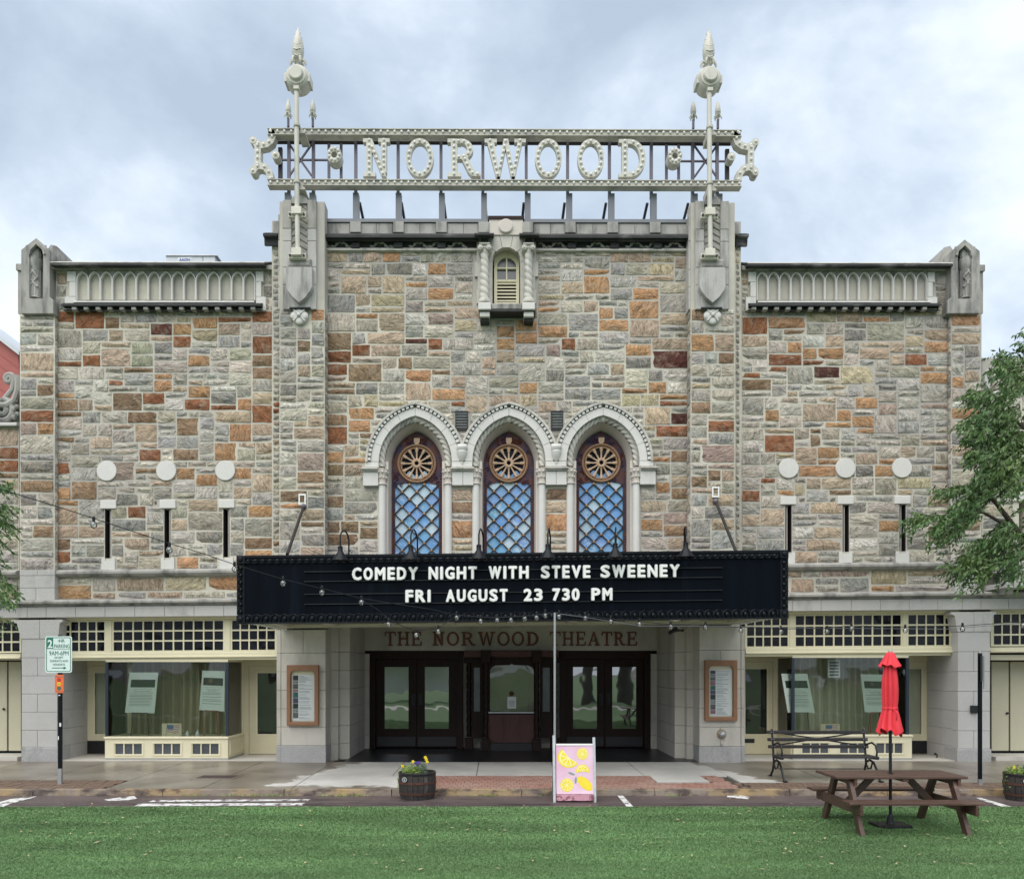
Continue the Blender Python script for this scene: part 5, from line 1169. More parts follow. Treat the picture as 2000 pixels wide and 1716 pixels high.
    for s_ in (-1, 1): mb.tube([(q[0] - s_ * .1, q[1] - .10, q[2] + .22), (q[0] + s_ * .1, q[1] - .11, q[2] + .44), (q[0] - s_ * .02, q[1] - .12, q[2] + .6)], .022, 5)
    for k in range(7): a = math.pi * (k + .5) / 7; mb.tube([(q[0] - .115 * math.cos(a), q[1] - .115 * math.sin(a), q[2] + .04), (q[0] - .115 * math.cos(a), q[1] - .115 * math.sin(a), q[2] + .62)], .008, 4)
    mb.build('torch_relief', M['lime_grey'], WG, smooth=True)
    mb = MB(); mb.pp(pl([(92, 612), (92, 490), (99, 479), (111, 482), (118, 500), (118, 518), (107, 520), (107, 612)]), YE + .2, YE + .9); mb.build('gable_return', M['grey_stone'], WG)
    mb = MB(); mb.pp(pl([(31, 528), (31, 516), (42, 516), (42, 528)]), YE + .1, YE + .6); mb.build('shoulder_block', M['grey_stone'], WG)
    mb = MB(); mb.pp(pl([(35, 612), (35, 528), (42, 528), (42, 612)]), YE + .15, YE + .5); mb.build('shoulder_block', M['grey_stone'], WG)
    # ---------------- ground floor
    YG = 18.38
    if L: pf = (42, 112); fl = (22, 122); base = (41, 113); tr = (112, 542)
    else: pf = (1871, 1934); fl = (1858, 1946); base = (1870, 1937); tr = (1455, 1869)
    cs = [1240, 1278, 1315, 1352, 1389, 1426, 1460]
    ashlar_blocks(WG, 'dressed_block', pf[0], pf[1], cs, YG, .25, M['granite'], [[], [pf[0] + 31]])
    mid = (pf[0] + pf[1]) / 2
    for s_ in (-1, 1):
        xo, xi = (fl[0] if s_ < 0 else fl[1]), (pf[0] if s_ < 0 else pf[1])
        l = [(mid + s_ * .4, 1239.6), (mid + s_ * .4, 1202), (xo, 1202), (xo, 1206), (xi + s_ * (abs(xo - xi) * .45), 1209), (xi + s_ * abs(xo - xi) * .30, 1222), (xi + s_ * 2, 1234), (xi, 1239.6)]
        MB().pp(l[::-1] if s_ < 0 else l, YG - .01, YG + .5).build('corbelled_capital', M['granite'], WG)
    MB().cpb(base[0], base[1], 1460.5, 1490, YG - .04, YG + .5, .015, z0=-.08).build('plinth_block', M['gran_dark'], WG)
    dx0, dx1 = X(pf[0], YG), X(pf[1], YG); YD = 19.7
    zc = [-.05] + [ZR(p - .0, YG) for p in (1458, 1424, 1387, 1350, 1313, 1276)] + [Z(1240, YG)]
    for k in range(len(zc) - 1): MB().box(dx0 + .003, dx1 - .003, YG + .251, YG + .7, zc[k] + .003, zc[k + 1] - .003).build('dressed_block', M['granite'], WG); MB().box(dx0 + .003, dx1 - .003, YG + .706, YD + .05, zc[k] + .003, zc[k + 1] - .003).build('dressed_block', M['granite'], WG)
    # fanlight (transom) of small panes
    TY = YG + .30
    if L: tw = [(127, 205, 4.6, 'l'), (220.5, 437, 11, ''), (452, 538, 5, 'r')]
    else: tw = [(1458, 1540, 5, 'l'), (1553, 1761, 11, ''), (1773, 1856, 4.6, 'r')]
    pane_y = [(1207, 1224.5), (1227.5, 1244.5), (1247.5, 1265)]
    def panes(a, b_, n, clipc):
        res = []; wdt = (b_ - a) / n; nn = math.ceil(n - .01)
        for r_ in range(3):
            for k in range(nn):
                if L or clipc != 'r': u, v = (b_ - (k + 1) * wdt, b_ - k * wdt)
                else: u, v = (a + k * wdt, a + (k + 1) * wdt)
                u, v = max(u, a), min(v, b_)
                y0, y1 = pane_y[r_]
                if clipc and r_ == 0 and (u < a + 3 and clipc == 'l' and L or v > b_ - 3 and clipc == 'r' and not L): y0 += 7
                if v - u < 5: continue
                res.append((u + 1.3, v - 1.3, y0, y1))
        return res
    allp = [(w_, panes(*w_)) for w_ in tw]
    mb = MB(); hs = [[(u, y1), (u, y0), (v, y0), (v, y1)][::-1] for w_, ps in allp for u, v, y0, y1 in ps]
    # one sheet of joinery per group
    for w_, ps in allp:
        m2 = MB(); a, b_ = w_[0] - 3, w_[1] + 3
        m2.pp([(a, 1268), (a, 1204), (b_, 1204), (b_, 1268)], TY, TY + .05, [[(u, y1), (u, y0), (v, y0), (v, y1)][::-1] for u, v, y0, y1 in ps]); tf = m2.build('transom_window', M['cream'], WG)
        for u, v, y0, y1 in ps:
            m3 = MB(); m3.pb(u - .4, v + .4, y0 - .4, y1 + .4, TY + .025, TY + .035); m3.build('pane', M['pane'], tf)
    t0, t1 = tr
    mb = MB()
    for a, b_ in ((t0, tw[0][0] - 3), (tw[0][1] + 3, tw[1][0] - 3), (tw[1][1] + 3, tw[2][0] - 3), (tw[2][1] + 3, t1)): mb.pb(a, b_, 1204, 1268, TY - .02, TY + .10)
    mb.build('joinery_posts', M['cream'], WG)
    MB().mould(t0, t1, YG + .3, [(-.1, 1197), (.10, 1198), (.10, 1201), (.04, 1203.5), (-.1, 1204)]).build('cornice_board', M['cream'], WG)
    MB().mould(t0, t1, YG + .3, [(-.3, 1268.2), (.03, 1268.2), (.05, 1270), (.05, 1275.5), (.09, 1277), (.09, 1279), (.02, 1280.5), (.02, 1284.5), (-.3, 1284.5)]).build('beam', M['cream'], WG)
    s_ = (t0, 118, 128) if L else (t1, 1862, 1854)      # curved cheek following the corbel
    l = [(t0 - 1, 1266), (t0 - 1, 1240), (117, 1228), (119, 1213), (124, 1204), (131, 1204), (126, 1216), (123, 1232), (119, 1242), (119, 1266)] if L else [(1870, 1266), (1870, 1240), (1865, 1228), (1861, 1213), (1857, 1204), (1850, 1204), (1856, 1216), (1859, 1232), (1863, 1242), (1863, 1266)]
    MB().pp(l[::-1] if L else l, TY - .06, TY + .02).build('curved_cheek', M['cream'], WG)
    # recess: soffit, doors, bay window
    zso = Z(1284.5, YG + .3, cxm); fx0, fx1 = X(t0, YG), X(t1, YG)
    MB().box(fx0 - .2, fx1 + .2, YG + .6, 22.3, zso + .02, zso + .2).build('recess_soffit', M['cream_door'], WG)
    MB().box(fx0 - .6, fx1 + .2, YG + .05, 22.4, -.04, .012).build('threshold_slab', M['entry_stone'], WG)
    BYF = YG + .17
    if L: b0, b1, gl0, gl1 = 205, 445, 209, 444
    else: b0, b1, gl0, gl1 = 1550, 1781, 1549, 1772
    bx0, bx1 = X(b0, BYF), X(b1, BYF); gx0, gx1 = X(gl0, BYF + .1), X(gl1, BYF + .1); zb = ZR(1438 if L else 1434, BYF)
    bay = thing_ = MB(); bz0 = .05
    grp = [(224, 278), (300, 353), (375, 428)] if L else [(1566, 1619), (1640, 1693), (1711, 1764)]
    yw0, yw1 = (1452, 1472) if L else (1451, 1470)
    hs = []; pan = []
    for a, b_ in grp:
        w_ = (b_ - a) / 3
        for k in range(3): pan.append((a + k * w_ + 1, a + (k + 1) * w_ - 1.2))
    cv = lambda x, y: (X(x, BYF), ZR(y, BYF))
    hs = [[cv(a, yw1), cv(b_, yw1), cv(b_, yw0), cv(a, yw0)] for a, b_ in pan]
    bay.prism([(bx0, bz0), (bx1, bz0), (bx1, zb - .05), (bx0, zb - .05)], BYF, BYF + .06, hs); bo = bay.build('bay_window', M['cream'], WG)
    for a, b_ in grp:
        l_, r_, t_, u = X(a - 3, BYF), X(b_ + 3, BYF), ZR(yw0 - 3, BYF), ZR(yw1 + 3, BYF)
        mb = MB(); mb.prism([(l_, u), (r_, u), (r_, t_), (l_, t_)], BYF - .015, BYF + .0, [[(l_ + .025, u + .025), (r_ - .025, u + .025), (r_ - .025, t_ - .025), (l_ + .025, t_ - .025)]]); mb.build('vent_frame', M['cream'], bo)
    for a, b_ in pan: MB().box(X(a, BYF) - .005, X(b_, BYF) + .005, BYF + .03, BYF + .04, ZR(yw1, BYF) - .005, ZR(yw0, BYF) + .005).build('pane', M['pane_grey'], bo)
    mb = MB(); mb.box(bx0 - .02, bx1 + .02, BYF - .03, BYF + .14, zb - .05, zb - .001); mb.box(bx0 - .02, bx0 + .12, BYF + .14, YD, zb - .05, zb - .001); mb.box(bx1 - .12, bx1 + .02, BYF + .14, YD, zb - .05, zb - .001); mb.build('sill', M['cream'], bo, bevel=.012)
    for x_, o_ in ((bx0, 1), (bx1, -1)):
        mb = MB(); mb.box(min(x_, x_ + o_ * .05), max(x_, x_ + o_ * .05), BYF + .061, YD, bz0, zb - .051)
        mb.box(min(x_, x_ - o_ * .02), max(x_, x_ - o_ * .02), BYF + .12, YD - .1, zb - .14, zb - .09); mb.box(min(x_, x_ - o_ * .02), max(x_, x_ - o_ * .02), BYF + .12, YD - .1, bz0 + .05, bz0 + .1)
        mb.box(min(x_, x_ - o_ * .02), max(x_, x_ - o_ * .02), BYF + .12, BYF + .18, bz0 + .1, zb - .14); mb.box(min(x_, x_ - o_ * .02), max(x_, x_ - o_ * .02), YD - .16, YD - .1, bz0 + .1, zb - .14)
        mb.build('side_panel', M['cream'], bo)
    MB().box(bx0 - .01, bx1 + .01, BYF + .01, YD, -.05, bz0 - .001).build('base_stone', M['gran_dark'], bo)
    MB().box(bx0 + .05, bx1 - .05, BYF + .14, YD + .3, zb - .06, zb - .03).build('display_shelf', M['cream_door'], bo)
    zt_ = zso - .04
    mb = MB(); mb.box(gx0 - .02, gx1 + .02, BYF + .08, BYF + .14, zt_, zt_ + .06); mb.box(gx0 - .02, gx0 + .04, BYF + .14, YD, zt_, zt_ + .06); mb.box(gx1 - .04, gx1 + .02, BYF + .14, YD, zt_, zt_ + .06); mb.build('head_rail', M['cream'], bo)
    for x_ in (gx0, gx1): MB().box(x_ - .03, x_ + .03, BYF + .08, BYF + .14, zb - .001, zt_).build('corner_post', M['navy'], bo)
    MB().box(gx0 + .031, gx1 - .031, BYF + .10, BYF + .108, zb, zt_).build('glass_pane', M['glass'], bo)
    for x_ in (gx0, gx1): MB().box(x_ - .004, x_ + .004, BYF + .141, YD - .03, zb, zt_).build('glass_pane', M['glass'], bo)
    for x_ in (gx0, gx1): MB().box(x_ - .04, x_ + .04, YD - .03, YD + .06, -.0, zt_ + .06).build('rear_post', M['cream'], bo)
    # gathered curtain
    mb = MB(); n_ = 150; b0_ = len(mb.v); rc = random.Random(5 + L); ph = rc.random() * 6
    for i in range(n_ + 1):
        t_ = i / n_; x_ = gx0 + .08 + (gx1 - gx0 - .16) * t_; y_ = YD + .14 + .085 * math.sin(t_ * 84 + ph + 2.5 * math.sin(t_ * 9)) + .02 * math.sin(t_ * 31)
        mb.v += [(x_, y_ - .02, zb - .02), (x_, y_ - .0, (zb + zt_) / 2), (x_, y_, zt_ + .03)]
    for i in range(n_):
        j = b0_ + 3 * i
        mb.f += [(j, j + 3, j + 4, j + 1), (j + 1, j + 4, j + 5, j + 2)]
    mb.build('curtain', M['curtain' if L else 'curtain_grey'], WG, smooth=True, angle=0)
    # shop doors
    def sdoor(x0_, x1_, kick, slot, lab, hinge):
        dz = .02; top = zso - .13; xa_, xb_ = X(x0_, YD), X(x1_, YD)
        dd = MB(); ga, gb = (xa_ + .20, xb_ - .14); gz0, gz1 = ZR(1433, YD), top - .17
        dd.prism([(xa_, dz), (xb_, dz), (xb_, top), (xa_, top)], YD + .03, YD + .07, [[(ga, gz0), (gb, gz0), (gb, gz1), (ga, gz1)]])
        do = dd.build('shop_door', M['cream_door'], WG, bevel=.006)
        MB().box(ga - .01, gb + .01, YD + .045, YD + .052, gz0 - .01, gz1 + .01).build('pane', M['glass'], do)
        MB().box(ga - .01, gb + .01, YD + .10, YD + .11, gz0 - .01, gz1 + .01).build('door_blind', M['curtain_grey'] if kick else M['inside'], do)
        mb = MB(); mb.prism([(ga - .03, gz0 - .03), (gb + .03, gz0 - .03), (gb + .03, gz1 + .03), (ga - .03, gz1 + .03)], YD + .018, YD + .03, [[(ga, gz0), (gb, gz0), (gb, gz1), (ga, gz1)]]); mb.build('glazing_bead', M['cream'], do)
        if kick: MB().box(xa_ + .02, xb_ - .005, YD + .02, YD + .029, .03, .34).build('kick_plate', M['iron'], do)
        if slot: MB().box(xa_ + .0, xa_ + .42, YD + .015, YD + .029, ZR(1450, YD), ZR(1442, YD)).build('mail_slot', M['iron'], do)
        if hinge:
            for zz in (.3, 1.15, 1.95): MB().box(hinge[0], hinge[1], YD + .0, YD + .029, zz - .08, zz + .08).build('hinge', M['iron'], do)
        MB().box(xa_ + .01, xb_ - .01, YD + .035, YD + .06, .0, .018).build('door_gap', M['lead'], do)
    def fr(x0_, x1_):
        xa_, xb_ = X(x0_, YD), X(x1_, YD); mb = MB(); mb.prism([(xa_ - .16, -.03), (xb_ + .2, -.03), (xb_ + .2, zso + .1), (xa_ - .16, zso + .1)], YD + .0, YD + .2, [[(xa_ - .003, -.029), (xb_ + .003, -.029), (xb_ + .003, zso - .127), (xa_ - .003, zso - .127)]]); mb.build('door_frame', M['cream_door'], WG)
    if L:
        fr(168, 240); sdoor(168, 240, True, False, '', (X(168, YD) - .03, X(168, YD) - .005)); fr(486, 556); sdoor(486, 556, False, False, '', None)
    else:
        fr(1440, 1510); sdoor(1440, 1510, False, True, '', None); fr(1748, 1812); sdoor(1748, 1812, True, False, '', (X(1812, YD) + .005, X(1812, YD) + .03))
    MB().box(fx0 - .6, fx1 + .2, 22.0, 22.05, 0, zso + .1).build('shop_back_wall', M['inside'], WG)
    return WG, BYF, YD, zb
WL, BYF, YD, ZBL = wing(True); WR, _, _, ZBR = wing(False)
# ================================================================ ROOFTOP SIGN
SY = 18.5
SG = thing('rooftop_sign', 'large cream rooftop sign with bulb-studded letters on steel posts', 'sign', (X(985, SY), SY, Z(372, SY)))
sp_, sr = M['sign_paint'], M['sign_rail']
def bulbs(pts, name='bulb_row', r=.031, step=None):
    mb = MB()
    for x, z in pts: mb.ball((x, SY - .022, z), r, 7, 5)
    return mb
for t_, u, n in ((253, 263, 0), (352, 361.5, 1)):
    MB().pb(524, 1447, t_, u, SY, SY + .15).build('rail', sr, SG)
    MB().pb(522, 1449, t_ - 1.6, t_ - .1, SY - .04, SY + .17).build('rail_cap', sr, SG)
    MB().pb(522, 1449, u + .1, u + 1.2, SY - .04, SY + .17).build('rail_lip', sr, SG)
    bulbs([(X(529 + 13.45 * k, SY), Z((t_ + u) / 2 + 1, SY, 529 + 13.45 * k)) for k in range(69)]).build('bulb_row', M['bulb'], SG, smooth=True, kind='stuff')
def along(s, d):
    out_ = []; 
    L_ = [0]
    for a, b_ in zip(s, s[1:]): L_.append(L_[-1] + math.dist(a, b_))
    n = max(1, round(L_[-1] / d)); 
    for i in range(n + 1):
        t_ = L_[-1] * i / n; j = 0
        while j < len(L_) - 2 and L_[j + 1] < t_: j += 1
        k = (t_ - L_[j]) / max(1e-9, L_[j + 1] - L_[j]); out_.append((s[j][0] + (s[j + 1][0] - s[j][0]) * k, s[j][1] + (s[j + 1][1] - s[j][1]) * k))
    return out_
for c, a, b_ in (('N', 709, 761), ('O', 792.5, 846.5), ('R', 874, 938.5), ('W', 946.5, 1027), ('O', 1045, 1097), ('O', 1128, 1180), ('D', 1208.5, 1261.5)):
    yy = (271, 345)
    mb = MB(); st = put_letter(mb, c, X(a, SY), Z(yy[1], SY, (a + b_) / 2), (yy[1] - yy[0]) * SY / F, (b_ - a) * SY / F, SY, .14)
    lo = mb.build('letter', sp_, SG); pts = []
    for s in st:
        q = along(s, .125)
        pts += [p for p in q if all(math.dist(p, o_) > .07 for o_ in pts)]
    bulbs(pts).build('letter_bulbs', M['bulb'], lo, smooth=True, kind='stuff')
for cx in (652.5, 1318.5):
    q = P(cx, 303, SY); mb = MB()
    b0 = len(mb.v)
    ro, ri = .165, .065
    for r_, y_ in ((ri, .0), (ro, 0), (ro, .26), (ri, .26)):
        for k in range(24): a = 2 * math.pi * k / 24; mb.v.append((q[0] + r_ * math.cos(a), SY + y_, q[2] + r_ * math.sin(a) * 1.12))
    for i in range(4):
        for k in range(24): k2 = (k + 1) % 24; i2 = (i + 1) % 4; mb.f.append((b0 + i * 24 + k, b0 + i * 24 + k2, b0 + i2 * 24 + k2, b0 + i2 * 24 + k))
    ro_ = mb.build('ring_drum', sp_, SG, smooth=True)
    bulbs([(q[0] + .118 * math.cos(k * math.pi / 4.5), q[2] + .132 * math.sin(k * math.pi / 4.5)) for k in range(9)]).build('ring_bulbs', M['bulb'], ro_, smooth=True, kind='stuff')
for cx in (538, 1429):
    q = P(cx, 304, SY); MB().lathe([(.088, .24), (.092, .0), (.08, .0), (.03, -.01)], q, 18, 'Y').build('small_drum', sp_, SG, smooth=True); MB().ball((q[0], SY - .03, q[2]), .035, 8, 6).build('bulb', M['bulb'], SG, smooth=True)
def channel(pts, wd, name, m=sp_):     # flat channel following a path, with bulbs
    p = [(X(x, SY), Z(y, SY, x)) for x, y in pts]; L_, R_2 = [], []
    for i, a in enumerate(p):
        b_ = p[min(i + 1, len(p) - 1)]; c = p[max(i - 1, 0)]; t_ = Vector((b_[0] - c[0], b_[1] - c[1])).normalized(); n_ = Vector((-t_.y, t_.x)) * wd
        L_.append((a[0] + n_.x, a[1] + n_.y)); R_2.append((a[0] - n_.x, a[1] - n_.y))
    poly = R_2 + L_[::-1]; ar = sum(poly[i][0] * poly[(i + 1) % len(poly)][1] - poly[(i + 1) % len(poly)][0] * poly[i][1] for i in range(len(poly)))
    if ar < 0: poly = poly[::-1]
    o = MB().prism(poly, SY - .002 * len(pts) % .007, SY + .2).build(name, m, SG)
    bulbs([q for q in along(p, .15)]).build('bulbs', M['bulb'], o, smooth=True, kind='stuff')
for mir in (1, -1):
    g = lambda x: 985 + (x - 985) * mir
    A_ = [(g(x), y) for x, y in ((529, 257), (532, 268), (528, 277), (520, 283), (510, 285), (500, 281), (494, 275))]
    B_ = [(g(x), y) for x, y in ((503, 286), (503, 322))]
    C_ = [(g(x), y) for x, y in ((494, 335), (500, 327), (508, 325), (518, 328), (525, 337), (528, 350))]
    channel(A_, .075, 'end_scroll'); channel(B_, .07, 'end_bracket'); channel(C_, .075, 'end_scroll')
    for y in (275, 334): q = P(g(494), y, SY - .01); MB().lathe([(.08, .24), (.08, 0), (.0, 0)], q, 14, 'Y').build('scroll_drum', sp_, SG, smooth=True)
mb_t = M['purple_steel']
for x in (563, 611, 694, 777, 861, 943, 1028, 1109, 1191, 1273, 1354, 1402):
    hi_ = 196 if x in (563, 611, 1354, 1402) else 262
    q0, q1 = P(x, 384, SY + .22), P(x, 250 if hi_ == 196 else 268, SY + .22)
    MB().box(q0[0] - .033, q0[0] + .033, SY + .245, SY + .33, q0[2], q1[2]).build('post', mb_t, SG)
    base_y = 432 if 640 < x < 1320 else 398
    x2 = x + (2.5 if 640 < x < 1320 else 1); a = P(x2, 383, SY + .3); b_ = P(x2, base_y, SY + .3)
    MB().box(a[0] - .065, a[0] + .065, SY + .18, SY + .34, b_[2] - .1, a[2]).build('post_sleeve', M['grey_steel'], SG)
    s_ = 1 if x < 985 else -1
    p, q = (q0[0] + s_ * .05, SY + .5, P(x, 372, SY)[2]), (q0[0] + s_ * .14, SY + 1.8, P(x, 436, SY)[2]); MB().tube([p, q], .035, 5).build('brace', M['lead'], SG)
for x in (641, 665, 1303, 1327): q0, q1 = P(x, 352, SY + .2), P(x, 278, SY + .2); MB().box(q0[0] - .03, q0[0] + .03, SY + .26, SY + .31, q0[2], q1[2]).build('post', mb_t, SG)
for x in (541, 1427): q0, q1 = P(x, 352, SY), P(x, 275, SY); MB().box(q0[0] - .045, q0[0] + .045, SY + .26, SY + .33, q0[2], q1[2]).build('post', M['lead'], SG)
MB().tube([P(541, 279.5, SY + .3), P(1427, 279.5, SY + .3)], .045, 8).build('cross_pipe', M['lead'], SG, smooth=True)
for c in (587, 1378):
    for (x1_, y1_, x2_, y2_) in ((565, 283, 609, 345), (565, 345, 609, 283)):
        dx = c - 587; MB().tube([P(x1_ + dx + (0 if c < 900 else 0), y1_, SY + .28), P(x2_ + dx, y2_, SY + .28)], .026, 5).build('diagonal', mb_t, SG)
    dd = (540, 650) if c < 900 else (1325, 1430); MB().tube([P(dd[0], 314, SY + .29), P(dd[1], 314, SY + .29)], .026, 5).build('cross_bar', mb_t, SG)
def spear(mb, c, s):      # leafy spearhead: c base centre, s scale (m height ~ 0.8*s)
    prof = [(.03, 0), (.05, .05), (.035, .10), (.06, .16), (.115, .25), (.132, .34), (.125, .46), (.10, .58), (.066, .70), (.03, .80), (.004, .88)]
    mb.lathe([(r * s, h * s) for r, h in prof], c, 10)
    for k in range(5):         # overlapping chevron leaves
        z = .22 + .115 * k; r = [.10, .118, .105, .080, .050][k]
        for sd_ in (-1, 1): mb.tube([(c[0] + sd_ * r * s, c[1] - .03 * s, c[2] + (z + .07) * s), (c[0] + sd_ * r * .5 * s, c[1] - r * 1.0 * s, c[2] + (z + .0) * s), (c[0], c[1] - r * 1.12 * s, c[2] + (z - .03) * s)], .013 * s, 5)
    for k in range(6):
        a = math.pi / 3 * k; pts = [(c[0] + r * s * math.cos(a), c[1] + r * s * math.sin(a), c[2] + h * s) for r, h in ((.03, .08), (.09, .17), (.14, .155), (.165, .08), (.16, .03))]
        mb.tube(pts, .03 * s, 5, rs=[.02 * s, .035 * s, .035 * s, .025 * s, .008 * s])
for x in (563, 611, 1354, 1402):
    a, b_ = P(x, 250, SY + .28), P(x, 233, SY + .28); MB().tube([a, b_], .03, 6).build('spear_rod', mb_t, SG, smooth=True)
    mb = MB(); spear(mb, b_, .52); mb.build('spearhead', sp_, SG, smooth=True)
for c, lb in ((580, 'left'), (1386, 'right')):
    PY = YP - .26; q = P(c, 503, PY)
    FP = thing('finial_pole', 'cream pole with drum and leafy spear finial, clamped to the %s buttress of the theatre' % lb, 'finial pole', q, 'spear-topped poles of the rooftop sign')
    xo = c + (4.5 if c < 900 else 0)
    MB().tube([(q[0] + .02, PY, Z(500, PY, c)), (q[0], PY, Z(392, PY, c)), (q[0] - .01, PY, Z(172, PY, c))], .052, 14).build('pole', sp_, FP, smooth=True)
    for y in (248, 358): 
        z = Z(y, PY, c); MB().lathe([(.075, -.02), (.075, .03)], (q[0], PY, z), 14).build('collar', sr, FP, smooth=True)
        mb = MB(); mb.prism([(q[0] - .01, z - .12), (q[0] + .16, z - .12), (q[0] + .16, z - .16 + .08), (q[0] + .06, z), (q[0] - .01, z + .02)], PY + .05, SY - .01); mb.build('stay_plate', sr, FP)
    for y in (416, 496):
        z = Z(y, PY, c); mb = MB(); mb.box(q[0] - .11, q[0] + .11, PY - .075, PY + .06, z - .06, z + .10); mb.box(q[0] - .19, q[0] + .19, PY + .0, PY + .10, z - .10, z + .02)
        mb.build('clamp', mat('clamp_cream', (.62, .60, .51), .5), FP, bevel=.012)
        for s_ in (-1, 1): MB().lathe([(.028, 0), (.028, -.03)], (q[0] + s_ * .15, PY, z - .04), 8, 'Y').build('bolt', M['lead'], FP)
    D_ = P(c, 150, PY); s1 = PY / F
    mb = MB(); mb.lathe([(18 * s1, .32), (23 * s1, .30), (24 * s1, .05), (22.5 * s1, .0), (20 * s1, -.03), (19 * s1, -.03), (18.5 * s1, -.06), (14 * s1, -.07), (13.5 * s1, -.12), (12 * s1, -.135)], D_, 30, 'Y')
    mb.build('drum', sp_, FP, smooth=True)
    mb = MB()
    for s_ in (-1, 1): mb.box(D_[0] + s_ * 22.5 * s1 - .03, D_[0] + s_ * 22.5 * s1 + .03, PY + .0, PY + .32, D_[2] - .12, D_[2] + .07)
    mb.box(D_[0] - .06, D_[0] + .06, PY - .08, PY + .1, D_[2] - .34, D_[2] - .26); mb.build('drum_lugs', sp_, FP, bevel=.01)
    mb = MB(); b_ = (D_[0], PY + .1, Z(128, PY, c)); mb.tube([(b_[0], b_[1], b_[2] - .05), b_], .05, 8); spear(mb, b_, 1.02); mb.build('spear', sp_, FP, smooth=True)

# rooftop air handler
q = PR(372, 514, 24)
AC = thing('rooftop_air_handler', 'pale grey rooftop air handling unit showing above the left wing parapet', 'air handler', (q[0], 25, Z(526, YW)))
def pr(a, b_, t_, u, Ya, Yb): return MB().pb(a, b_, t_, u, Ya, Yb, raw=True)
pr(323, 396, 499, 523, 24, 25.6).build('cabinet', M['ac'], AC, bevel=.02); pr(396.5, 420, 499, 523, 24, 25.6).build('service_door', M['ac'], AC, bevel=.02)
mb = pr(323, 424, 497.5, 499, 23.96, 25.7); mb.build('roof_sheet', M['alu'], AC)
pr(347, 374, 502.5, 512, 23.985, 23.998).build('name_plate', M['paper'], AC)
mb = MB(); line(mb, 'AAON', X(350, 23.98), X(371, 23.98), ZR(510, 23.98), ZR(504.5, 23.98), 23.98, .004, .02); mb.build('lettering', M['ac_blue'], AC)
MB().box(X(323, 24), X(424, 24), 24, 25.6, 11, ZR(523, 24)).build('curb', M['grey_steel'], AC)

# ================================================================ NEIGHBOURS
# left: rusty-red gable with a baroque scroll, stone shop wall
NB = thing('neighbouring_building', 'building at the far left edge with red gable roof and carved stone scroll', 'building', (X(-40, YW), YW, 0))
mb = MB(); mb.pp([(-160, 1200), (-160, 828), (37.5, 828), (37.5, 1200)], YW + .02, YW + .4); nw = mb.build('stone_wall', M['mortar'], NB)
it = lay(nw, NB, ashlar(-60, 37, 832, 1103, seed=71), YW + .02, 71); it += lay(nw, NB, ashlar(-60, 37, 1119, 1162, seed=72), YW + .02, 72); place_all(NB, it)
mb = MB(); mb.box(X(-900, YW), X(37, YW), YW + .42, 30, 3.3, Z(830, YW)); mb.box(X(-900, YW), X(37, YW), 19.5, 30, -.1, 3.29); mb.build('rear_walls', M['grey_stone'], NB)
yr = 20.0; mb = MB(); mb.pp([(-190, 900), (-190, 520), (36, 691), (45, 900)], yr, yr + 4); mb.build('red_gable', M['redroof'], NB)
mb = MB()
for k in range(9): mb.pp([(-190, 548 + k * 22), (-190, 547 + k * 22), (45, 724 + k * 22), (45, 725.2 + k * 22)], yr - .012, yr); 
mb.build('gable_seams', mat('gable_seam', (.40, .10, .085), .7), NB)
mb = MB(); mb.pp([(-190, 520), (-190, 514), (37, 685), (37, 692)], yr - .15, yr + 4); mb.build('verge', M['ac'], NB)
mb = MB(); mb.mould(-160, 38, YW, [(-.1, 822), (.10, 822), (.12, 824), (.12, 828), (-.1, 829)]); mb.build('ledge', M['granite'], NB)
MB().pp([(-60, 822), (-60, 800), (20, 790), (37, 770), (37, 822)], YW + .1, YW + .3).build('scroll_ground', M['grey_stone'], NB)
mb = MB()
def spiral(cx, cy, r0, turns, a0, dirn=1, r=.05, tail=()):
    pts = []; n = int(16 * turns)
    for i in range(n + 1): t_ = i / n; a = a0 + dirn * 2 * math.pi * turns * t_; rr = r0 * (1 - .85 * t_); pts.append(P(cx + rr * math.cos(a), cy - rr * math.sin(a), YW + .02))
    pts = [P(x, y, YW + .02) for x, y in tail] + pts; mb.tube(pts, r, 8)
spiral(18, 738, 10, 1.6, math.radians(10), 1, .055, [(-10, 790), (10, 775), (24, 758)]); spiral(4, 800, 24, 1.7, math.radians(80), -1, .07); mb.tube([P(x, y, YW) for x, y in ((36, 732), (35, 760), (28, 780), (14, 788), (-12, 790))], .075, 8)
for x, y in ((30, 780), (33, 792), (27, 797), (34, 806), (28, 812), (22, 785)): q = P(x, y, YW); mb.ball(q, .06, 7, 5)
mb.build('carved_scroll', M['grey_stone'], NB, smooth=True)
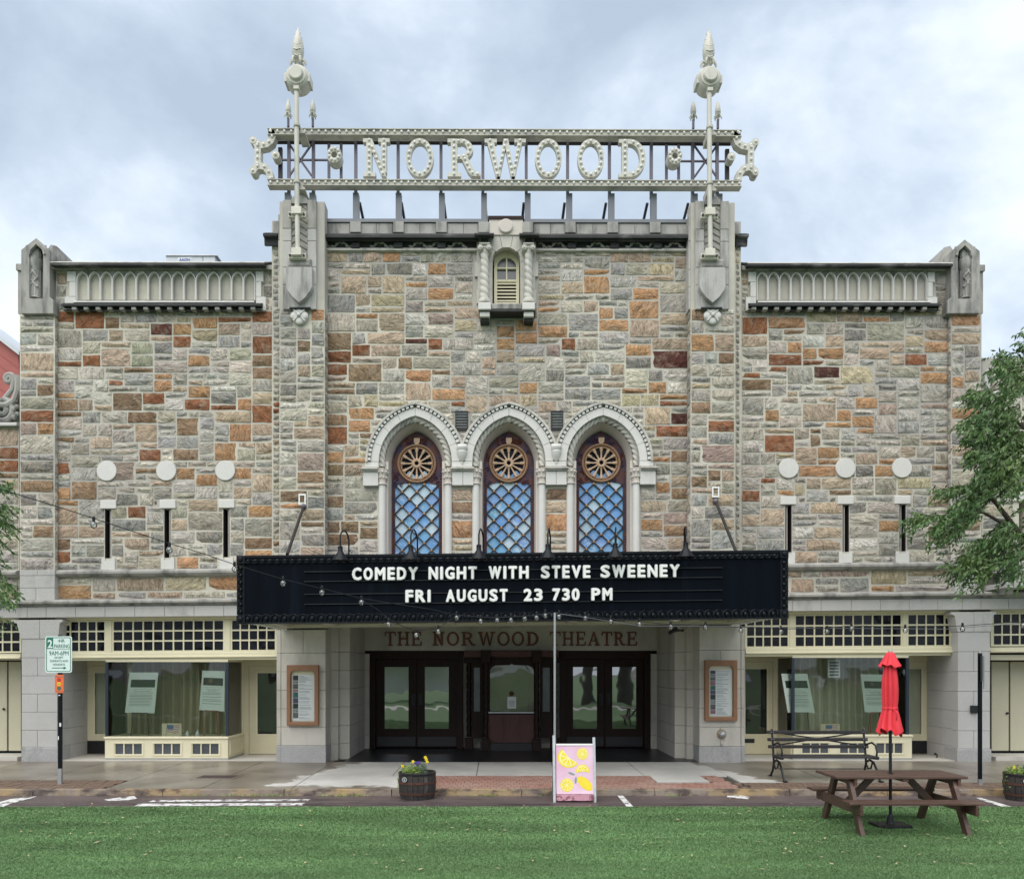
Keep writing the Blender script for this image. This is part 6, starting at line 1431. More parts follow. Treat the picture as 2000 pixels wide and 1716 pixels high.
def side_shop(root, a, b_, L):
    YG = 18.68; n = max(3, int((b_ - a) / 17.5)); ps = []
    for r_ in range(3):
        for k in range(n + 1):
            u = (b_ - (k + 1) * 17.3) if L else a + 2 + k * 17.3; v = u + 17.3; u, v = max(u, a), min(v, b_)
            if v - u > 5: ps.append((u + 1.2, v - 1.2, 1207 + 20.3 * r_, 1224 + 20.3 * r_))
    m2 = MB(); m2.pp([(a - 3, 1268), (a - 3, 1204), (b_ + 2, 1204), (b_ + 2, 1268)], YG, YG + .05, [[(u, y1), (u, y0), (v, y0), (v, y1)][::-1] for u, v, y0, y1 in ps]); tf = m2.build('transom_window', M['cream'], root)
    for u, v, y0, y1 in ps: m3 = MB(); m3.pb(u - .4, v + .4, y0 - .4, y1 + .4, YG + .025, YG + .035); m3.build('pane', M['pane'], tf)
    MB().mould(a - 8, b_ + 3, YG, [(-.1, 1196), (.1, 1197), (.1, 1201), (.0, 1203.5), (-.1, 1204)]).build('cornice_board', M['cream'], root)
    MB().mould(a - 8, b_ + 3, YG, [(-.3, 1268.2), (.05, 1270), (.05, 1275.5), (.09, 1277), (.09, 1279), (.02, 1280.5), (-.3, 1280.5)]).build('beam', M['cream'], root)
for L in (True, False):
    if L: root = NB; a, b_ = -90, 39.5; dl = [(-50, 13.4), (16.4, 41)]
    else:
        root = thing('neighbouring_building', 'stone building at the far right edge behind the tree, with a small balcony', 'building', (X(2060, YW), YW, 0)); a, b_ = 1938, 2060; dl = [(1937, 1970.5), (1973.5, 2040)]; NR = root
    side_shop(root, a, b_, L)
    Yd = 19.3; z1 = 2.27
    for u, v in dl:
        m_ = MB(); m_.box(X(u, Yd), X(v, Yd), Yd, Yd + .05, .14, z1 - .03); m_.build('panel_door', M['beige'], root, bevel=.01)
    MB().box(X(a - 8, Yd) - .3, X(b_, Yd) + .4, Yd + .06, Yd + .1, 0, z1 + .3).build('door_backing', M['blackpaint'], root)
    MB().box(X(a - 8, Yd) - .3, X(b_, Yd) + .4, 18.7, Yd + .05, z1, z1 + .12).build('soffit', M['beige'], root)
    MB().box(X(a - 8, Yd) - .3, X(b_, Yd) + .4, 18.5, Yd + .05, -.03, .08).build('threshold_slab', M['entry_stone'], root)
    kx = 8.5 if L else 1966; q = PR(kx, 1384 if L else 1392, Yd - .0); MB().ball((q[0], Yd - .03, q[2]), .03, 8, 6).build('door_knob', M['iron'], root, smooth=True)
mb = MB(); mb.pp([(1918, 1200), (1918, 700), (2120, 700), (2120, 1200)], YW + .02, YW + .3, [[(1990, 1083), (1990, 985), (2003, 985), (2003, 1083)][::-1]]); nw = mb.build('stone_wall', M['mortar'], NR)
it = lay(nw, NR, ashlar(1919, 2040, 745, 1102, lambda x, y: 1978 < x < 2014 and 965 < y < 1105, seed=75), YW + .02, 75); it += lay(nw, NR, ashlar(1938, 1962, 1122, 1160, seed=76), YW + .02, 76); place_all(NR, it)
MB().box(X(1919, YW), X(2900, YW), YW + .33, 30, 3.3, Z(745, YW)).box(X(1945, YW), X(2900, YW), 19.5, 30, -.1, 3.29).build('rear_walls', M['grey_stone'], NR)
MB().cpb(1980, 2020, 968, 984, YW - .03, YW + .2).build('lintel', M['lime_clean'], NR)
mb = MB(); mb.tube([P(x, y, YW) for x, y in ((1921, 790), (1930, 778), (1928, 760), (1925, 740), (1929, 728), (1938, 723), (1944, 729), (1941, 737), (1935, 736))], .06, 8); mb.tube([P(x, y, YW) for x, y in ((1935, 775), (1950, 768), (1962, 745))], .06, 7); mb.build('carved_scroll', M['granite'], NR, smooth=True)
mb = MB(); mb.pb(1964, 2100, 1118, 1123, YW - .9, YW); mb.pb(1964, 2100, 1146, 1156, YW - .9, YW); mb.pb(1964, 1976, 1123, 1146, YW - .9, YW - .7)
for k in range(14): mb.pb(1980 + k * 9, 1984.5 + k * 9, 1123, 1146, YW - .86, YW - .78)
mb.build('balcony', M['granite'], NR); MB().cpb(1962, 1980, 1156.3, 1168, YW - .6, YW, .02).build('bracket', M['granite'], NR)
# far chimney-less flank so that nothing behind shows the sky through the shops
# ================================================================ GROUND
def sheet(name, pts, m, kind='structure', parent=None, th=None):
    o = MB().add(pts, [tuple(range(len(pts)))]).build(name, m, parent, kind=None if parent else kind); return o
m = M['ground'] = mat('town_ground', (.10, .10, .09), .9)
sheet('ground', [(-400, -400, -.30), (400, -400, -.30), (400, 600, -.30), (-400, 600, -.30)], m)
sheet('road', [(-60, 12.6, -.155), (60, 12.6, -.155), (60, 14.60, -.155), (-60, 14.60, -.155)], M['asphalt'])
# painted lines: real sheets just above the asphalt
def gp(px, py, z=-.155): Y = (H - z) * F / (py - HY); return (X(px, Y), Y, z)
for l in ([(300, 1562), (607, 1560), (600, 1563.5), (290, 1565.5)], [(272, 1569), (596, 1567.5), (590, 1572), (262, 1574)], [(-20, 1571), (20, 1560), (72, 1554.5), (62, 1558), (20, 1569), (4, 1576)],
          [(1203, 1550), (1214, 1550), (1237, 1575), (1224, 1575)], [(1903, 1557.5), (1916, 1557.5), (1990, 1579), (1970, 1579)], [(203, 1561), (236, 1556.5), (262, 1554), (268, 1559), (250, 1562), (212, 1563.5)]):
    sheet('road_marking', [(x, y, -.151) for x, y, _ in (gp(*p) for p in l)][::-1], M['paint'])
for l in ([(1420, 1552), (1440, 1550), (1452, 1552.5), (1464, 1556), (1461, 1560), (1446, 1559), (1420, 1556.5)],): sheet('road_marking', [(x, y, -.151) for x, y, _ in (gp(*p) for p in l)][::-1], M['paint'])
# seams in the asphalt
mb = MB(); mb.box(-8, 9, 13.55, 13.565, -.155, -.1515); mb.box(-8, 9, 13.40, 13.408, -.155, -.1516); mb.build('road_seam', M['lead'], kind='structure')
KY = 14.42
def gz(Y): return -.05 * (18.2 - Y) / (18.2 - KY) if Y < 18.2 else 0.
# concrete: wet and brown, but dry and pale in the lee of the marquee
def concrete():
    m = bpy.data.materials.new('pavement_concrete'); m.use_nodes = True; t = m.node_tree; n = t.nodes.new; l = t.links.new; b = t.nodes['Principled BSDF']
    g = n('ShaderNodeNewGeometry'); sx = n('ShaderNodeSeparateXYZ'); l(g.outputs['Position'], sx.inputs[0])
    nz = n('ShaderNodeTexNoise'); nz.inputs['Scale'].default_value = 2.2; nz.inputs['Detail'].default_value = 8; l(g.outputs['Position'], nz.inputs['Vector'])
    def ma(op, a, b_=None, c=None):
        q = n('ShaderNodeMath'); q.operation = op
        for i, v in enumerate((a, b_, c)):
            if v is None: continue
            if isinstance(v, (int, float)): q.inputs[i].default_value = v
            else: l(v, q.inputs[i])
        return q.outputs[0]
    nn = ma('MULTIPLY', ma('SUBTRACT', nz.outputs[0], .5), 1.1)
    dx = ma('SUBTRACT', 4.35, ma('ABSOLUTE', ma('SUBTRACT', sx.outputs['X'], .55)))
    dx = ma('ADD', dx, ma('MULTIPLY', ma('SUBTRACT', sx.outputs['Y'], 16.3), -.35))
    dy = ma('SUBTRACT', sx.outputs['Y'], 14.75); d = ma('ADD', ma('MINIMUM', dx, dy), nn); k = ma('MULTIPLY', d, 9.0); k2 = n('ShaderNodeClamp'); l(k, k2.inputs[0])
    n2 = n('ShaderNodeTexNoise'); n2.inputs['Scale'].default_value = .9; n2.inputs['Detail'].default_value = 7; l(g.outputs['Position'], n2.inputs['Vector'])
    wet = n('ShaderNodeMix'); wet.data_type = 'RGBA'; wet.inputs[6].default_value = (.165, .140, .115, 1); wet.inputs[7].default_value = (.27, .245, .205, 1)
    q = n('ShaderNodeMapRange'); q.inputs[1].default_value = .38; q.inputs[2].default_value = .62; l(n2.outputs[0], q.inputs[0]); l(q.outputs[0], wet.inputs[0])
    dry = n('ShaderNodeMix'); dry.data_type = 'RGBA'; dry.inputs[6].default_value = (.42, .415, .395, 1); dry.inputs[7].default_value = (.54, .53, .50, 1); l(q.outputs[0], dry.inputs[0])
    mx_ = n('ShaderNodeMix'); mx_.data_type = 'RGBA'; l(k2.outputs[0], mx_.inputs[0]); l(wet.outputs[2], mx_.inputs[6]); l(dry.outputs[2], mx_.inputs[7])
    gr = n('ShaderNodeTexNoise'); gr.inputs['Scale'].default_value = 70; gr.inputs['Detail'].default_value = 3; l(g.outputs['Position'], gr.inputs['Vector'])
    gq = n('ShaderNodeMapRange'); gq.inputs[3].default_value = .78; gq.inputs[4].default_value = 1.22; l(gr.outputs[0], gq.inputs[0])
    mm = n('ShaderNodeMix'); mm.data_type = 'RGBA'; mm.blend_type = 'MULTIPLY'; mm.inputs[0].default_value = 1; l(mx_.outputs[2], mm.inputs[6]); l(gq.outputs[0], mm.inputs[7]); l(mm.outputs[2], b.inputs['Base Color'])
    rr_ = n('ShaderNodeMapRange'); rr_.inputs[3].default_value = .30; rr_.inputs[4].default_value = .85; l(k2.outputs[0], rr_.inputs[0]); l(rr_.outputs[0], b.inputs['Roughness'])
    bp = n('ShaderNodeBump'); bp.inputs['Strength'].default_value = .25; bp.inputs['Distance'].default_value = .01; l(gr.outputs[0], bp.inputs['Height']); l(bp.outputs[0], b.inputs['Normal'])
    return m
M['concrete'] = concrete()
# the pavement bed, then slabs and bricks laid on it
sw = MB(); sw.hexa([(-60, KY + .12, -.2), (60, KY + .12, -.2), (60, KY + .12, gz(KY) - .03), (-60, KY + .12, gz(KY) - .03), (-60, 19, -.2), (60, 19, -.2), (60, 19, -.022), (-60, 19, -.022)])
swo = sw.build('sidewalk', mat('joint_dirt', (.06, .052, .045), .9), kind='structure', org=(0, 16, -.2))
def slab(x0, x1, y0, y1, m='concrete', g=.008, dx=0., th=0):
    mb = MB(); za, zb = gz(y0), gz(y1)
    mb.hexa([(x0 + g + dx, y0 + g, za - .03), (x1 - g + dx, y0 + g, za - .03), (x1 - g + dx, y0 + g, za + th), (x0 + g + dx, y0 + g, za + th), (x0 + g, y1 - g, zb - .04), (x1 - g, y1 - g, zb - .04), (x1 - g, y1 - g, zb + th), (x0 + g, y1 - g, zb + th)])
    return mb.build('slab', M[m], swo)
xs = [-14.2, -12.4, -10.5, -8.75, -7.0, -5.3, -3.7]
for a, b_ in zip(xs, xs[1:]):
    slab(a, b_, 16.45, 18.62); slab(a, b_, 15.55 if b_ <= -7 else 14.56, 16.45)
xs = [-3.7, -2.1, -.45, 1.15, 2.85, 4.5]
for a, b_ in zip(xs, xs[1:]): slab(a, b_, 16.15, 18.22 if b_ > -3.6 and a > -3.7 + .1 else 18.22)
slab(-3.7, -1.35, 14.56, 16.15)
xs = [4.5, 6.2, 7.9, 9.6, 11.3, 13.2]
for a, b_ in zip(xs, xs[1:]): slab(a, b_, 16.2, 18.62); slab(a, b_, 15.25, 16.2)
slab(2.95, 3.95, 15.35, 16.15)
BR = {}
M['brick'] = mat('red_paver', (.30, .16, .125), .8, var=.25, vs=7, bump=.3, bs=40, grain=.15, tint=((.34, .22, .18), 1.5))
M['brick_wet'] = mat('wet_brown_paver', (.17, .115, .085), .6, var=.25, vs=7, bump=.3, bs=40, grain=.15)
def bricks(x0, x1, y0, y1, m, w_=.108, l_=.215, maxn=300, skip=None):
    """pavers laid end-on to the kerb, every second row shifted by half a brick"""
    nr = max(1, round((y1 - y0) / l_)); l_ = (y1 - y0) / nr; joined = MB(); r = random.Random(int(x0 * 10)); cnt = 0
    for j in range(nr):
        y = y0 + j * l_; x = x0 + (w_ / 2 if j % 2 else 0)
        while x + w_ <= x1:
            if not (skip and skip(x + w_ / 2, y + l_ / 2)):
                k = r.uniform(-.004, .003); 
                if maxn > 0:
                    key = (m, j); 
                    if key not in BR:
                        b_ = MB(); b_.box(-w_ / 2 + .004, w_ / 2 - .004, -l_ / 2 + .004, l_ / 2 - .004, -.03, 0); o = b_.build('brick', M[m], swo); BR[key] = o
                        o.data.transform(Matrix.Translation(wloc(swo))); 
                    else: o = BR[key].copy(); scene.collection.objects.link(o); o.parent = swo
                    wl = wloc(swo); o.location = (x + w_ / 2 - wl.x, y + l_ / 2 - wl.y, gz(y) + k - wl.z); maxn -= 1
                else: joined.box(x + .004, x + w_ - .004, y + .004, y + l_ - .004, gz(y) - .03, gz(y) + k)
            x += w_
    if joined.v: joined.build('brick_paving', M[m], swo, kind='stuff')
bricks(-1.35, 4.35, 14.56, 16.15, 'brick', skip=lambda x, y: 2.95 < x < 3.95 and y > 15.35, maxn=300)
bricks(4.5, 13.2, 14.56, 15.25, 'brick_wet', maxn=0); bricks(-14.2, -7.0, 14.56, 15.55, 'brick_wet', maxn=0); bricks(4.35, 4.5, 14.56, 15.25, 'brick_wet', maxn=0)
slab(-7.0, -5.3, 14.56, 15.55)
# granite kerb
rk = random.Random(3); x = -14.5; 
while x < 14:
    ln = rk.uniform(1.5, 2.4); mb = MB(); n_ = 14; b0 = 0
    for i in range(n_ + 1):
        u = x + .006 + (ln - .012) * i / n_; e_ = rk.uniform(-.012, .012); zt2 = gz(KY) + rk.uniform(-.008, .004)
        mb.v += [(u, KY + e_, -.2), (u, KY + e_ - .004, -.13), (u, KY + e_ + .01, -.09), (u, KY + .012 + e_, zt2 - .006), (u, KY + .03, zt2 + .003), (u, KY + .135, gz(KY) + .003), (u, KY + .135, -.2)]
    for i in range(n_):
        for k in range(6): mb.f.append((7 * i + k, 7 * (i + 1) + k, 7 * (i + 1) + k + 1, 7 * i + k + 1))
    mb.f.append((0, 1, 2, 3, 4, 5, 6)); mb.f.append(tuple(7 * n_ + k for k in reversed(range(7))))
    mb.build('kerb_stone', M['kerb'], swo, smooth=True, angle=30); x += ln
# weeds and litter in the gutter
mb = MB(); rw = random.Random(9)
for k in range(260):
    c = rw.choice([-4.7, -4.2, -3.9, -2.9, -2.5, -.2, 1.0, 3.1, -5.4]) + rw.gauss(0, .16); a = rw.random() * 6.28; h_ = rw.uniform(.015, .05); y = KY - .03 + rw.gauss(0, .03); w_ = .008
    mb.add([(c - w_, y, -.15), (c + w_, y, -.15), (c + .03 * math.cos(a), y + .03 * math.sin(a), -.15 + h_)], [(0, 1, 2)])
mb.build('gutter_weeds', M['leaf_y'], kind='stuff')
HT = MB(); q = gp(430, 1515, -.035); HT.box(q[0] - .42, q[0] + .42, 15.62, 16.28, -.05, -.0235); hc = HT.build('hatch_surround', M['concrete'], swo)
MB().box(q[0] - .34, q[0] + .34, 15.74, 16.14, -.04, -.0195).build('hatch_cover', M['hatch'], swo)

# ---- artificial turf: a backing sheet and its blades
sheet('lawn', [(-60, -150, -.145), (60, -150, -.145), (60, 13.22, -.145), (-60, 13.22, -.145)], M['turf_base'])
def turf_mat():
    m = bpy.data.materials.new('turf_blades'); m.use_nodes = True; t = m.node_tree; n = t.nodes.new; l = t.links.new; b = t.nodes['Principled BSDF']; b.inputs['Roughness'].default_value = .6; b.inputs['Specular IOR Level'].default_value = .35
    at = n('ShaderNodeAttribute'); at.attribute_name = 'tone'
    g = n('ShaderNodeNewGeometry'); nz = n('ShaderNodeTexNoise'); nz.inputs['Scale'].default_value = .55; nz.inputs['Detail'].default_value = 5; mp = n('ShaderNodeMapping'); mp.inputs['Scale'].default_value = (.6, 2.6, 1); l(g.outputs['Position'], mp.inputs[0]); l(mp.outputs[0], nz.inputs['Vector'])
    q = n('ShaderNodeMapRange'); q.inputs[1].default_value = .35; q.inputs[2].default_value = .65; q.inputs[3].default_value = .72; q.inputs[4].default_value = 1.26; l(nz.outputs[0], q.inputs[0])
    mm = n('ShaderNodeMix'); mm.data_type = 'RGBA'; mm.blend_type = 'MULTIPLY'; mm.inputs[0].default_value = 1; l(at.outputs['Color'], mm.inputs[6]); l(q.outputs[0], mm.inputs[7]); l(mm.outputs[2], b.inputs['Base Color'])
    return m
nb = 460000; g = np.random.default_rng(4)
yy = 8.2 + (13.2 - 8.2) * g.random(nb) ** 1.0; xx = (g.random(nb) - .5) * 2 * (yy * .66 + .4) + .1
hh = g.uniform(.008, .017, nb); an = g.uniform(0, 2 * np.pi, nb); le = g.normal(0, .014, (nb, 2)); wd = .0035 + .0009 * (yy - 8)
v = np.empty((nb, 3, 3)); cx_, cy_ = np.cos(an) * wd, np.sin(an) * wd
v[:, 0] = np.stack([xx - cx_, yy - cy_, np.full(nb, -.143)], 1); v[:, 1] = np.stack([xx + cx_, yy + cy_, np.full(nb, -.143)], 1); v[:, 2] = np.stack([xx + le[:, 0], yy + le[:, 1], -.143 + hh], 1)
me = bpy.data.meshes.new('turf_blades'); me.vertices.add(nb * 3); me.vertices.foreach_set('co', v.ravel()); me.loops.add(nb * 3); me.loops.foreach_set('vertex_index', np.arange(nb * 3, dtype=np.int32))
me.polygons.add(nb); me.polygons.foreach_set('loop_start', np.arange(0, nb * 3, 3, dtype=np.int32)); me.update(calc_edges=True); me.validate()
at = me.color_attributes.new('tone', 'FLOAT_COLOR', 'POINT'); base = np.array([[.125, .235, .085], [.140, .250, .10], [.108, .205, .072], [.19, .29, .155]])[g.choice(4, nb, p=[.4, .28, .24, .08])] * g.uniform(.8, 1.2, (nb, 1))
col = np.ones((nb, 3, 4)); col[:, :, :3] = base[:, None, :]; at.data.foreach_set('color', col.ravel()); me.materials.append(turf_mat())
tb = bpy.data.objects.new('turf_grass', me); scene.collection.objects.link(tb); tb['kind'] = 'stuff'
mb = MB(); rl = random.Random(21)
for k in range(210):
    y = 8.9 + rl.random() * 4.4; x = (rl.random() - .5) * 2 * (y * .62); s_ = rl.uniform(.012, .028) * (1.5 if rl.random() < .12 else 1); a = rl.random() * 6.28; z = -.118 + rl.random() * .01
    c, q = math.cos(a) * s_, math.sin(a) * s_; mb.add([(x - c * 1.5, y - q * 1.5, z), (x + q * .6, y - c * .6, z + .006), (x + c * 1.5, y + q * 1.5, z + rl.uniform(0, .015)), (x - q * .6, y + c * .6, z + .004)], [(0, 1, 2, 3)])
for k in range(60):
    x = rl.uniform(-8.5, 8.5); y = rl.uniform(13.4, 14.3) if k < 40 else rl.uniform(14.7, 17.5); z = -.149 if y < 14.4 else gz(y) + .006; s_ = rl.uniform(.012, .03); a = rl.random() * 6.28; c, q = math.cos(a) * s_, math.sin(a) * s_
    mb.add([(x - c * 1.5, y - q * 1.5, z), (x + q * .7, y - c * .7, z + .004), (x + c * 1.5, y + q * 1.5, z + .008), (x - q * .7, y + c * .7, z + .003)], [(0, 1, 2, 3)])
mb.build('fallen_leaves', M['leaf_dead'], kind='stuff')
# ================================================================ THINGS ON THE PAVEMENT AND THE GRASS
GR = -.14
# ---- picnic table
tx0, tx1, ty = 4.62, 6.43, 11.6
PT = thing('picnic_table', 'brown stained wooden picnic table with attached benches on the grass', 'picnic table', ((tx0 + tx1) / 2, ty, GR))
WD = M['wood']
def plank(name, x0, x1, y0, y1, z0, z1, par=PT, m=WD, bev=.006): return MB().box(x0, x1, y0, y1, z0, z1).build(name, m, par, bevel=bev)
zt_ = GR + .745; pw = .75 / 5
for k in range(5):
    if k == 2:
        plank('tabletop_plank', tx0, X(1739, ty) - .03, ty - .375 + k * pw + .004, ty - .375 + (k + 1) * pw - .004, zt_ - .035, zt_); plank('tabletop_plank', X(1739, ty) + .03, tx1, ty - .375 + k * pw + .004, ty - .375 + (k + 1) * pw - .004, zt_ - .035, zt_)
    else: plank('tabletop_plank', tx0 + .004 * (k % 2), tx1 - .003 * (k % 3), ty - .375 + k * pw + .004, ty - .375 + (k + 1) * pw - .004, zt_ - .035, zt_)
zs_ = GR + .45
for s_ in (-1, 1):
    for k in range(2):
        y = ty + s_ * (.49 + k * .14); plank('seat_plank', tx0 + .02, tx1 + .0, min(y, y + s_ * .132), max(y, y + s_ * .132), zs_ - .035, zs_)
for x, o_ in ((4.875, -1), (6.30, 1)):
    plank('table_batten', x, x + .04, ty - .36, ty + .36, zt_ - .13, zt_ - .036); plank('seat_beam', *sorted((x - .02 + o_ * .032, x - .02 + o_ * .075)), ty - .76, ty + .76, zs_ - .18, zs_ - .036, bev=.01)
    for s_ in (-1, 1):
        mb = MB(); a, b_ = ty + s_ * .22, ty + s_ * .62; w_ = .068
        mb.hexa([(x, b_ - w_, GR - .01), (x + .04, b_ - w_, GR - .01), (x + .04, a - w_, zt_ - .04), (x, a - w_, zt_ - .04), (x, b_ + w_, GR - .01), (x + .04, b_ + w_, GR - .01), (x + .04, a + w_, zt_ - .04), (x, a + w_, zt_ - .04)]) if 0 else mb.hexa([(x - .050, b_ - w_, GR - .01), (x + .010, b_ - w_, GR - .01), (x + .010, a - w_, zt_ - .04), (x - .050, a - w_, zt_ - .04), (x - .050, b_ + w_, GR - .01), (x + .010, b_ + w_, GR - .01), (x + .010, a + w_, zt_ - .04), (x - .050, a + w_, zt_ - .04)])
        mb.build('leg', WD, PT, bevel=.005)
for x, s_ in ((tx0 + .3, 1), (tx1 - .3, -1)):
    p, q = Vector((x, ty, zs_ - .12)), Vector((x + s_ * .36, ty, zt_ - .05)); d = (q - p).normalized(); n_ = Vector((-d.z, 0, d.x)) * .045; mb = MB()
    mb.hexa([tuple(p - n_ + Vector((0, -.02, 0))), tuple(q - n_ + Vector((0, -.02, 0))), tuple(q + n_ + Vector((0, -.02, 0))), tuple(p + n_ + Vector((0, -.02, 0))), tuple(p - n_ + Vector((0, .02, 0))), tuple(q - n_ + Vector((0, .02, 0))), tuple(q + n_ + Vector((0, .02, 0))), tuple(p + n_ + Vector((0, .02, 0)))]); mb.build('brace', WD, PT)
plank('centre_batten', 5.50 + .04, 5.62 + .0, ty - .36, ty - .08, zt_ - .075, zt_ - .036)
# ---- closed red umbrella
ux = X(1739, ty)
UM = thing('umbrella', 'closed red patio umbrella standing through the picnic table', 'umbrella', (ux, ty, GR))
MB().tube([(ux, ty, GR + .06), (ux, ty, 1.2)], .021, 12).build('lower_pole', M['iron'], UM, smooth=True); MB().tube([(ux, ty, 1.2), (ux, ty, ZR(1274, ty))], .017, 10).build('upper_pole', M['grey_steel'], UM, smooth=True)
MB().lathe([(.034, -.02), (.034, .02)], (ux, ty, GR + .35), 10).build('collar', M['iron'], UM, smooth=True)
mb = MB(); mb.box(ux - .24, ux + .24, ty - .16, ty + .16, GR - .005, GR + .035); mb.box(ux - .19, ux + .19, ty - .20, ty + .20, GR + .0, GR + .030); mb.lathe([(.06, .035), (.05, .08), (.035, .16)], (ux, ty, GR), 12); mb.build('base', M['iron'], UM, bevel=.01)
def folds(prof, nf, n=96, seed=0, amp=.28):
    mb = MB(); r = random.Random(seed); ph = [r.uniform(0, 6.28) for _ in range(4)]; m_ = len(prof)
    for i, (z, rad, am, bot) in enumerate(prof):
        for k in range(n):
            a = 2 * math.pi * k / n
            f_ = abs(math.sin(nf * a / 2 + .5 * math.sin(2 * a + ph[0]) + .25 * math.sin(i * .7))) ; f_ = f_ ** .75
            rr = rad * (1 - am * (1 - f_) + .05 * math.sin(3 * a + ph[1]))
            zz = z + bot * (.5 - abs(((nf * a / (2 * math.pi)) % 1) - .5)) * 2 + bot * .5 * math.sin(2 * a + ph[2])
            mb.v.append((ux + rr * math.cos(a), ty + rr * math.sin(a), zz))
    for i in range(m_ - 1):
        for k in range(n): k2 = (k + 1) % n; mb.f.append((i * n + k, i * n + k2, (i + 1) * n + k2, (i + 1) * n + k))
    return mb
Zu = lambda py: ZR(py, ty); u1 = ty / F
folds([(Zu(1434), 25 * u1, .38, .07), (Zu(1428), 24.5 * u1, .38, .035), (Zu(1418), 22.5 * u1, .4, 0), (Zu(1400), 18.5 * u1, .42, 0), (Zu(1388), 15 * u1, .40, 0), (Zu(1383), 13.3 * u1, .34, 0), (Zu(1378), 14 * u1, .36, 0), (Zu(1365), 15.2 * u1, .42, 0), (Zu(1345), 15.6 * u1, .45, 0), (Zu(1325), 14.4 * u1, .45, 0), (Zu(1308), 12 * u1, .42, 0), (Zu(1296), 9.5 * u1, .4, 0), (Zu(1285), 6 * u1, .3, 0)], 8, seed=2).build('canopy', M['red'], UM, smooth=True, angle=0)
folds([(Zu(1303), 21 * u1, .26, .035), (Zu(1300), 20 * u1, .26, .02), (Zu(1290), 15 * u1, .24, 0), (Zu(1280), 10 * u1, .2, 0), (Zu(1275), 7.5 * u1, .12, 0), (Zu(1273), 4.5 * u1, .05, 0), (Zu(1272.6), .5 * u1, 0, 0)], 8, seed=2).build('canopy_cap', M['red'], UM, smooth=True, angle=0)
mb = folds([(Zu(1385), 14.0 * u1, .30, 0), (Zu(1384.6), 14.6 * u1, .28, 0), (Zu(1380.5), 14.8 * u1, .28, 0), (Zu(1380), 14.2 * u1, .3, 0)], 8, seed=2); mb.tube([(ux - .01, ty - .105, Zu(1382)), (ux + .03, ty - .13, Zu(1392)), (ux + .02, ty - .14, Zu(1404))], .008, 5); mb.build('tie_strap', M['red'], UM, smooth=True, angle=0)
MB().lathe([(.012, -.01), (.03, 0), (.03, .012), (.012, .03)], (ux, ty, Zu(1273)), 12).build('finial', M['alu'], UM, smooth=True)

# ---- park bench
bx0, bx1, by = 5.33, 7.12, 15.85
PB = thing('park_bench', 'black slatted iron park bench on the pavement in front of the right shop window', 'bench', ((bx0 + bx1) / 2, 15.6, gz(15.6)))
bz = gz(15.7)
for zz, yb in ((.875, 16.02), (.735, 15.985), (.60, 15.95)): MB().box(bx0 - .1, bx1 + .06, yb - .035, yb, bz + zz - .035, bz + zz + .03).build('back_slat', M['bench'], PB, bevel=.008)
for a, b_ in (((bx0 + .05, .87), (bx1 - .05, .61)), ((bx0 + .05, .61), (bx1 - .05, .87))):
    MB().tube([(a[0], 16.005, bz + a[1]), ((a[0] + b_[0]) / 2, 16.03, bz + (a[1] + b_[1]) / 2), (b_[0], 16.005, bz + b_[1])], .014, 5).build('cross_stay', M['iron'], PB)
for k in range(5): y = 15.42 + k * .098; MB().box(bx0 - .04, bx1 + .04, y, y + .075, bz + .425, bz + .455).build('seat_slat', M['bench'], PB, bevel=.007)
MB().tube([(bx0, 15.65, bz + .2), (bx1, 15.65, bz + .2)], .010, 6).build('stretcher', M['iron'], PB)
for x in (bx0, bx1):
    mb = MB(); t2 = lambda l, r, rs=None: mb.tube([(x, y, bz + z) for y, z in l], r, 7, rs=rs)
    t2([(16.10, .0), (15.97, .12), (15.90, .27), (15.92, .42), (15.95, .6), (16.02, .93)], .022); t2([(15.30, .0), (15.38, .1), (15.46, .22), (15.58, .33), (15.75, .36), (15.9, .30)], .022)
    t2([(15.92, .40), (15.40, .42)], .024); t2([(15.46, .43), (15.44, .55), (15.50, .66), (15.66, .70), (15.82, .66), (15.95, .62)], .018)
    t2([(15.62, .34), (15.68, .22), (15.80, .18), (15.90, .27)], .016)
    for y in (15.28, 16.12): mb.box(x - .035, x + .035, y - .045, y + .045, bz - .003, bz + .02)
    mb.build('end_frame', M['iron'], PB, smooth=True)
    for zz, yb in ((.875, 16.02), (.735, 15.985), (.60, 15.95)):
        for dx in (-.045, .0): MB().ball((x + dx + .02, yb - .037, bz + zz), .009, 6, 4).build('bolt', M['alu'], PB, smooth=True)

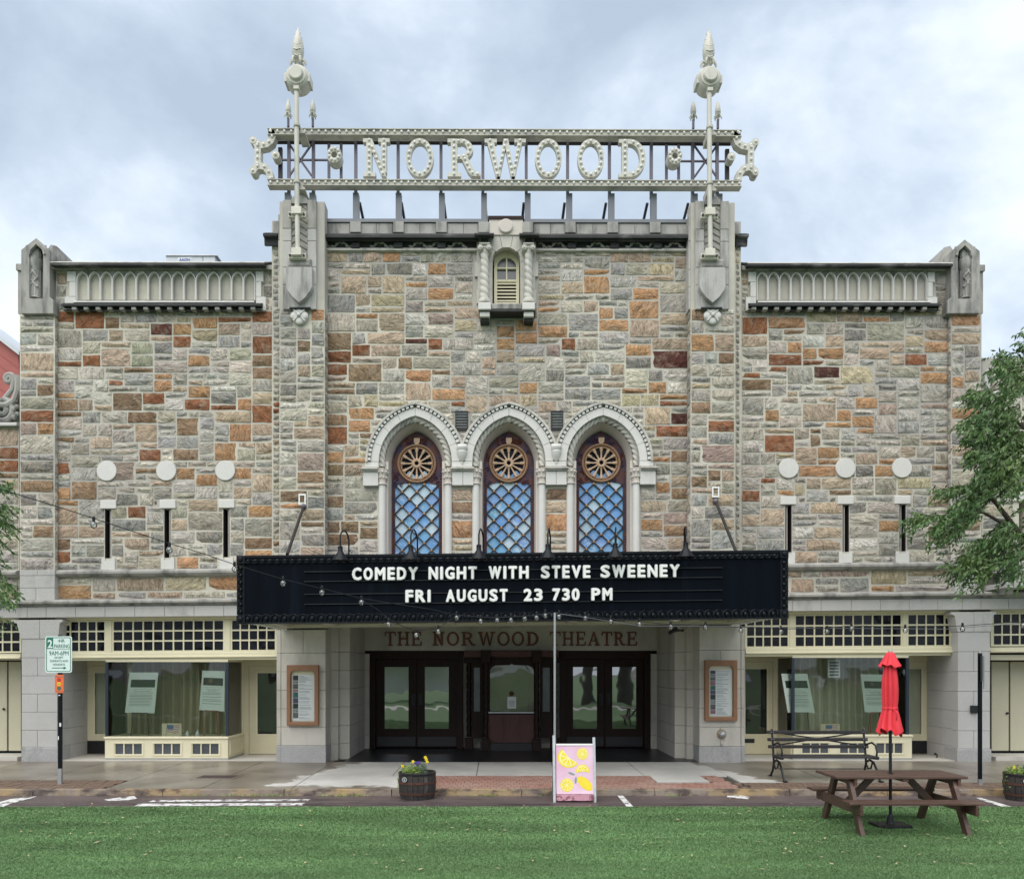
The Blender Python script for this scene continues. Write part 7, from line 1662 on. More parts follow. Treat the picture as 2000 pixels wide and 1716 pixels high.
# ---- barrels of flowers
def barrel(loc, label, seed):
    B = thing('barrel_planter', label, 'planter', loc, 'half-barrel planters by the kerb'); x, y, z = loc; hgt = .46
    rad = lambda t_: .285 + .035 * t_ + .02 * math.sin(math.pi * min(1, t_ * 1.1))
    n_ = 22; r = random.Random(seed)
    for k in range(n_):
        a0, a1 = 2 * math.pi * k / n_ + .012, 2 * math.pi * (k + 1) / n_ - .012; mb = MB(); jit = r.uniform(-.004, .004)
        for i in range(6):
            t_ = i / 5; R_ = rad(t_) + jit; zz = z + hgt * t_ + (r.uniform(-.006, .004) if i == 5 else 0)
            for a in (a0, a1):
                for q in (R_, R_ - .028): mb.v.append((x + q * math.cos(a), y + q * math.sin(a), zz))
        for i in range(5):
            b0 = 4 * i; mb.f += [(b0, b0 + 2, b0 + 6, b0 + 4), (b0 + 3, b0 + 1, b0 + 5, b0 + 7), (b0 + 1, b0, b0 + 4, b0 + 5), (b0 + 2, b0 + 3, b0 + 7, b0 + 6)]
        mb.f += [(20, 22, 23, 21), (0, 1, 3, 2)]; mb.build('stave', M['barrel'], B)
    for t0, t1 in ((.18, .26), (.58, .66), (.90, .96)):
        MB().lathe([(rad(t0) + .002, hgt * t0), (rad(t0) + .007, hgt * t0), (rad(t1) + .007, hgt * t1), (rad(t1) + .002, hgt * t1)], (x, y, z), 40, cap=False).build('hoop', M['hoop'] if t0 < .9 else M['iron'], B, smooth=True)
    MB().lathe([(.001, hgt - .06), (rad(.9) - .02, hgt - .07)], (x, y, z), 30, cap=False).build('soil', M['soil'], B)
    for nm, m_, cxs, n2, rr in (('foliage', 'leaf_y', (-.13, .0), 620, .22), ('grey_foliage', 'leaf_g', (.07, .02), 260, .11)):
        mb = MB()
        for k in range(n2):
            a = r.random() * 6.28; q = rr * math.sqrt(r.random()); px, py_ = x + cxs[0] + q * math.cos(a), y + cxs[1] + q * math.sin(a) * .8; hz = hgt - .04 + r.random() * (.17 if nm == 'foliage' else .22) * (1.1 - q / rr * .6)
            if px < x - .26: hz -= r.random() * .28
            s_ = r.uniform(.010, .022); d = Vector((r.gauss(0, 1), r.gauss(0, 1), r.gauss(.3, .7))).normalized(); e_ = d.cross(Vector((r.gauss(0, 1), r.gauss(0, 1), .3))).normalized(); c = Vector((px, py_, z + hz))
            mb.add([tuple(c - d * s_), tuple(c + e_ * s_ * .45), tuple(c + d * s_), tuple(c - e_ * s_ * .45)], [(0, 1, 2, 3)])
        for k in range(26):
            a = r.random() * 6.28; mb.tube([(x + cxs[0], y + cxs[1], z + hgt - .06), (x + cxs[0] + rr * .8 * math.cos(a), y + cxs[1] + rr * .8 * math.sin(a), z + hgt + r.uniform(.02, .16))], .003, 3)
        mb.build(nm, M[m_], B)
    for m_, pts in (('violet', ((.0, -.06, .13), (-.02, -.09, .16), (.03, -.02, .15))), ('yellow', ((.16, -.04, .21), (.14, .0, .24), (-.06, -.12, .18), (-.24, -.10, .1), (.18, -.08, .17)))):
        for (dx, dy, dz) in pts:
            c = (x + dx, y + dy, z + hgt + dz); mb = MB()
            for k in range(5): a = 2 * math.pi * k / 5; mb.ball((c[0] + .016 * math.cos(a), c[1] - .004, c[2] + .016 * math.sin(a)), .013, 6, 4, (1, .4, 1))
            mb.ball((c[0], c[1] - .009, c[2]), .006, 5, 4); mb.build('flower', M[m_], B, smooth=True)
    return B
B1 = barrel((X(815, 14.18), 14.18, -.155), 'half-barrel planter with yellow and violet flowers in front of the theatre entrance', 5)
tag_ = MB(); q = (X(790, 13.87), 13.865, ZR(1522, 13.86)); tag_.lathe([(.045, 0), (.045, -.004)], q, 18, 'Y'); tg = tag_.build('label_tag', M['iron'], B1)
mb = MB(); torus(mb, (q[0], q[1] - .007, q[2]), .036, .004, 20, 5); line(mb, 'S', q[0] - .012, q[0] + .012, q[2] - .018, q[2] + .018, q[1] - .006, .003, .02); mb.build('tag_print', M['paper'], tg)
tree_copy(B1, (X(2001, 14.0), 14.0, -.155), 'half-barrel planter with violet pansies, cut off at the right edge')

# ---- A-frame board with painted lemons
ay = 13.75; sx = lambda px: X(px, ay); sz = lambda py: ZR(py, ay)
AB = thing('sandwich_board', 'pink sandwich board painted with lemons, standing on the road', 'sign', (sx(1123), ay, -.155))
def lean_y(z): return ay - .0 + (z + .155) * .16
def quad_board(x0, x1, z0, z1, off, dep, name, m, par):
    ya, yb = lean_y(z0) + off, lean_y(z1) + off; return MB().hexa([(x0, ya, z0), (x1, ya, z0), (x1, yb, z1), (x0, yb, z1), (x0, ya + dep, z0), (x1, ya + dep, z0), (x1, yb + dep, z1), (x0, yb + dep, z1)]).build(name, m, par)
quad_board(sx(1087), sx(1160), sz(1550), sz(1457), 0, .02, 'front_board', M['pink'], AB)
quad_board(sx(1087), sx(1160), sz(1562), sz(1551), -.05, .06, 'bottom_rail', M['pink_edge'], AB); quad_board(sx(1087), sx(1160), sz(1456.5), sz(1453.5), -.01, .04, 'top_rail', M['white'], AB)
for a, t_ in ((1080.5, 1437), (1159.5, 1441)): quad_board(sx(a), sx(a + 5), -.155, sz(t_), -.02, .035, 'post', mat('grey_white_wood', (.50, .53, .56), .6, var=.2, vs=8), AB)
for a in (1082, 1160): mb = MB(); mb.hexa([(sx(a), ay + .55, -.155), (sx(a + 3), ay + .55, -.155), (sx(a + 3), ay + .16, sz(1460)), (sx(a), ay + .16, sz(1460)), (sx(a), ay + .58, -.155), (sx(a + 3), ay + .58, -.155), (sx(a + 3), ay + .19, sz(1460)), (sx(a), ay + .19, sz(1460))]); mb.build('rear_leg', M['alu'], AB)
mb = MB(); mb.hexa([(sx(1088), ay + .5, -.0), (sx(1159), ay + .5, -.0), (sx(1159), ay + .17, sz(1462)), (sx(1088), ay + .17, sz(1462)), (sx(1088), ay + .52, 0), (sx(1159), ay + .52, 0), (sx(1159), ay + .19, sz(1462)), (sx(1088), ay + .19, sz(1462))]); mb.build('rear_board', M['pink'], AB)
def onb(px, py, off): z = sz(py); return (sx(px), lean_y(z) + off, z)
def pfan(cx, cy, r, a0, a1, off, n=22, ry=None): 
    ry = ry or r; return [onb(cx, cy, off)] + [onb(cx + r * math.cos(a0 + (a1 - a0) * i / n), cy - ry * math.sin(a0 + (a1 - a0) * i / n), off) for i in range(n + 1)]
def lemon(cx, cy, r, a0, a1, nm, ry=None):
    mb = MB(); p = pfan(cx, cy, r, a0, a1, -.002, ry=ry); mb.add(p, [(0, i + 2, i + 1) for i in range(len(p) - 2)]); o = mb.build(nm, M['lemon'], AB)
    mb = MB(); p = pfan(cx, cy, r * .84, a0, a1, -.0035, ry=(ry or r) * .84); mb.add(p, [(0, i + 2, i + 1) for i in range(len(p) - 2)]); mb.build('pith', M['lemon_pale'], o)
    n_ = max(3, round(abs(a1 - a0) / .70)); mb = MB()
    for k in range(n_):
        b0, b1 = a0 + (a1 - a0) * (k + .1) / n_, a0 + (a1 - a0) * (k + .9) / n_; bm = (b0 + b1) / 2; c0 = (cx + r * .12 * math.cos(bm), cy - r * .12 * math.sin(bm)); q = [onb(*c0, -.005)] + [onb(cx + r * .74 * math.cos(b0 + (b1 - b0) * i / 4), cy - (ry or r) * .74 * math.sin(b0 + (b1 - b0) * i / 4), -.005) for i in range(5)]; mb.add(q, [(0, i + 2, i + 1) for i in range(4)])
    mb.build('segments', M['lemon'], o)
lemon(1139, 1473, 11.5, 0, 2 * math.pi, 'lemon_slice'); lemon(1107.5, 1533, 13, 0, 2 * math.pi, 'lemon_slice'); lemon(1112, 1480, 22, math.radians(125) + math.pi * .0, math.radians(325), 'lemon_wedge', 20); lemon(1139, 1507, 13.5, math.radians(-12), math.radians(192), 'lemon_wedge')
mb = MB(); p = [onb(1143, 1530, -.002)] + [onb(1143 + 18 * math.cos(a) * math.cos(.75) - (9.5 * math.sin(a)) * math.sin(.75) * 1, 1530 + 18 * math.cos(a) * math.sin(.75) + 9.5 * math.sin(a) * math.cos(.75), -.002) for a in [2 * math.pi * i / 24 for i in range(25)]]; mb.add(p, [(0, i + 1, i + 2) for i in range(len(p) - 2)]); mb.build('whole_lemon', M['lemon'], AB)
for (cx, cy, ax, bx__, an_) in ((1117, 1511, 7, 2.2, .35), (1125, 1524, 6.5, 2.2, 1.7)):
    mb = MB(); p = [onb(cx, cy, -.003)] + [onb(cx + ax * math.cos(a) * math.cos(an_) - bx__ * math.sin(a) * math.sin(an_), cy + ax * math.cos(a) * math.sin(an_) + bx__ * math.sin(a) * math.cos(an_), -.003) for a in [2 * math.pi * i / 12 for i in range(13)]]; mb.add(p, [(0, i + 1, i + 2) for i in range(12)]); mb.build('painted_leaf', M['sage'], AB)
# ---- galvanised pole carrying the string lights
q = X(1083.5, 13.95)
PO = MB().tube([(q, 13.95, -.155), (q, 13.95, ZR(1196, 13.95))], .022, 10); PO.build('light_pole', M['alu'], smooth=True, label='thin galvanised steel pole behind the sandwich board carrying the string lights', cat='pole')
# ---- string lights
CAB = [(-30, 945, 9.2), (0, 955, 9.4), (90, 982, 9.9), (183, 1012, 10.4), (258, 1037, 10.8), (331, 1061, 11.2), (395, 1080, 11.6), (458, 1102, 12.0), (553, 1131, 12.4), (629, 1149, 12.8), (706, 1168, 13.1), (759, 1177, 13.3), (840, 1189, 13.6), (893, 1201, 13.8), (960, 1206, 13.9), (1025, 1203, 13.94), (1083, 1197, 13.95), (1143, 1203, 14.0), (1193, 1208, 14.1), (1249, 1213, 14.2), (1310, 1219, 14.3), (1378, 1222, 14.5), (1447, 1224, 14.6), (1525, 1228, 14.7), (1615, 1226, 14.7), (1663, 1221, 14.6), (1768, 1224, 14.3), (1880, 1222, 14.0), (1998, 1213, 13.7), (2060, 1208, 13.5)]
CAB2 = [(706, 1170, 13.1), (735, 1188, 13.2), (759, 1208, 13.3), (790, 1224, 13.4), (813, 1231, 13.5), (856, 1226, 13.6), (893, 1201, 13.8)]
ST = thing('string_lights', 'string of clear globe bulbs sagging across the street from the upper left to the right', 'string lights', PR(1083.5, 1197, 13.95))
cable = lambda pts: [PR(*p) for p in pts]
MB().tube(cable(CAB), .006, 5).build('cable', M['iron'], ST); MB().tube(cable(CAB2), .006, 5).build('cable', M['iron'], ST)
MB().tube(cable([(1083, 1197, 13.95), (1150, 1206, 13.97), (1250, 1222, 14.1), (1400, 1222, 14.5), (1600, 1226, 14.8), (1850, 1228, 14.2), (2050, 1212, 13.6)]), .005, 5).build('cable', M['grey_steel'], ST)
gb = glass_mat('bulb_glass', (.93, .95, .95), 4.0, .03)
BU = [(183, 1025, 10.4), (331, 1074, 11.2), (458, 1111, 12.0), (553, 1139, 12.4), (629, 1157, 12.8), (706, 1176, 13.1), (759, 1219, 13.3), (813, 1240, 13.5), (856, 1233, 13.6), (892, 1206, 13.8), (939, 1213, 13.85), (971, 1211, 13.9), (998, 1211, 13.92), (1025, 1208, 13.94), (1048, 1206, 13.94), (1065, 1202, 13.95), (1092, 1204, 13.95), (1143, 1207, 14.0), (1193, 1214, 14.1), (1249, 1219, 14.2), (1310, 1224, 14.3), (1378, 1225, 14.5), (1447, 1231, 14.6), (1525, 1233, 14.7), (1615, 1233, 14.7), (1663, 1227, 14.6), (1768, 1231, 14.3), (1880, 1228, 14.0), (1998, 1221, 13.7)]
pb0 = None
for (x, y, Y) in BU:
    c = Vector(PR(x, y, Y)) - wloc(ST)
    if pb0 is None:
        w0 = Vector(PR(x, y, Y)); pb0 = MB().ball(tuple(w0), .042, 12, 9, (1, 1, 1.1)).build('globe_bulb', gb, ST, smooth=True)
        pb0.data.transform(Matrix.Translation(wloc(ST) - w0)); pb0.location = c
        s1_ = MB().lathe([(.018, .04), (.02, .05), (.02, .10), (.008, .11)], tuple(w0), 8).build('socket', M['iron'], ST, smooth=True); s1_.data.transform(Matrix.Translation(wloc(ST) - w0)); s1_.location = c
        s2_ = MB().tube([(w0[0], w0[1], w0[2] + .04), (w0[0], w0[1], w0[2] - .01), (w0[0] + .01, w0[1], w0[2] + .02)], .004, 4).build('filament', M['brass'], ST); s2_.data.transform(Matrix.Translation(wloc(ST) - w0)); s2_.location = c
    else:
        for s in (pb0, s1_, s2_): part_copy(s, ST, c)

# ---- parking signs
py_ = 15.1
PS = thing('parking_sign', 'green and white two hour parking sign on a black post, orange plate below', 'street sign', (X(116, py_), py_, gz(py_)))
def qs(px): return X(px, py_)
def qz(p): return ZR(p, py_)
MB().box(qs(113), qs(119.5), py_, py_ + .05, gz(py_) + .28, qz(1240)).build('post', M['blackpaint'], PS); MB().box(qs(112.4), qs(120), py_ - .005, py_ + .055, gz(py_) - .02, gz(py_) + .28).build('post_foot', M['alu'], PS)
mb = MB()
for a, b_, t_, u in ((116, 119.5, 1411, 1418), (113, 115, 1437, 1444), (114, 118, 1356, 1358)): mb.box(qs(a), qs(b_), py_ - .004, py_, qz(u), qz(t_))
mb.build('sticker_remains', M['paper'], PS)
def rrect(x0, x1, z0, z1, r, n=5):
    p = []
    for cx, cz, a0 in ((x1 - r, z0 + r, -90), (x1 - r, z1 - r, 0), (x0 + r, z1 - r, 90), (x0 + r, z0 + r, 180)):
        for i in range(n + 1): a = R(a0 + 90 * i / n); p.append((cx + r * math.cos(a), cz + r * math.sin(a)))
    return p
sp2 = MB().prism(rrect(qs(89.5), qs(141.5), qz(1313), qz(1242), .04), py_ - .02, py_ - .012).build('sign_plate', M['sign_white'], PS)
Yf = py_ - .021
mb = MB(); mb.prism(rrect(qs(91.5), qs(139.5), qz(1311), qz(1244), .035), Yf - .001, Yf, [rrect(qs(92.8), qs(138.3), qz(1309.8), qz(1245.3), .03)]); mb.build('border_line', M['green_sign'], sp2)
mb = MB(); mb.box(qs(93), qs(105), Yf - .002, Yf, qz(1266.5), qz(1245.5)); mb.box(qs(105), qs(138.3), Yf - .0015, Yf, qz(1267.5), qz(1266.8)); mb.build('green_panel', M['green_sign'], sp2)
mb = MB(); line(mb, '2', qs(94.5), qs(103.8), qz(1264.8), qz(1249), Yf - .003, .002, .03); mb.build('numeral', M['sign_white'], sp2)
mb = MB()
for s, a, b_, u, t_ in (('HR', 117, 127.5, 1254, 1247.5), ('PARKING', 107, 137.2, 1265, 1257.5), ('9AM-6PM', 97.5, 135.2, 1279.2, 1270.8), ('EXCEPT', 108, 124.5, 1285.5, 1281.5), ('SUNDAYS AND', 99, 134.5, 1292, 1288), ('HOLIDAYS', 105, 128, 1299, 1295)): line(mb, s, qs(a), qs(b_), qz(u), qz(t_), Yf - .001, .002)
mb.box(qs(103), qs(126), Yf - .002, Yf, qz(1304.4), qz(1303)); mb.prism([(qs(125.5), qz(1306.8)), (qs(131), qz(1303.7)), (qs(125.5), qz(1300.8))], Yf - .002, Yf); mb.box(qs(114), qs(119), Yf - .002, Yf, qz(1251.4), qz(1250)); mb.build('lettering', M['green_sign'], sp2)
op = MB().prism(rrect(qs(108.3), qs(125.3), qz(1352.5), qz(1317), .025), py_ - .02, py_ - .012).build('orange_plate', M['sign_orange'], PS)
for y, m_ in ((1327, 'sred'), (1335, 'yellow'), (1343.5, 'green_sign')): MB().lathe([(.036, 0), (.036, -.002)], (qs(116.5), Yf, qz(y)), 18, 'Y').build('disc', M[m_], op)
mb = MB(); mb.box(qs(110), qs(124), Yf - .001, Yf, qz(1321.8), qz(1320.3)); mb.box(qs(110), qs(124), Yf - .001, Yf, qz(1350.2), qz(1349.2)); mb.build('small_print', M['ink'], op)
mb = MB()
for y in (1327, 1335, 1343.5): mb.box(qs(114.3), qs(118.7), Yf - .0035, Yf - .002, qz(y + .6), qz(y - .6))
mb.build('disc_print', M['ink'], op)
p2 = 15.0; cx = X(1915.5, p2)
PS2 = thing('parking_sign', 'black sign post seen with its sign edge-on, in front of the right stone pier', 'street sign', (cx, p2, gz(p2)))
MB().box(cx - .028, cx + .028, p2, p2 + .05, gz(p2) + .08, ZR(1275, p2)).build('post', M['blackpaint'], PS2); MB().lathe([(.03, 0), (.034, .02), (.02, .04), (.004, .06)], (cx, p2 + .025, ZR(1276, p2)), 10).build('cap', M['alu'], PS2, smooth=True)
MB().box(cx - .032, cx + .032, p2 - .004, p2 + .054, gz(p2) - .02, gz(p2) + .10).build('post_foot', M['alu'], PS2)
mb = MB(); mb.hexa([(x_ + dx, y_, z_) for dx, sgn in ((.0, 1), (-.006, 1)) for x_, y_, z_ in ((cx + .03, p2 - .02, ZR(1345, p2)), (cx + .185, p2 + .20, ZR(1345, p2)), (cx + .185, p2 + .20, ZR(1280, p2)), (cx + .03, p2 - .02, ZR(1280, p2)))]); mb.build('sign_plate', M['alu'], PS2)
MB().hexa([(x_ + dx, y_, z_) for dx in (0, -.008) for x_, y_, z_ in ((cx - .06, p2 - .1, ZR(1330, p2)), (cx + .04, p2 - .002, ZR(1330, p2)), (cx + .04, p2 - .002, ZR(1280, p2)), (cx - .06, p2 - .1, ZR(1280, p2)))]).build('sign_plate', M['blackpaint'], PS2)

# ---- poster cases, hose connection, camera, meter box
PH = [(.02, .02, .03), (.25, .25, .27), (.10, .10, .11), (.30, .16, .18), (.03, .12, .11), (.07, .05, .12)]
for (a, b_, t_, u, lb) in ((560, 622, 1298, 1416.5, 'left'), (1377, 1440, 1288.5, 1407, 'right')):
    yp = YP - .10; ax = lambda p: X(p, yp); az = lambda p: ZR(p, yp)
    C = thing('poster_case', 'wooden poster case with event listing on the stone pier at the %s of the entrance' % lb, 'poster case', (ax((a + b_) / 2), yp, az(u)), 'poster cases beside the entrance')
    i0, i1 = a + 7.5, b_ - 8; arcp = [(ax(i0), az(u - 7.5)), (ax(i1), az(u - 7.5)), (ax(i1), az(t_ + 20))] + [(ax(i1 - 7 + 7 * math.cos(R(k))), az(t_ + 20 - 8.5 * math.sin(R(k)))) for k in (20, 45, 70, 90)] + [(ax(i0 + 7 - 7 * math.cos(R(k))), az(t_ + 20 - 8.5 * math.sin(R(k)))) for k in (90, 70, 45, 20)] + [(ax(i0), az(t_ + 20))]
    MB().prism([(ax(a), az(u)), (ax(b_), az(u)), (ax(b_), az(t_)), (ax(a), az(t_))], yp - .02, yp + .098, [arcp]).build('case_frame', M['oak'], C, bevel=.012)
    MB().box(ax(i0) - .01, ax(i1) + .01, yp + .06, yp + .07, az(u - 7), az(t_ + 11)).build('backing', M['oak'], C) if 0 else MB().box(ax(i0) - .01, ax(i1) + .01, yp + .06, yp + .07, az(u - 7), az(t_ + 11)).build('backing', M['cream'], C)
    sh_ = MB().box(ax(i0 + 2.5), ax(i1 - 1), yp + .045, yp + .055, az(u - 9), az(t_ + 19)).build('listing_sheet', M['paper'], C)
    r = random.Random(a); y = t_ + 20.5; k = 0
    while y < u - 14:
        h_ = r.uniform(5.5, 11); mm_ = bpy.data.materials.get('photo_%d' % (k % 6)) or mat('photo_%d' % (k % 6), PH[k % 6], .5, var=.9, vs=34)
        MB().box(ax(i0 + 4), ax(i0 + 14), yp + .041, yp + .044, az(y + h_), az(y)).build('photo', mm_, sh_); y += h_ + .6; k += 1
    mb = MB(); y = t_ + 22
    while y < u - 12:
        x_ = i0 + 16; mb.box(ax(x_), ax(x_ + r.uniform(8, 26)), yp + .042, yp + .044, az(y + .8), az(y)); y += r.choice([2.2, 2.4, 4.4])
    mb.build('print', mat('print_pale_%s' % lb, (.24, .28, .32), .8), sh_); MB().box(ax(i0), ax(i1), yp + .01, yp + .016, az(u - 7.5), az(t_ + 11)).build('glass_pane', M['case_glass'], C)
yp = YP; q = (X(1409, yp), yp - .005, ZR(1433, yp))
SC = thing('hose_connection', 'round brass fire hose connection on the right entrance pier', 'hydrant', q)
MB().lathe([(.105, .0), (.105, -.015), (.09, -.03), (.06, -.032)], q, 22, 'Y').build('escutcheon', M['brass'], SC, smooth=True); MB().lathe([(.065, -.03), (.07, -.06), (.068, -.12), (.05, -.14), (.02, -.15)], q, 18, 'Y').build('cap', M['alu'], SC, smooth=True)
mb = MB(); mb.tube([(q[0], q[1] - .1, q[2] - .06), (q[0] + .05, q[1] - .1, q[2] - .14), (q[0] + .01, q[1] - .08, q[2] - .12)], .006, 5); mb.lathe([(.03, 0), (.03, -.03)], (q[0] + .0, q[1], q[2] - .24), 10, 'Y'); mb.build('chain', M['alu'], SC, smooth=True)
c0 = (X(1322, 18.1), 18.1, ZR(1231, 18.1))
SCm = thing('security_camera', 'small security camera on a bracket under the marquee, right of the lettering', 'camera', (c0[0], c0[1], c0[2]))
MB().tube([(c0[0] - .17, c0[1], c0[2] - .06), (c0[0] + .0, c0[1], c0[2] + .06)], .045, 10).build('body', M['iron'], SCm, smooth=True); MB().tube([(c0[0] - .0, c0[1], c0[2] + .06), (c0[0] + .05, c0[1], c0[2] + .10)], .05, 10).build('rear_cap', M['alu'], SCm, smooth=True); MB().tube([(c0[0] + .02, c0[1], c0[2] + .02), (c0[0] + .14, c0[1], c0[2] - .02), (c0[0] + .145, c0[1], c0[2] + .03)], .015, 6).build('bracket', M['iron'], SCm)
MB().tube([(c0[0] + .145, c0[1], c0[2] + .02), (c0[0] + .145, c0[1] + .2, c0[2] + .02), (c0[0] + .145, c0[1] + .9, c0[2] + .02)], .02, 6).build('arm', M['iron'], SCm)
yb = 18.34; MB().box(X(1896, yb), X(1911, yb), yb - .02, yb + .03, ZR(1392, yb), ZR(1377, yb)).build('junction_box', M['iron'], bevel=.008, label='small black box mounted on the right granite pier', cat='junction box')
mb = MB(); q = PR(1830, 1470, 19.0); mb.tube([(q[0], q[1], .01), (q[0], q[1], .09), (q[0] - .03, q[1], .10)], .015, 6); mb.ball((q[0] - .04, q[1], .10), .03, 7, 5); mb.build('door_stop', M['iron'], smooth=True, label='small black door stop on the step right of the bay window', cat='door stop')

# ---- window displays
def quadpt(c, u, v): a = Vector(c[0]).lerp(Vector(c[1]), u); b_ = Vector(c[3]).lerp(Vector(c[2]), u); return b_.lerp(a, v)   # c: bl br tr tl? v=0 top
def board(corners_px, Y, dY, label, dark, texts, mirror=False, face=False, easel='iron'):
    tl, tr, br, bl = corners_px
    c = [Vector(PR(*bl, Y - dY)), Vector(PR(*br, Y - dY)), Vector(PR(*tr, Y)), Vector(PR(*tl, Y))]
    def pt(u, v, off=0.): p = c[3].lerp(c[2], u).lerp(c[0].lerp(c[1], u), v); return (p.x, p.y - off, p.z)
    B = thing('display_poster', label, 'poster', tuple(pt(.5, 1)))
    mb = MB(); f_ = [pt(0, 1), pt(1, 1), pt(1, 0), pt(0, 0)]; mb.hexa(f_ + [(p[0], p[1] + .02, p[2]) for p in f_]); bo = mb.build('board', M['paper_mint'], B)
    def rect(u0, u1, v0, v1, off, m_, nm): f2 = [pt(u0, v1, off), pt(u1, v1, off), pt(u1, v0, off), pt(u0, v0, off)]; return MB().add(f2, [(0, 1, 2, 3)]).build(nm, m_, bo)
    rect(.09, .93, .18, .37, .003, M[dark], 'picture')
    if face:
        mb = MB(); cu, cv_ = .40, .275
        mb.add([pt(cu, cv_, .005)] + [pt(cu + .085 * math.cos(a), cv_ + .06 * math.sin(a) - .02, .005) for a in [2 * math.pi * i / 16 for i in range(17)]], [(0, i + 2, i + 1) for i in range(16)]); mb.build('portrait_head', mat('portrait_tone', (.16, .10, .075), .8), bo) if 'portrait_tone' not in bpy.data.materials else mb.build('portrait_head', bpy.data.materials['portrait_tone'], bo)
        mb = MB(); mb.add([pt(cu, .32, .0045)] + [pt(cu + .2 * math.cos(a), .368 + .055 * math.sin(a), .0045) for a in [math.pi + math.pi * i / 12 for i in range(13)]], [(0, i + 1, i + 2) for i in range(12)]); mb.build('portrait_shoulders', M['lead'], bo)
    mb = MB()
    def tline(s, u0, u1, v0, v1):
        v, f, a, b_, c_, d = glyph(s, .0, .05); mb.add([pt(u0 + (q[0] - a) / (b_ - a) * (u1 - u0), v1 - (q[1] - c_) / (d - c_) * (v1 - v0), .004) for q in v if 1], f)
    for t_ in texts: tline(*t_)
    r = random.Random(int(tl[0])); v = .56
    while v < .86: mb.add([pt(.1, v, .004), pt(.1 + r.uniform(.62, .8), v, .004), pt(.1 + .8, v - .009, .004), pt(.1, v - .009, .004)], [(0, 1, 2, 3)]); v += .038 if r.random() < .8 else .065
    mb.build('print', M['ink'], bo)
    zf = ZBL; e_ = M[easel]; mb = MB(); p0 = pt(.25, 1.0); p1 = pt(.75, 1.0); tp = pt(.5, .1)
    for p in (p0, p1): mb.tube([(tp[0], tp[1] + .04, tp[2]), (p[0], p[1] + .035, p[2]), (p[0] + (p[0] - tp[0]) * .2, p[1] + .03, zf)], .010, 5)
    mb.tube([(tp[0], tp[1] + .05, tp[2]), (tp[0], tp[1] + .30, zf)], .010, 5); mb.tube([(p0[0] - .02, p0[1] - .02, p0[2] + .0), (p1[0] + .02, p1[1] - .02, p1[2] + .0)], .009, 5)
    mb.build('easel', e_, B); return B
M['easel_red'] = mat('red_wood_easel', (.30, .06, .03), .5)
YZ = BYF + .42
TX1 = [('Best of The Eagles', .25, .80, .455, .485), ('A Tribute to the Music of The Eagles', .12, .90, .495, .518), ('FRIDAY AUGUST 16, 2024', .22, .85, .41, .425), ('Tickets: norwoodstage.com', .1, .9, .965, .982)]
TX2 = [('Comedy Night with', .22, .82, .455, .49), ('Steve Sweeney', .30, .72, .50, .535), ('FRIDAY AUGUST 23, 2024', .15, .9, .41, .425), ('Tickets: norwoodstage.com', .1, .9, .965, .982)]
TX1 = TX1[:3]; TX2 = TX2[:3]
board([(253, 1312.5), (309, 1312.5), (301.5, 1392), (244, 1391)], YZ, .12, 'mint poster board with dark green banner in the left shop window', 'ink_green', TX1)
board([(395, 1308.5), (439, 1310), (438, 1388.5), (389, 1386)], YZ, .12, 'poster board with a man in dark portrait, right side of the left shop window', 'ink_dark', TX2, face=True, easel='easel_red')
board([(1526, 1315), (1577, 1315), (1591, 1391), (1539, 1391)], YZ, .12, 'mint poster board with dark banner, behind the left post of the right shop window', 'ink_green', TX1)
board([(1681, 1316), (1731, 1317), (1744, 1391), (1689, 1390)], YZ, .12, 'mint poster board with portrait behind the red umbrella in the right shop window', 'ink_dark', TX2, face=True, easel='easel_red')
Yq = YZ + .1; mb = MB(); mb.box(X(1617, Yq), X(1641, Yq), Yq, Yq + .012, ZR(1323, Yq), ZR(1288, Yq)); nn_ = mb.build('hanging_notice', M['paper'], label='grey sheet notice hanging at the top of the right shop window', cat='notice')
mb = MB()
for k in range(5): mb.box(X(1620, Yq), X(1638, Yq), Yq - .003, Yq - .001, ZR(1295 + k * 6, Yq), ZR(1291.6 + k * 6, Yq))
mb.build('print', M['ink'], nn_)
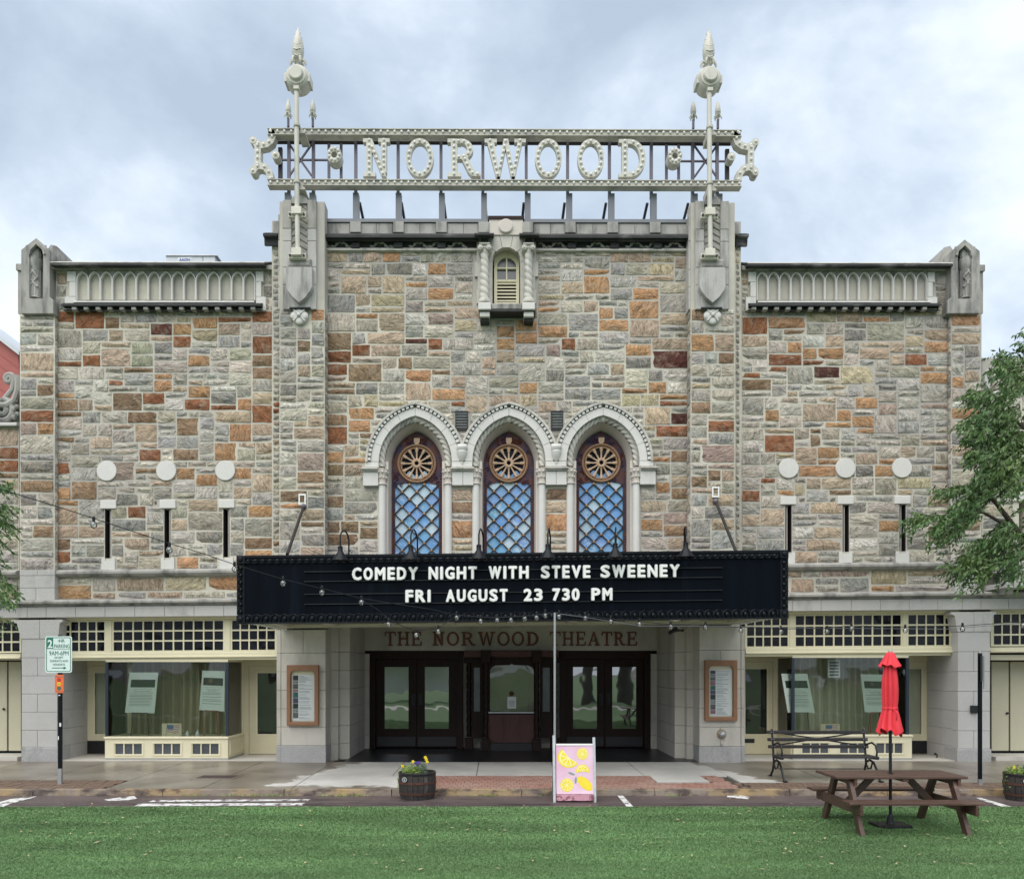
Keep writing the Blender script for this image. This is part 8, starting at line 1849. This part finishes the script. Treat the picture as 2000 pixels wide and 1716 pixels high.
def flag(px0, px1, t_, u, lb, zf):
    Y = BYF + .22; x0, x1 = X(px0, Y), X(px1, Y); z1 = ZR(t_, Y); z0 = zf - .02
    o = thing('flag_picture', lb, 'picture', ((x0 + x1) / 2, Y, z0), 'small flag pictures in the shop windows')
    MB().prism(rrect(x0, x1, z0, z1, .02), Y, Y + .012).build('card', M['cream'], o)
    w_, h_ = x1 - x0, z1 - z0
    fx = lambda u: x0 + w_ * (.28 + .62 * u); fz = lambda v, u: z0 + h_ * (.30 + .6 * v + .05 * math.sin(u * 7))
    mr, mw, mbm = MB(), MB(), MB()
    for k in range(9):
        for i in range(6):
            u0, u1 = i / 6, (i + 1) / 6
            if u0 < .40 and k >= 4: continue
            (mr if k % 2 == 0 else mw).add([(fx(u0), Y - .003, fz(k / 9, u0)), (fx(u1), Y - .003, fz(k / 9, u1)), (fx(u1), Y - .003, fz((k + 1) / 9, u1)), (fx(u0), Y - .003, fz((k + 1) / 9, u0))], [(0, 1, 2, 3)])
    mbm.add([(fx(0), Y - .003, fz(4 / 9, 0)), (fx(.5), Y - .0032, fz(4 / 9, .5)), (fx(.5), Y - .0032, fz(1, .5)), (fx(0), Y - .003, fz(1, 0))], [(0, 1, 2, 3)])
    mr.build('red_stripes', M['flagred'], o); mw.build('white_stripes', M['paper'], o); mbm.build('blue_canton', M['flagblue'], o)
    MB().tube([(fx(-.12), Y - .004, z0 + h_ * .03), (fx(0), Y - .004, fz(1, 0) + .01)], .004, 4).build('painted_staff', M['ink'], o)
flag(316, 354.5, 1412, 1434, 'small cream picture of a waving flag on the left bay window sill', ZBL); flag(1603, 1640, 1413, 1430, 'small cream picture of a waving flag behind the bench back in the right window', ZBR)
for px, s_, lb in ((366, .75, 'tiny white and green figurine beside the flag picture on the left sill'), (386, 1., 'small white and blue figurine with raised arms on the left sill'), (1687, .9, 'small pale figurine on the right sill behind the bench end')):
    Y = BYF + .22; x = X(px, Y); z = ZBL if px < 1000 else ZBR; F_ = thing('figurine', lb, 'figurine', (x, Y, z))
    MB().lathe([(.05 * s_, 0), (.045 * s_, .02), (.06 * s_, .04), (.03 * s_, .09), (.022 * s_, .12), (.012, .13)], (x, Y, z), 12).build('gown', M['paper'], F_, smooth=True); MB().ball((x, Y, z + .145 * s_), .02, 8, 6).build('head', M['rose'], F_, smooth=True)
    MB().tube([(x - .06 * s_, Y, z + .10), (x, Y, z + .115 * s_), (x + .055 * s_, Y, z + .07)], .01, 5).build('arms', M['flagblue'] if px == 386 else M['sage'], F_, smooth=True)
# ================================================================ TREES
def leafcloud(mb, blobs, seed, Y0, sc=1., dens=1.2):
    """sprays of paired leaflets on drooping twigs; blobs = (px, py, rx, ry, count, direction in degrees)"""
    r = random.Random(seed); tw = []
    for (bx, by_, rx, ry, cnt, dirn) in blobs:
        for _ in range(int(cnt * dens)):
            a = r.random() * 6.28; q = math.sqrt(r.random()) ; px, py = bx + rx * q * math.cos(a), by_ + ry * q * math.sin(a); Y = Y0 + r.gauss(0, .35)
            base = Vector(PR(px, py, Y)); an = R(dirn + r.gauss(0, 24)); ln = r.uniform(.22, .42) * sc; d = Vector((math.cos(an), r.gauss(0, .3), math.sin(an))).normalized(); n_ = r.randint(7, 11); tip = None
            for k in range(n_):
                t_ = k / (n_ - 1); p = base + d * ln * t_ + Vector((0, 0, -.10 * t_ * t_ * sc))
                for s_ in (-1, 1):
                    side = Vector((-d.z * s_ * .55 + d.x * .5, r.gauss(0, .35), -abs(r.gauss(.75, .3)))).normalized() if r.random() < .75 else Vector((r.gauss(0, 1), r.gauss(0, 1), r.gauss(0, .6))).normalized()
                    L_ = r.uniform(.07, .13) * sc; w_ = L_ * .155; e_ = side.cross(Vector((r.gauss(0, .6), -1, r.gauss(0, .6)))).normalized(); m_ = p + side * L_ * .45
                    mb.add([tuple(p), tuple(m_ + e_ * w_), tuple(p + side * L_), tuple(m_ - e_ * w_)], [(0, 1, 2, 3)])
            tw.append((base, base + d * ln * .6 + Vector((0, 0, -.04))))
    return tw
def tree(name, label, trunk, limbs, blobs, Y0, seed, dens=1.25):
    T_ = thing(name, label, 'tree', trunk[0])
    MB().tube(trunk, .1, 12, rs=[.20, .16, .13, .10][:len(trunk)]).build('trunk', M['bark'], T_, smooth=True)
    for l in limbs: n_ = len(l); MB().tube([PR(*p) for p in l], .02, 7, rs=[.045 * (1 - .85 * i / (n_ - 1)) + .004 for i in range(n_)]).build('branch', M['bark'], T_, smooth=True)
    mb = MB(); tw = leafcloud(mb, blobs, seed, Y0, 1., dens)
    mb.build('crown', M['leaf'], T_); m2 = MB()
    for a, b_ in tw: m2.tube([tuple(a), tuple(b_)], .003, 3)
    m2.build('twigs', M['bark'], T_)
tY = 14.6
tree('street_tree', 'leafy green street tree reaching in from the right edge', [(X(2190, tY), tY + .1, -.15), (X(2185, tY), tY + .1, 2.2), (X(2170, tY), tY, 4.2), (X(2150, tY), tY, 7.0)],
     [[(2175, 1180, tY), (2080, 1090, tY), (1990, 1040, tY), (1920, 1000, tY), (1850, 1008, tY), (1800, 1008, tY)], [(2080, 1090, tY), (2000, 1090, tY), (1930, 1096, tY), (1880, 1108, tY)], [(1990, 1040, tY), (1940, 975, tY), (1890, 955, tY), (1850, 958, tY)], [(2160, 1000, tY), (2060, 880, tY), (1980, 820, tY), (1920, 790, tY), (1895, 770, tY)], [(2060, 880, tY), (2010, 780, tY), (1970, 720, tY), (1950, 700, tY)], [(2040, 900, tY), (1980, 900, tY), (1930, 900, tY)]],
     [(1972, 712, 26, 20, 26, 160), (1992, 745, 22, 30, 34, 190), (1930, 775, 32, 14, 30, 175), (1965, 800, 35, 22, 48, 190), (1915, 825, 24, 22, 34, 200), (1965, 850, 38, 26, 52, 210), (1995, 860, 20, 50, 40, 220), (1925, 880, 26, 14, 26, 185), (1965, 900, 34, 26, 46, 200), (1935, 925, 24, 16, 26, 215), (1985, 930, 24, 26, 30, 220), (1870, 956, 30, 7, 17, 175), (1925, 962, 26, 12, 20, 190), (1900, 985, 30, 13, 24, 200), (1825, 1008, 34, 6, 20, 185), (1862, 1024, 26, 16, 26, 230), (1895, 1006, 26, 12, 16, 200), (1975, 1030, 22, 22, 24, 200), (1990, 1060, 16, 26, 26, 220), (1940, 1062, 36, 12, 30, 200), (1985, 1090, 20, 14, 18, 200), (1905, 1090, 32, 8, 20, 190), (1925, 1104, 30, 12, 26, 215), (1885, 1112, 16, 6, 9, 195), (1994, 1120, 12, 12, 8, 200),
      (2060, 700, 60, 70, 90, 120), (2080, 850, 70, 90, 150, 100), (2080, 1000, 70, 60, 90, 200), (2170, 640, 80, 60, 100, 90), (2200, 800, 90, 120, 160, 40), (2200, 980, 80, 70, 80, 0)], tY, 3)
tY2 = 15.2
tree('street_tree', 'green street tree showing only a few sprays at the left edge, beside the string lights', [(X(-150, tY2), tY2, -.15), (X(-148, tY2), tY2, 2.2), (X(-140, tY2), tY2, 4.2), (X(-135, tY2), tY2, 6.4)],
     [[(-140, 1080, tY2), (-70, 1010, tY2), (-20, 960, tY2), (10, 948, tY2)], [(-140, 1150, tY2), (-60, 1120, tY2), (-10, 1118, tY2), (20, 1130, tY2)], [(-70, 1010, tY2), (-20, 1010, tY2), (12, 1005, tY2)]],
     [(-8, 950, 12, 6, 8, -8), (-6, 985, 10, 8, 8, -25), (-4, 1012, 10, 10, 10, -40), (-10, 1045, 10, 14, 10, -55), (-2, 1140, 14, 6, 9, -15), (-6, 1155, 12, 6, 8, -25), (-10, 1205, 8, 6, 3, -20), (-60, 940, 50, 60, 70, 60), (-60, 1080, 50, 60, 60, -40), (-150, 900, 60, 90, 90, 100), (-200, 1050, 60, 80, 70, 180)], tY2, 8)
# the common behind the camera, seen in the door glass
for (x, y, s_, lb) in ((5.35, -7, 1.0, 'broad park tree on the lawn opposite, reflected in the right doors'), (8.0, -9.5, 1.1, 'tall park tree far back on the lawn opposite'), (-16, -20, 1.1, 'park tree at the far side of the lawn opposite')):
    T_ = thing('park_tree', lb, 'tree', (x, y, -.145)); r = random.Random(int(x)); 
    MB().tube([(x, y, -.15), (x, y, 1.2), (x + .1, y, 3.2), (x, y, 5.5)], .3, 12, rs=[.5 * s_, .34 * s_, .30 * s_, .2 * s_]).build('trunk', M['bark'], T_, smooth=True)
    mb = MB()
    for k in range(2600):
        d = Vector((r.gauss(0, 1), r.gauss(0, 1), r.gauss(0, .7))).normalized() * r.uniform(.4, 1) ** .5 * 3.6 * s_; c = Vector((x, y, 7.5 * s_)) + d; a = Vector((r.gauss(0, 1), r.gauss(0, 1), r.gauss(0, 1))).normalized() * .22; b_ = a.cross(Vector((r.gauss(0, 1), r.gauss(0, 1), r.gauss(0, 1)))).normalized() * .13; mb.add([tuple(c - a), tuple(c + b_), tuple(c + a), tuple(c - b_)], [(0, 1, 2, 3)])
    mb.build('crown', M['leaf'], T_)
sheet('path', [(-60, -1.2, -.14), (60, -4.2, -.14), (60, -2.8, -.14), (-60, .3, -.14)], M['lime'])
TN = thing('event_tent', 'white canopy tent on the lawn opposite, reflected in the left doors', 'tent', (-6, -9, -.145))
MB().hexa([(-9, -10.9, .5), (-3, -10.9, .5), (-3, -10.9, 2.6), (-9, -10.9, 2.6), (-9, -11, .5), (-3, -11, .5), (-3, -11, 2.6), (-9, -11, 2.6)]).build('side_wall', M['white'], TN)
mb = MB(); mb.add([(-9, -11, 2.62), (-3, -11, 2.62), (-3, -8, 2.62), (-9, -8, 2.62), (-6, -9.5, 4)], [(0, 1, 4), (1, 2, 4), (2, 3, 4), (3, 0, 4)]); mb.build('canopy', M['white'], TN)
for x in (-9, -3): MB().tube([(x, -8, -.14), (x, -8, 2.62)], .04, 8).build('pole', M['alu'], TN)
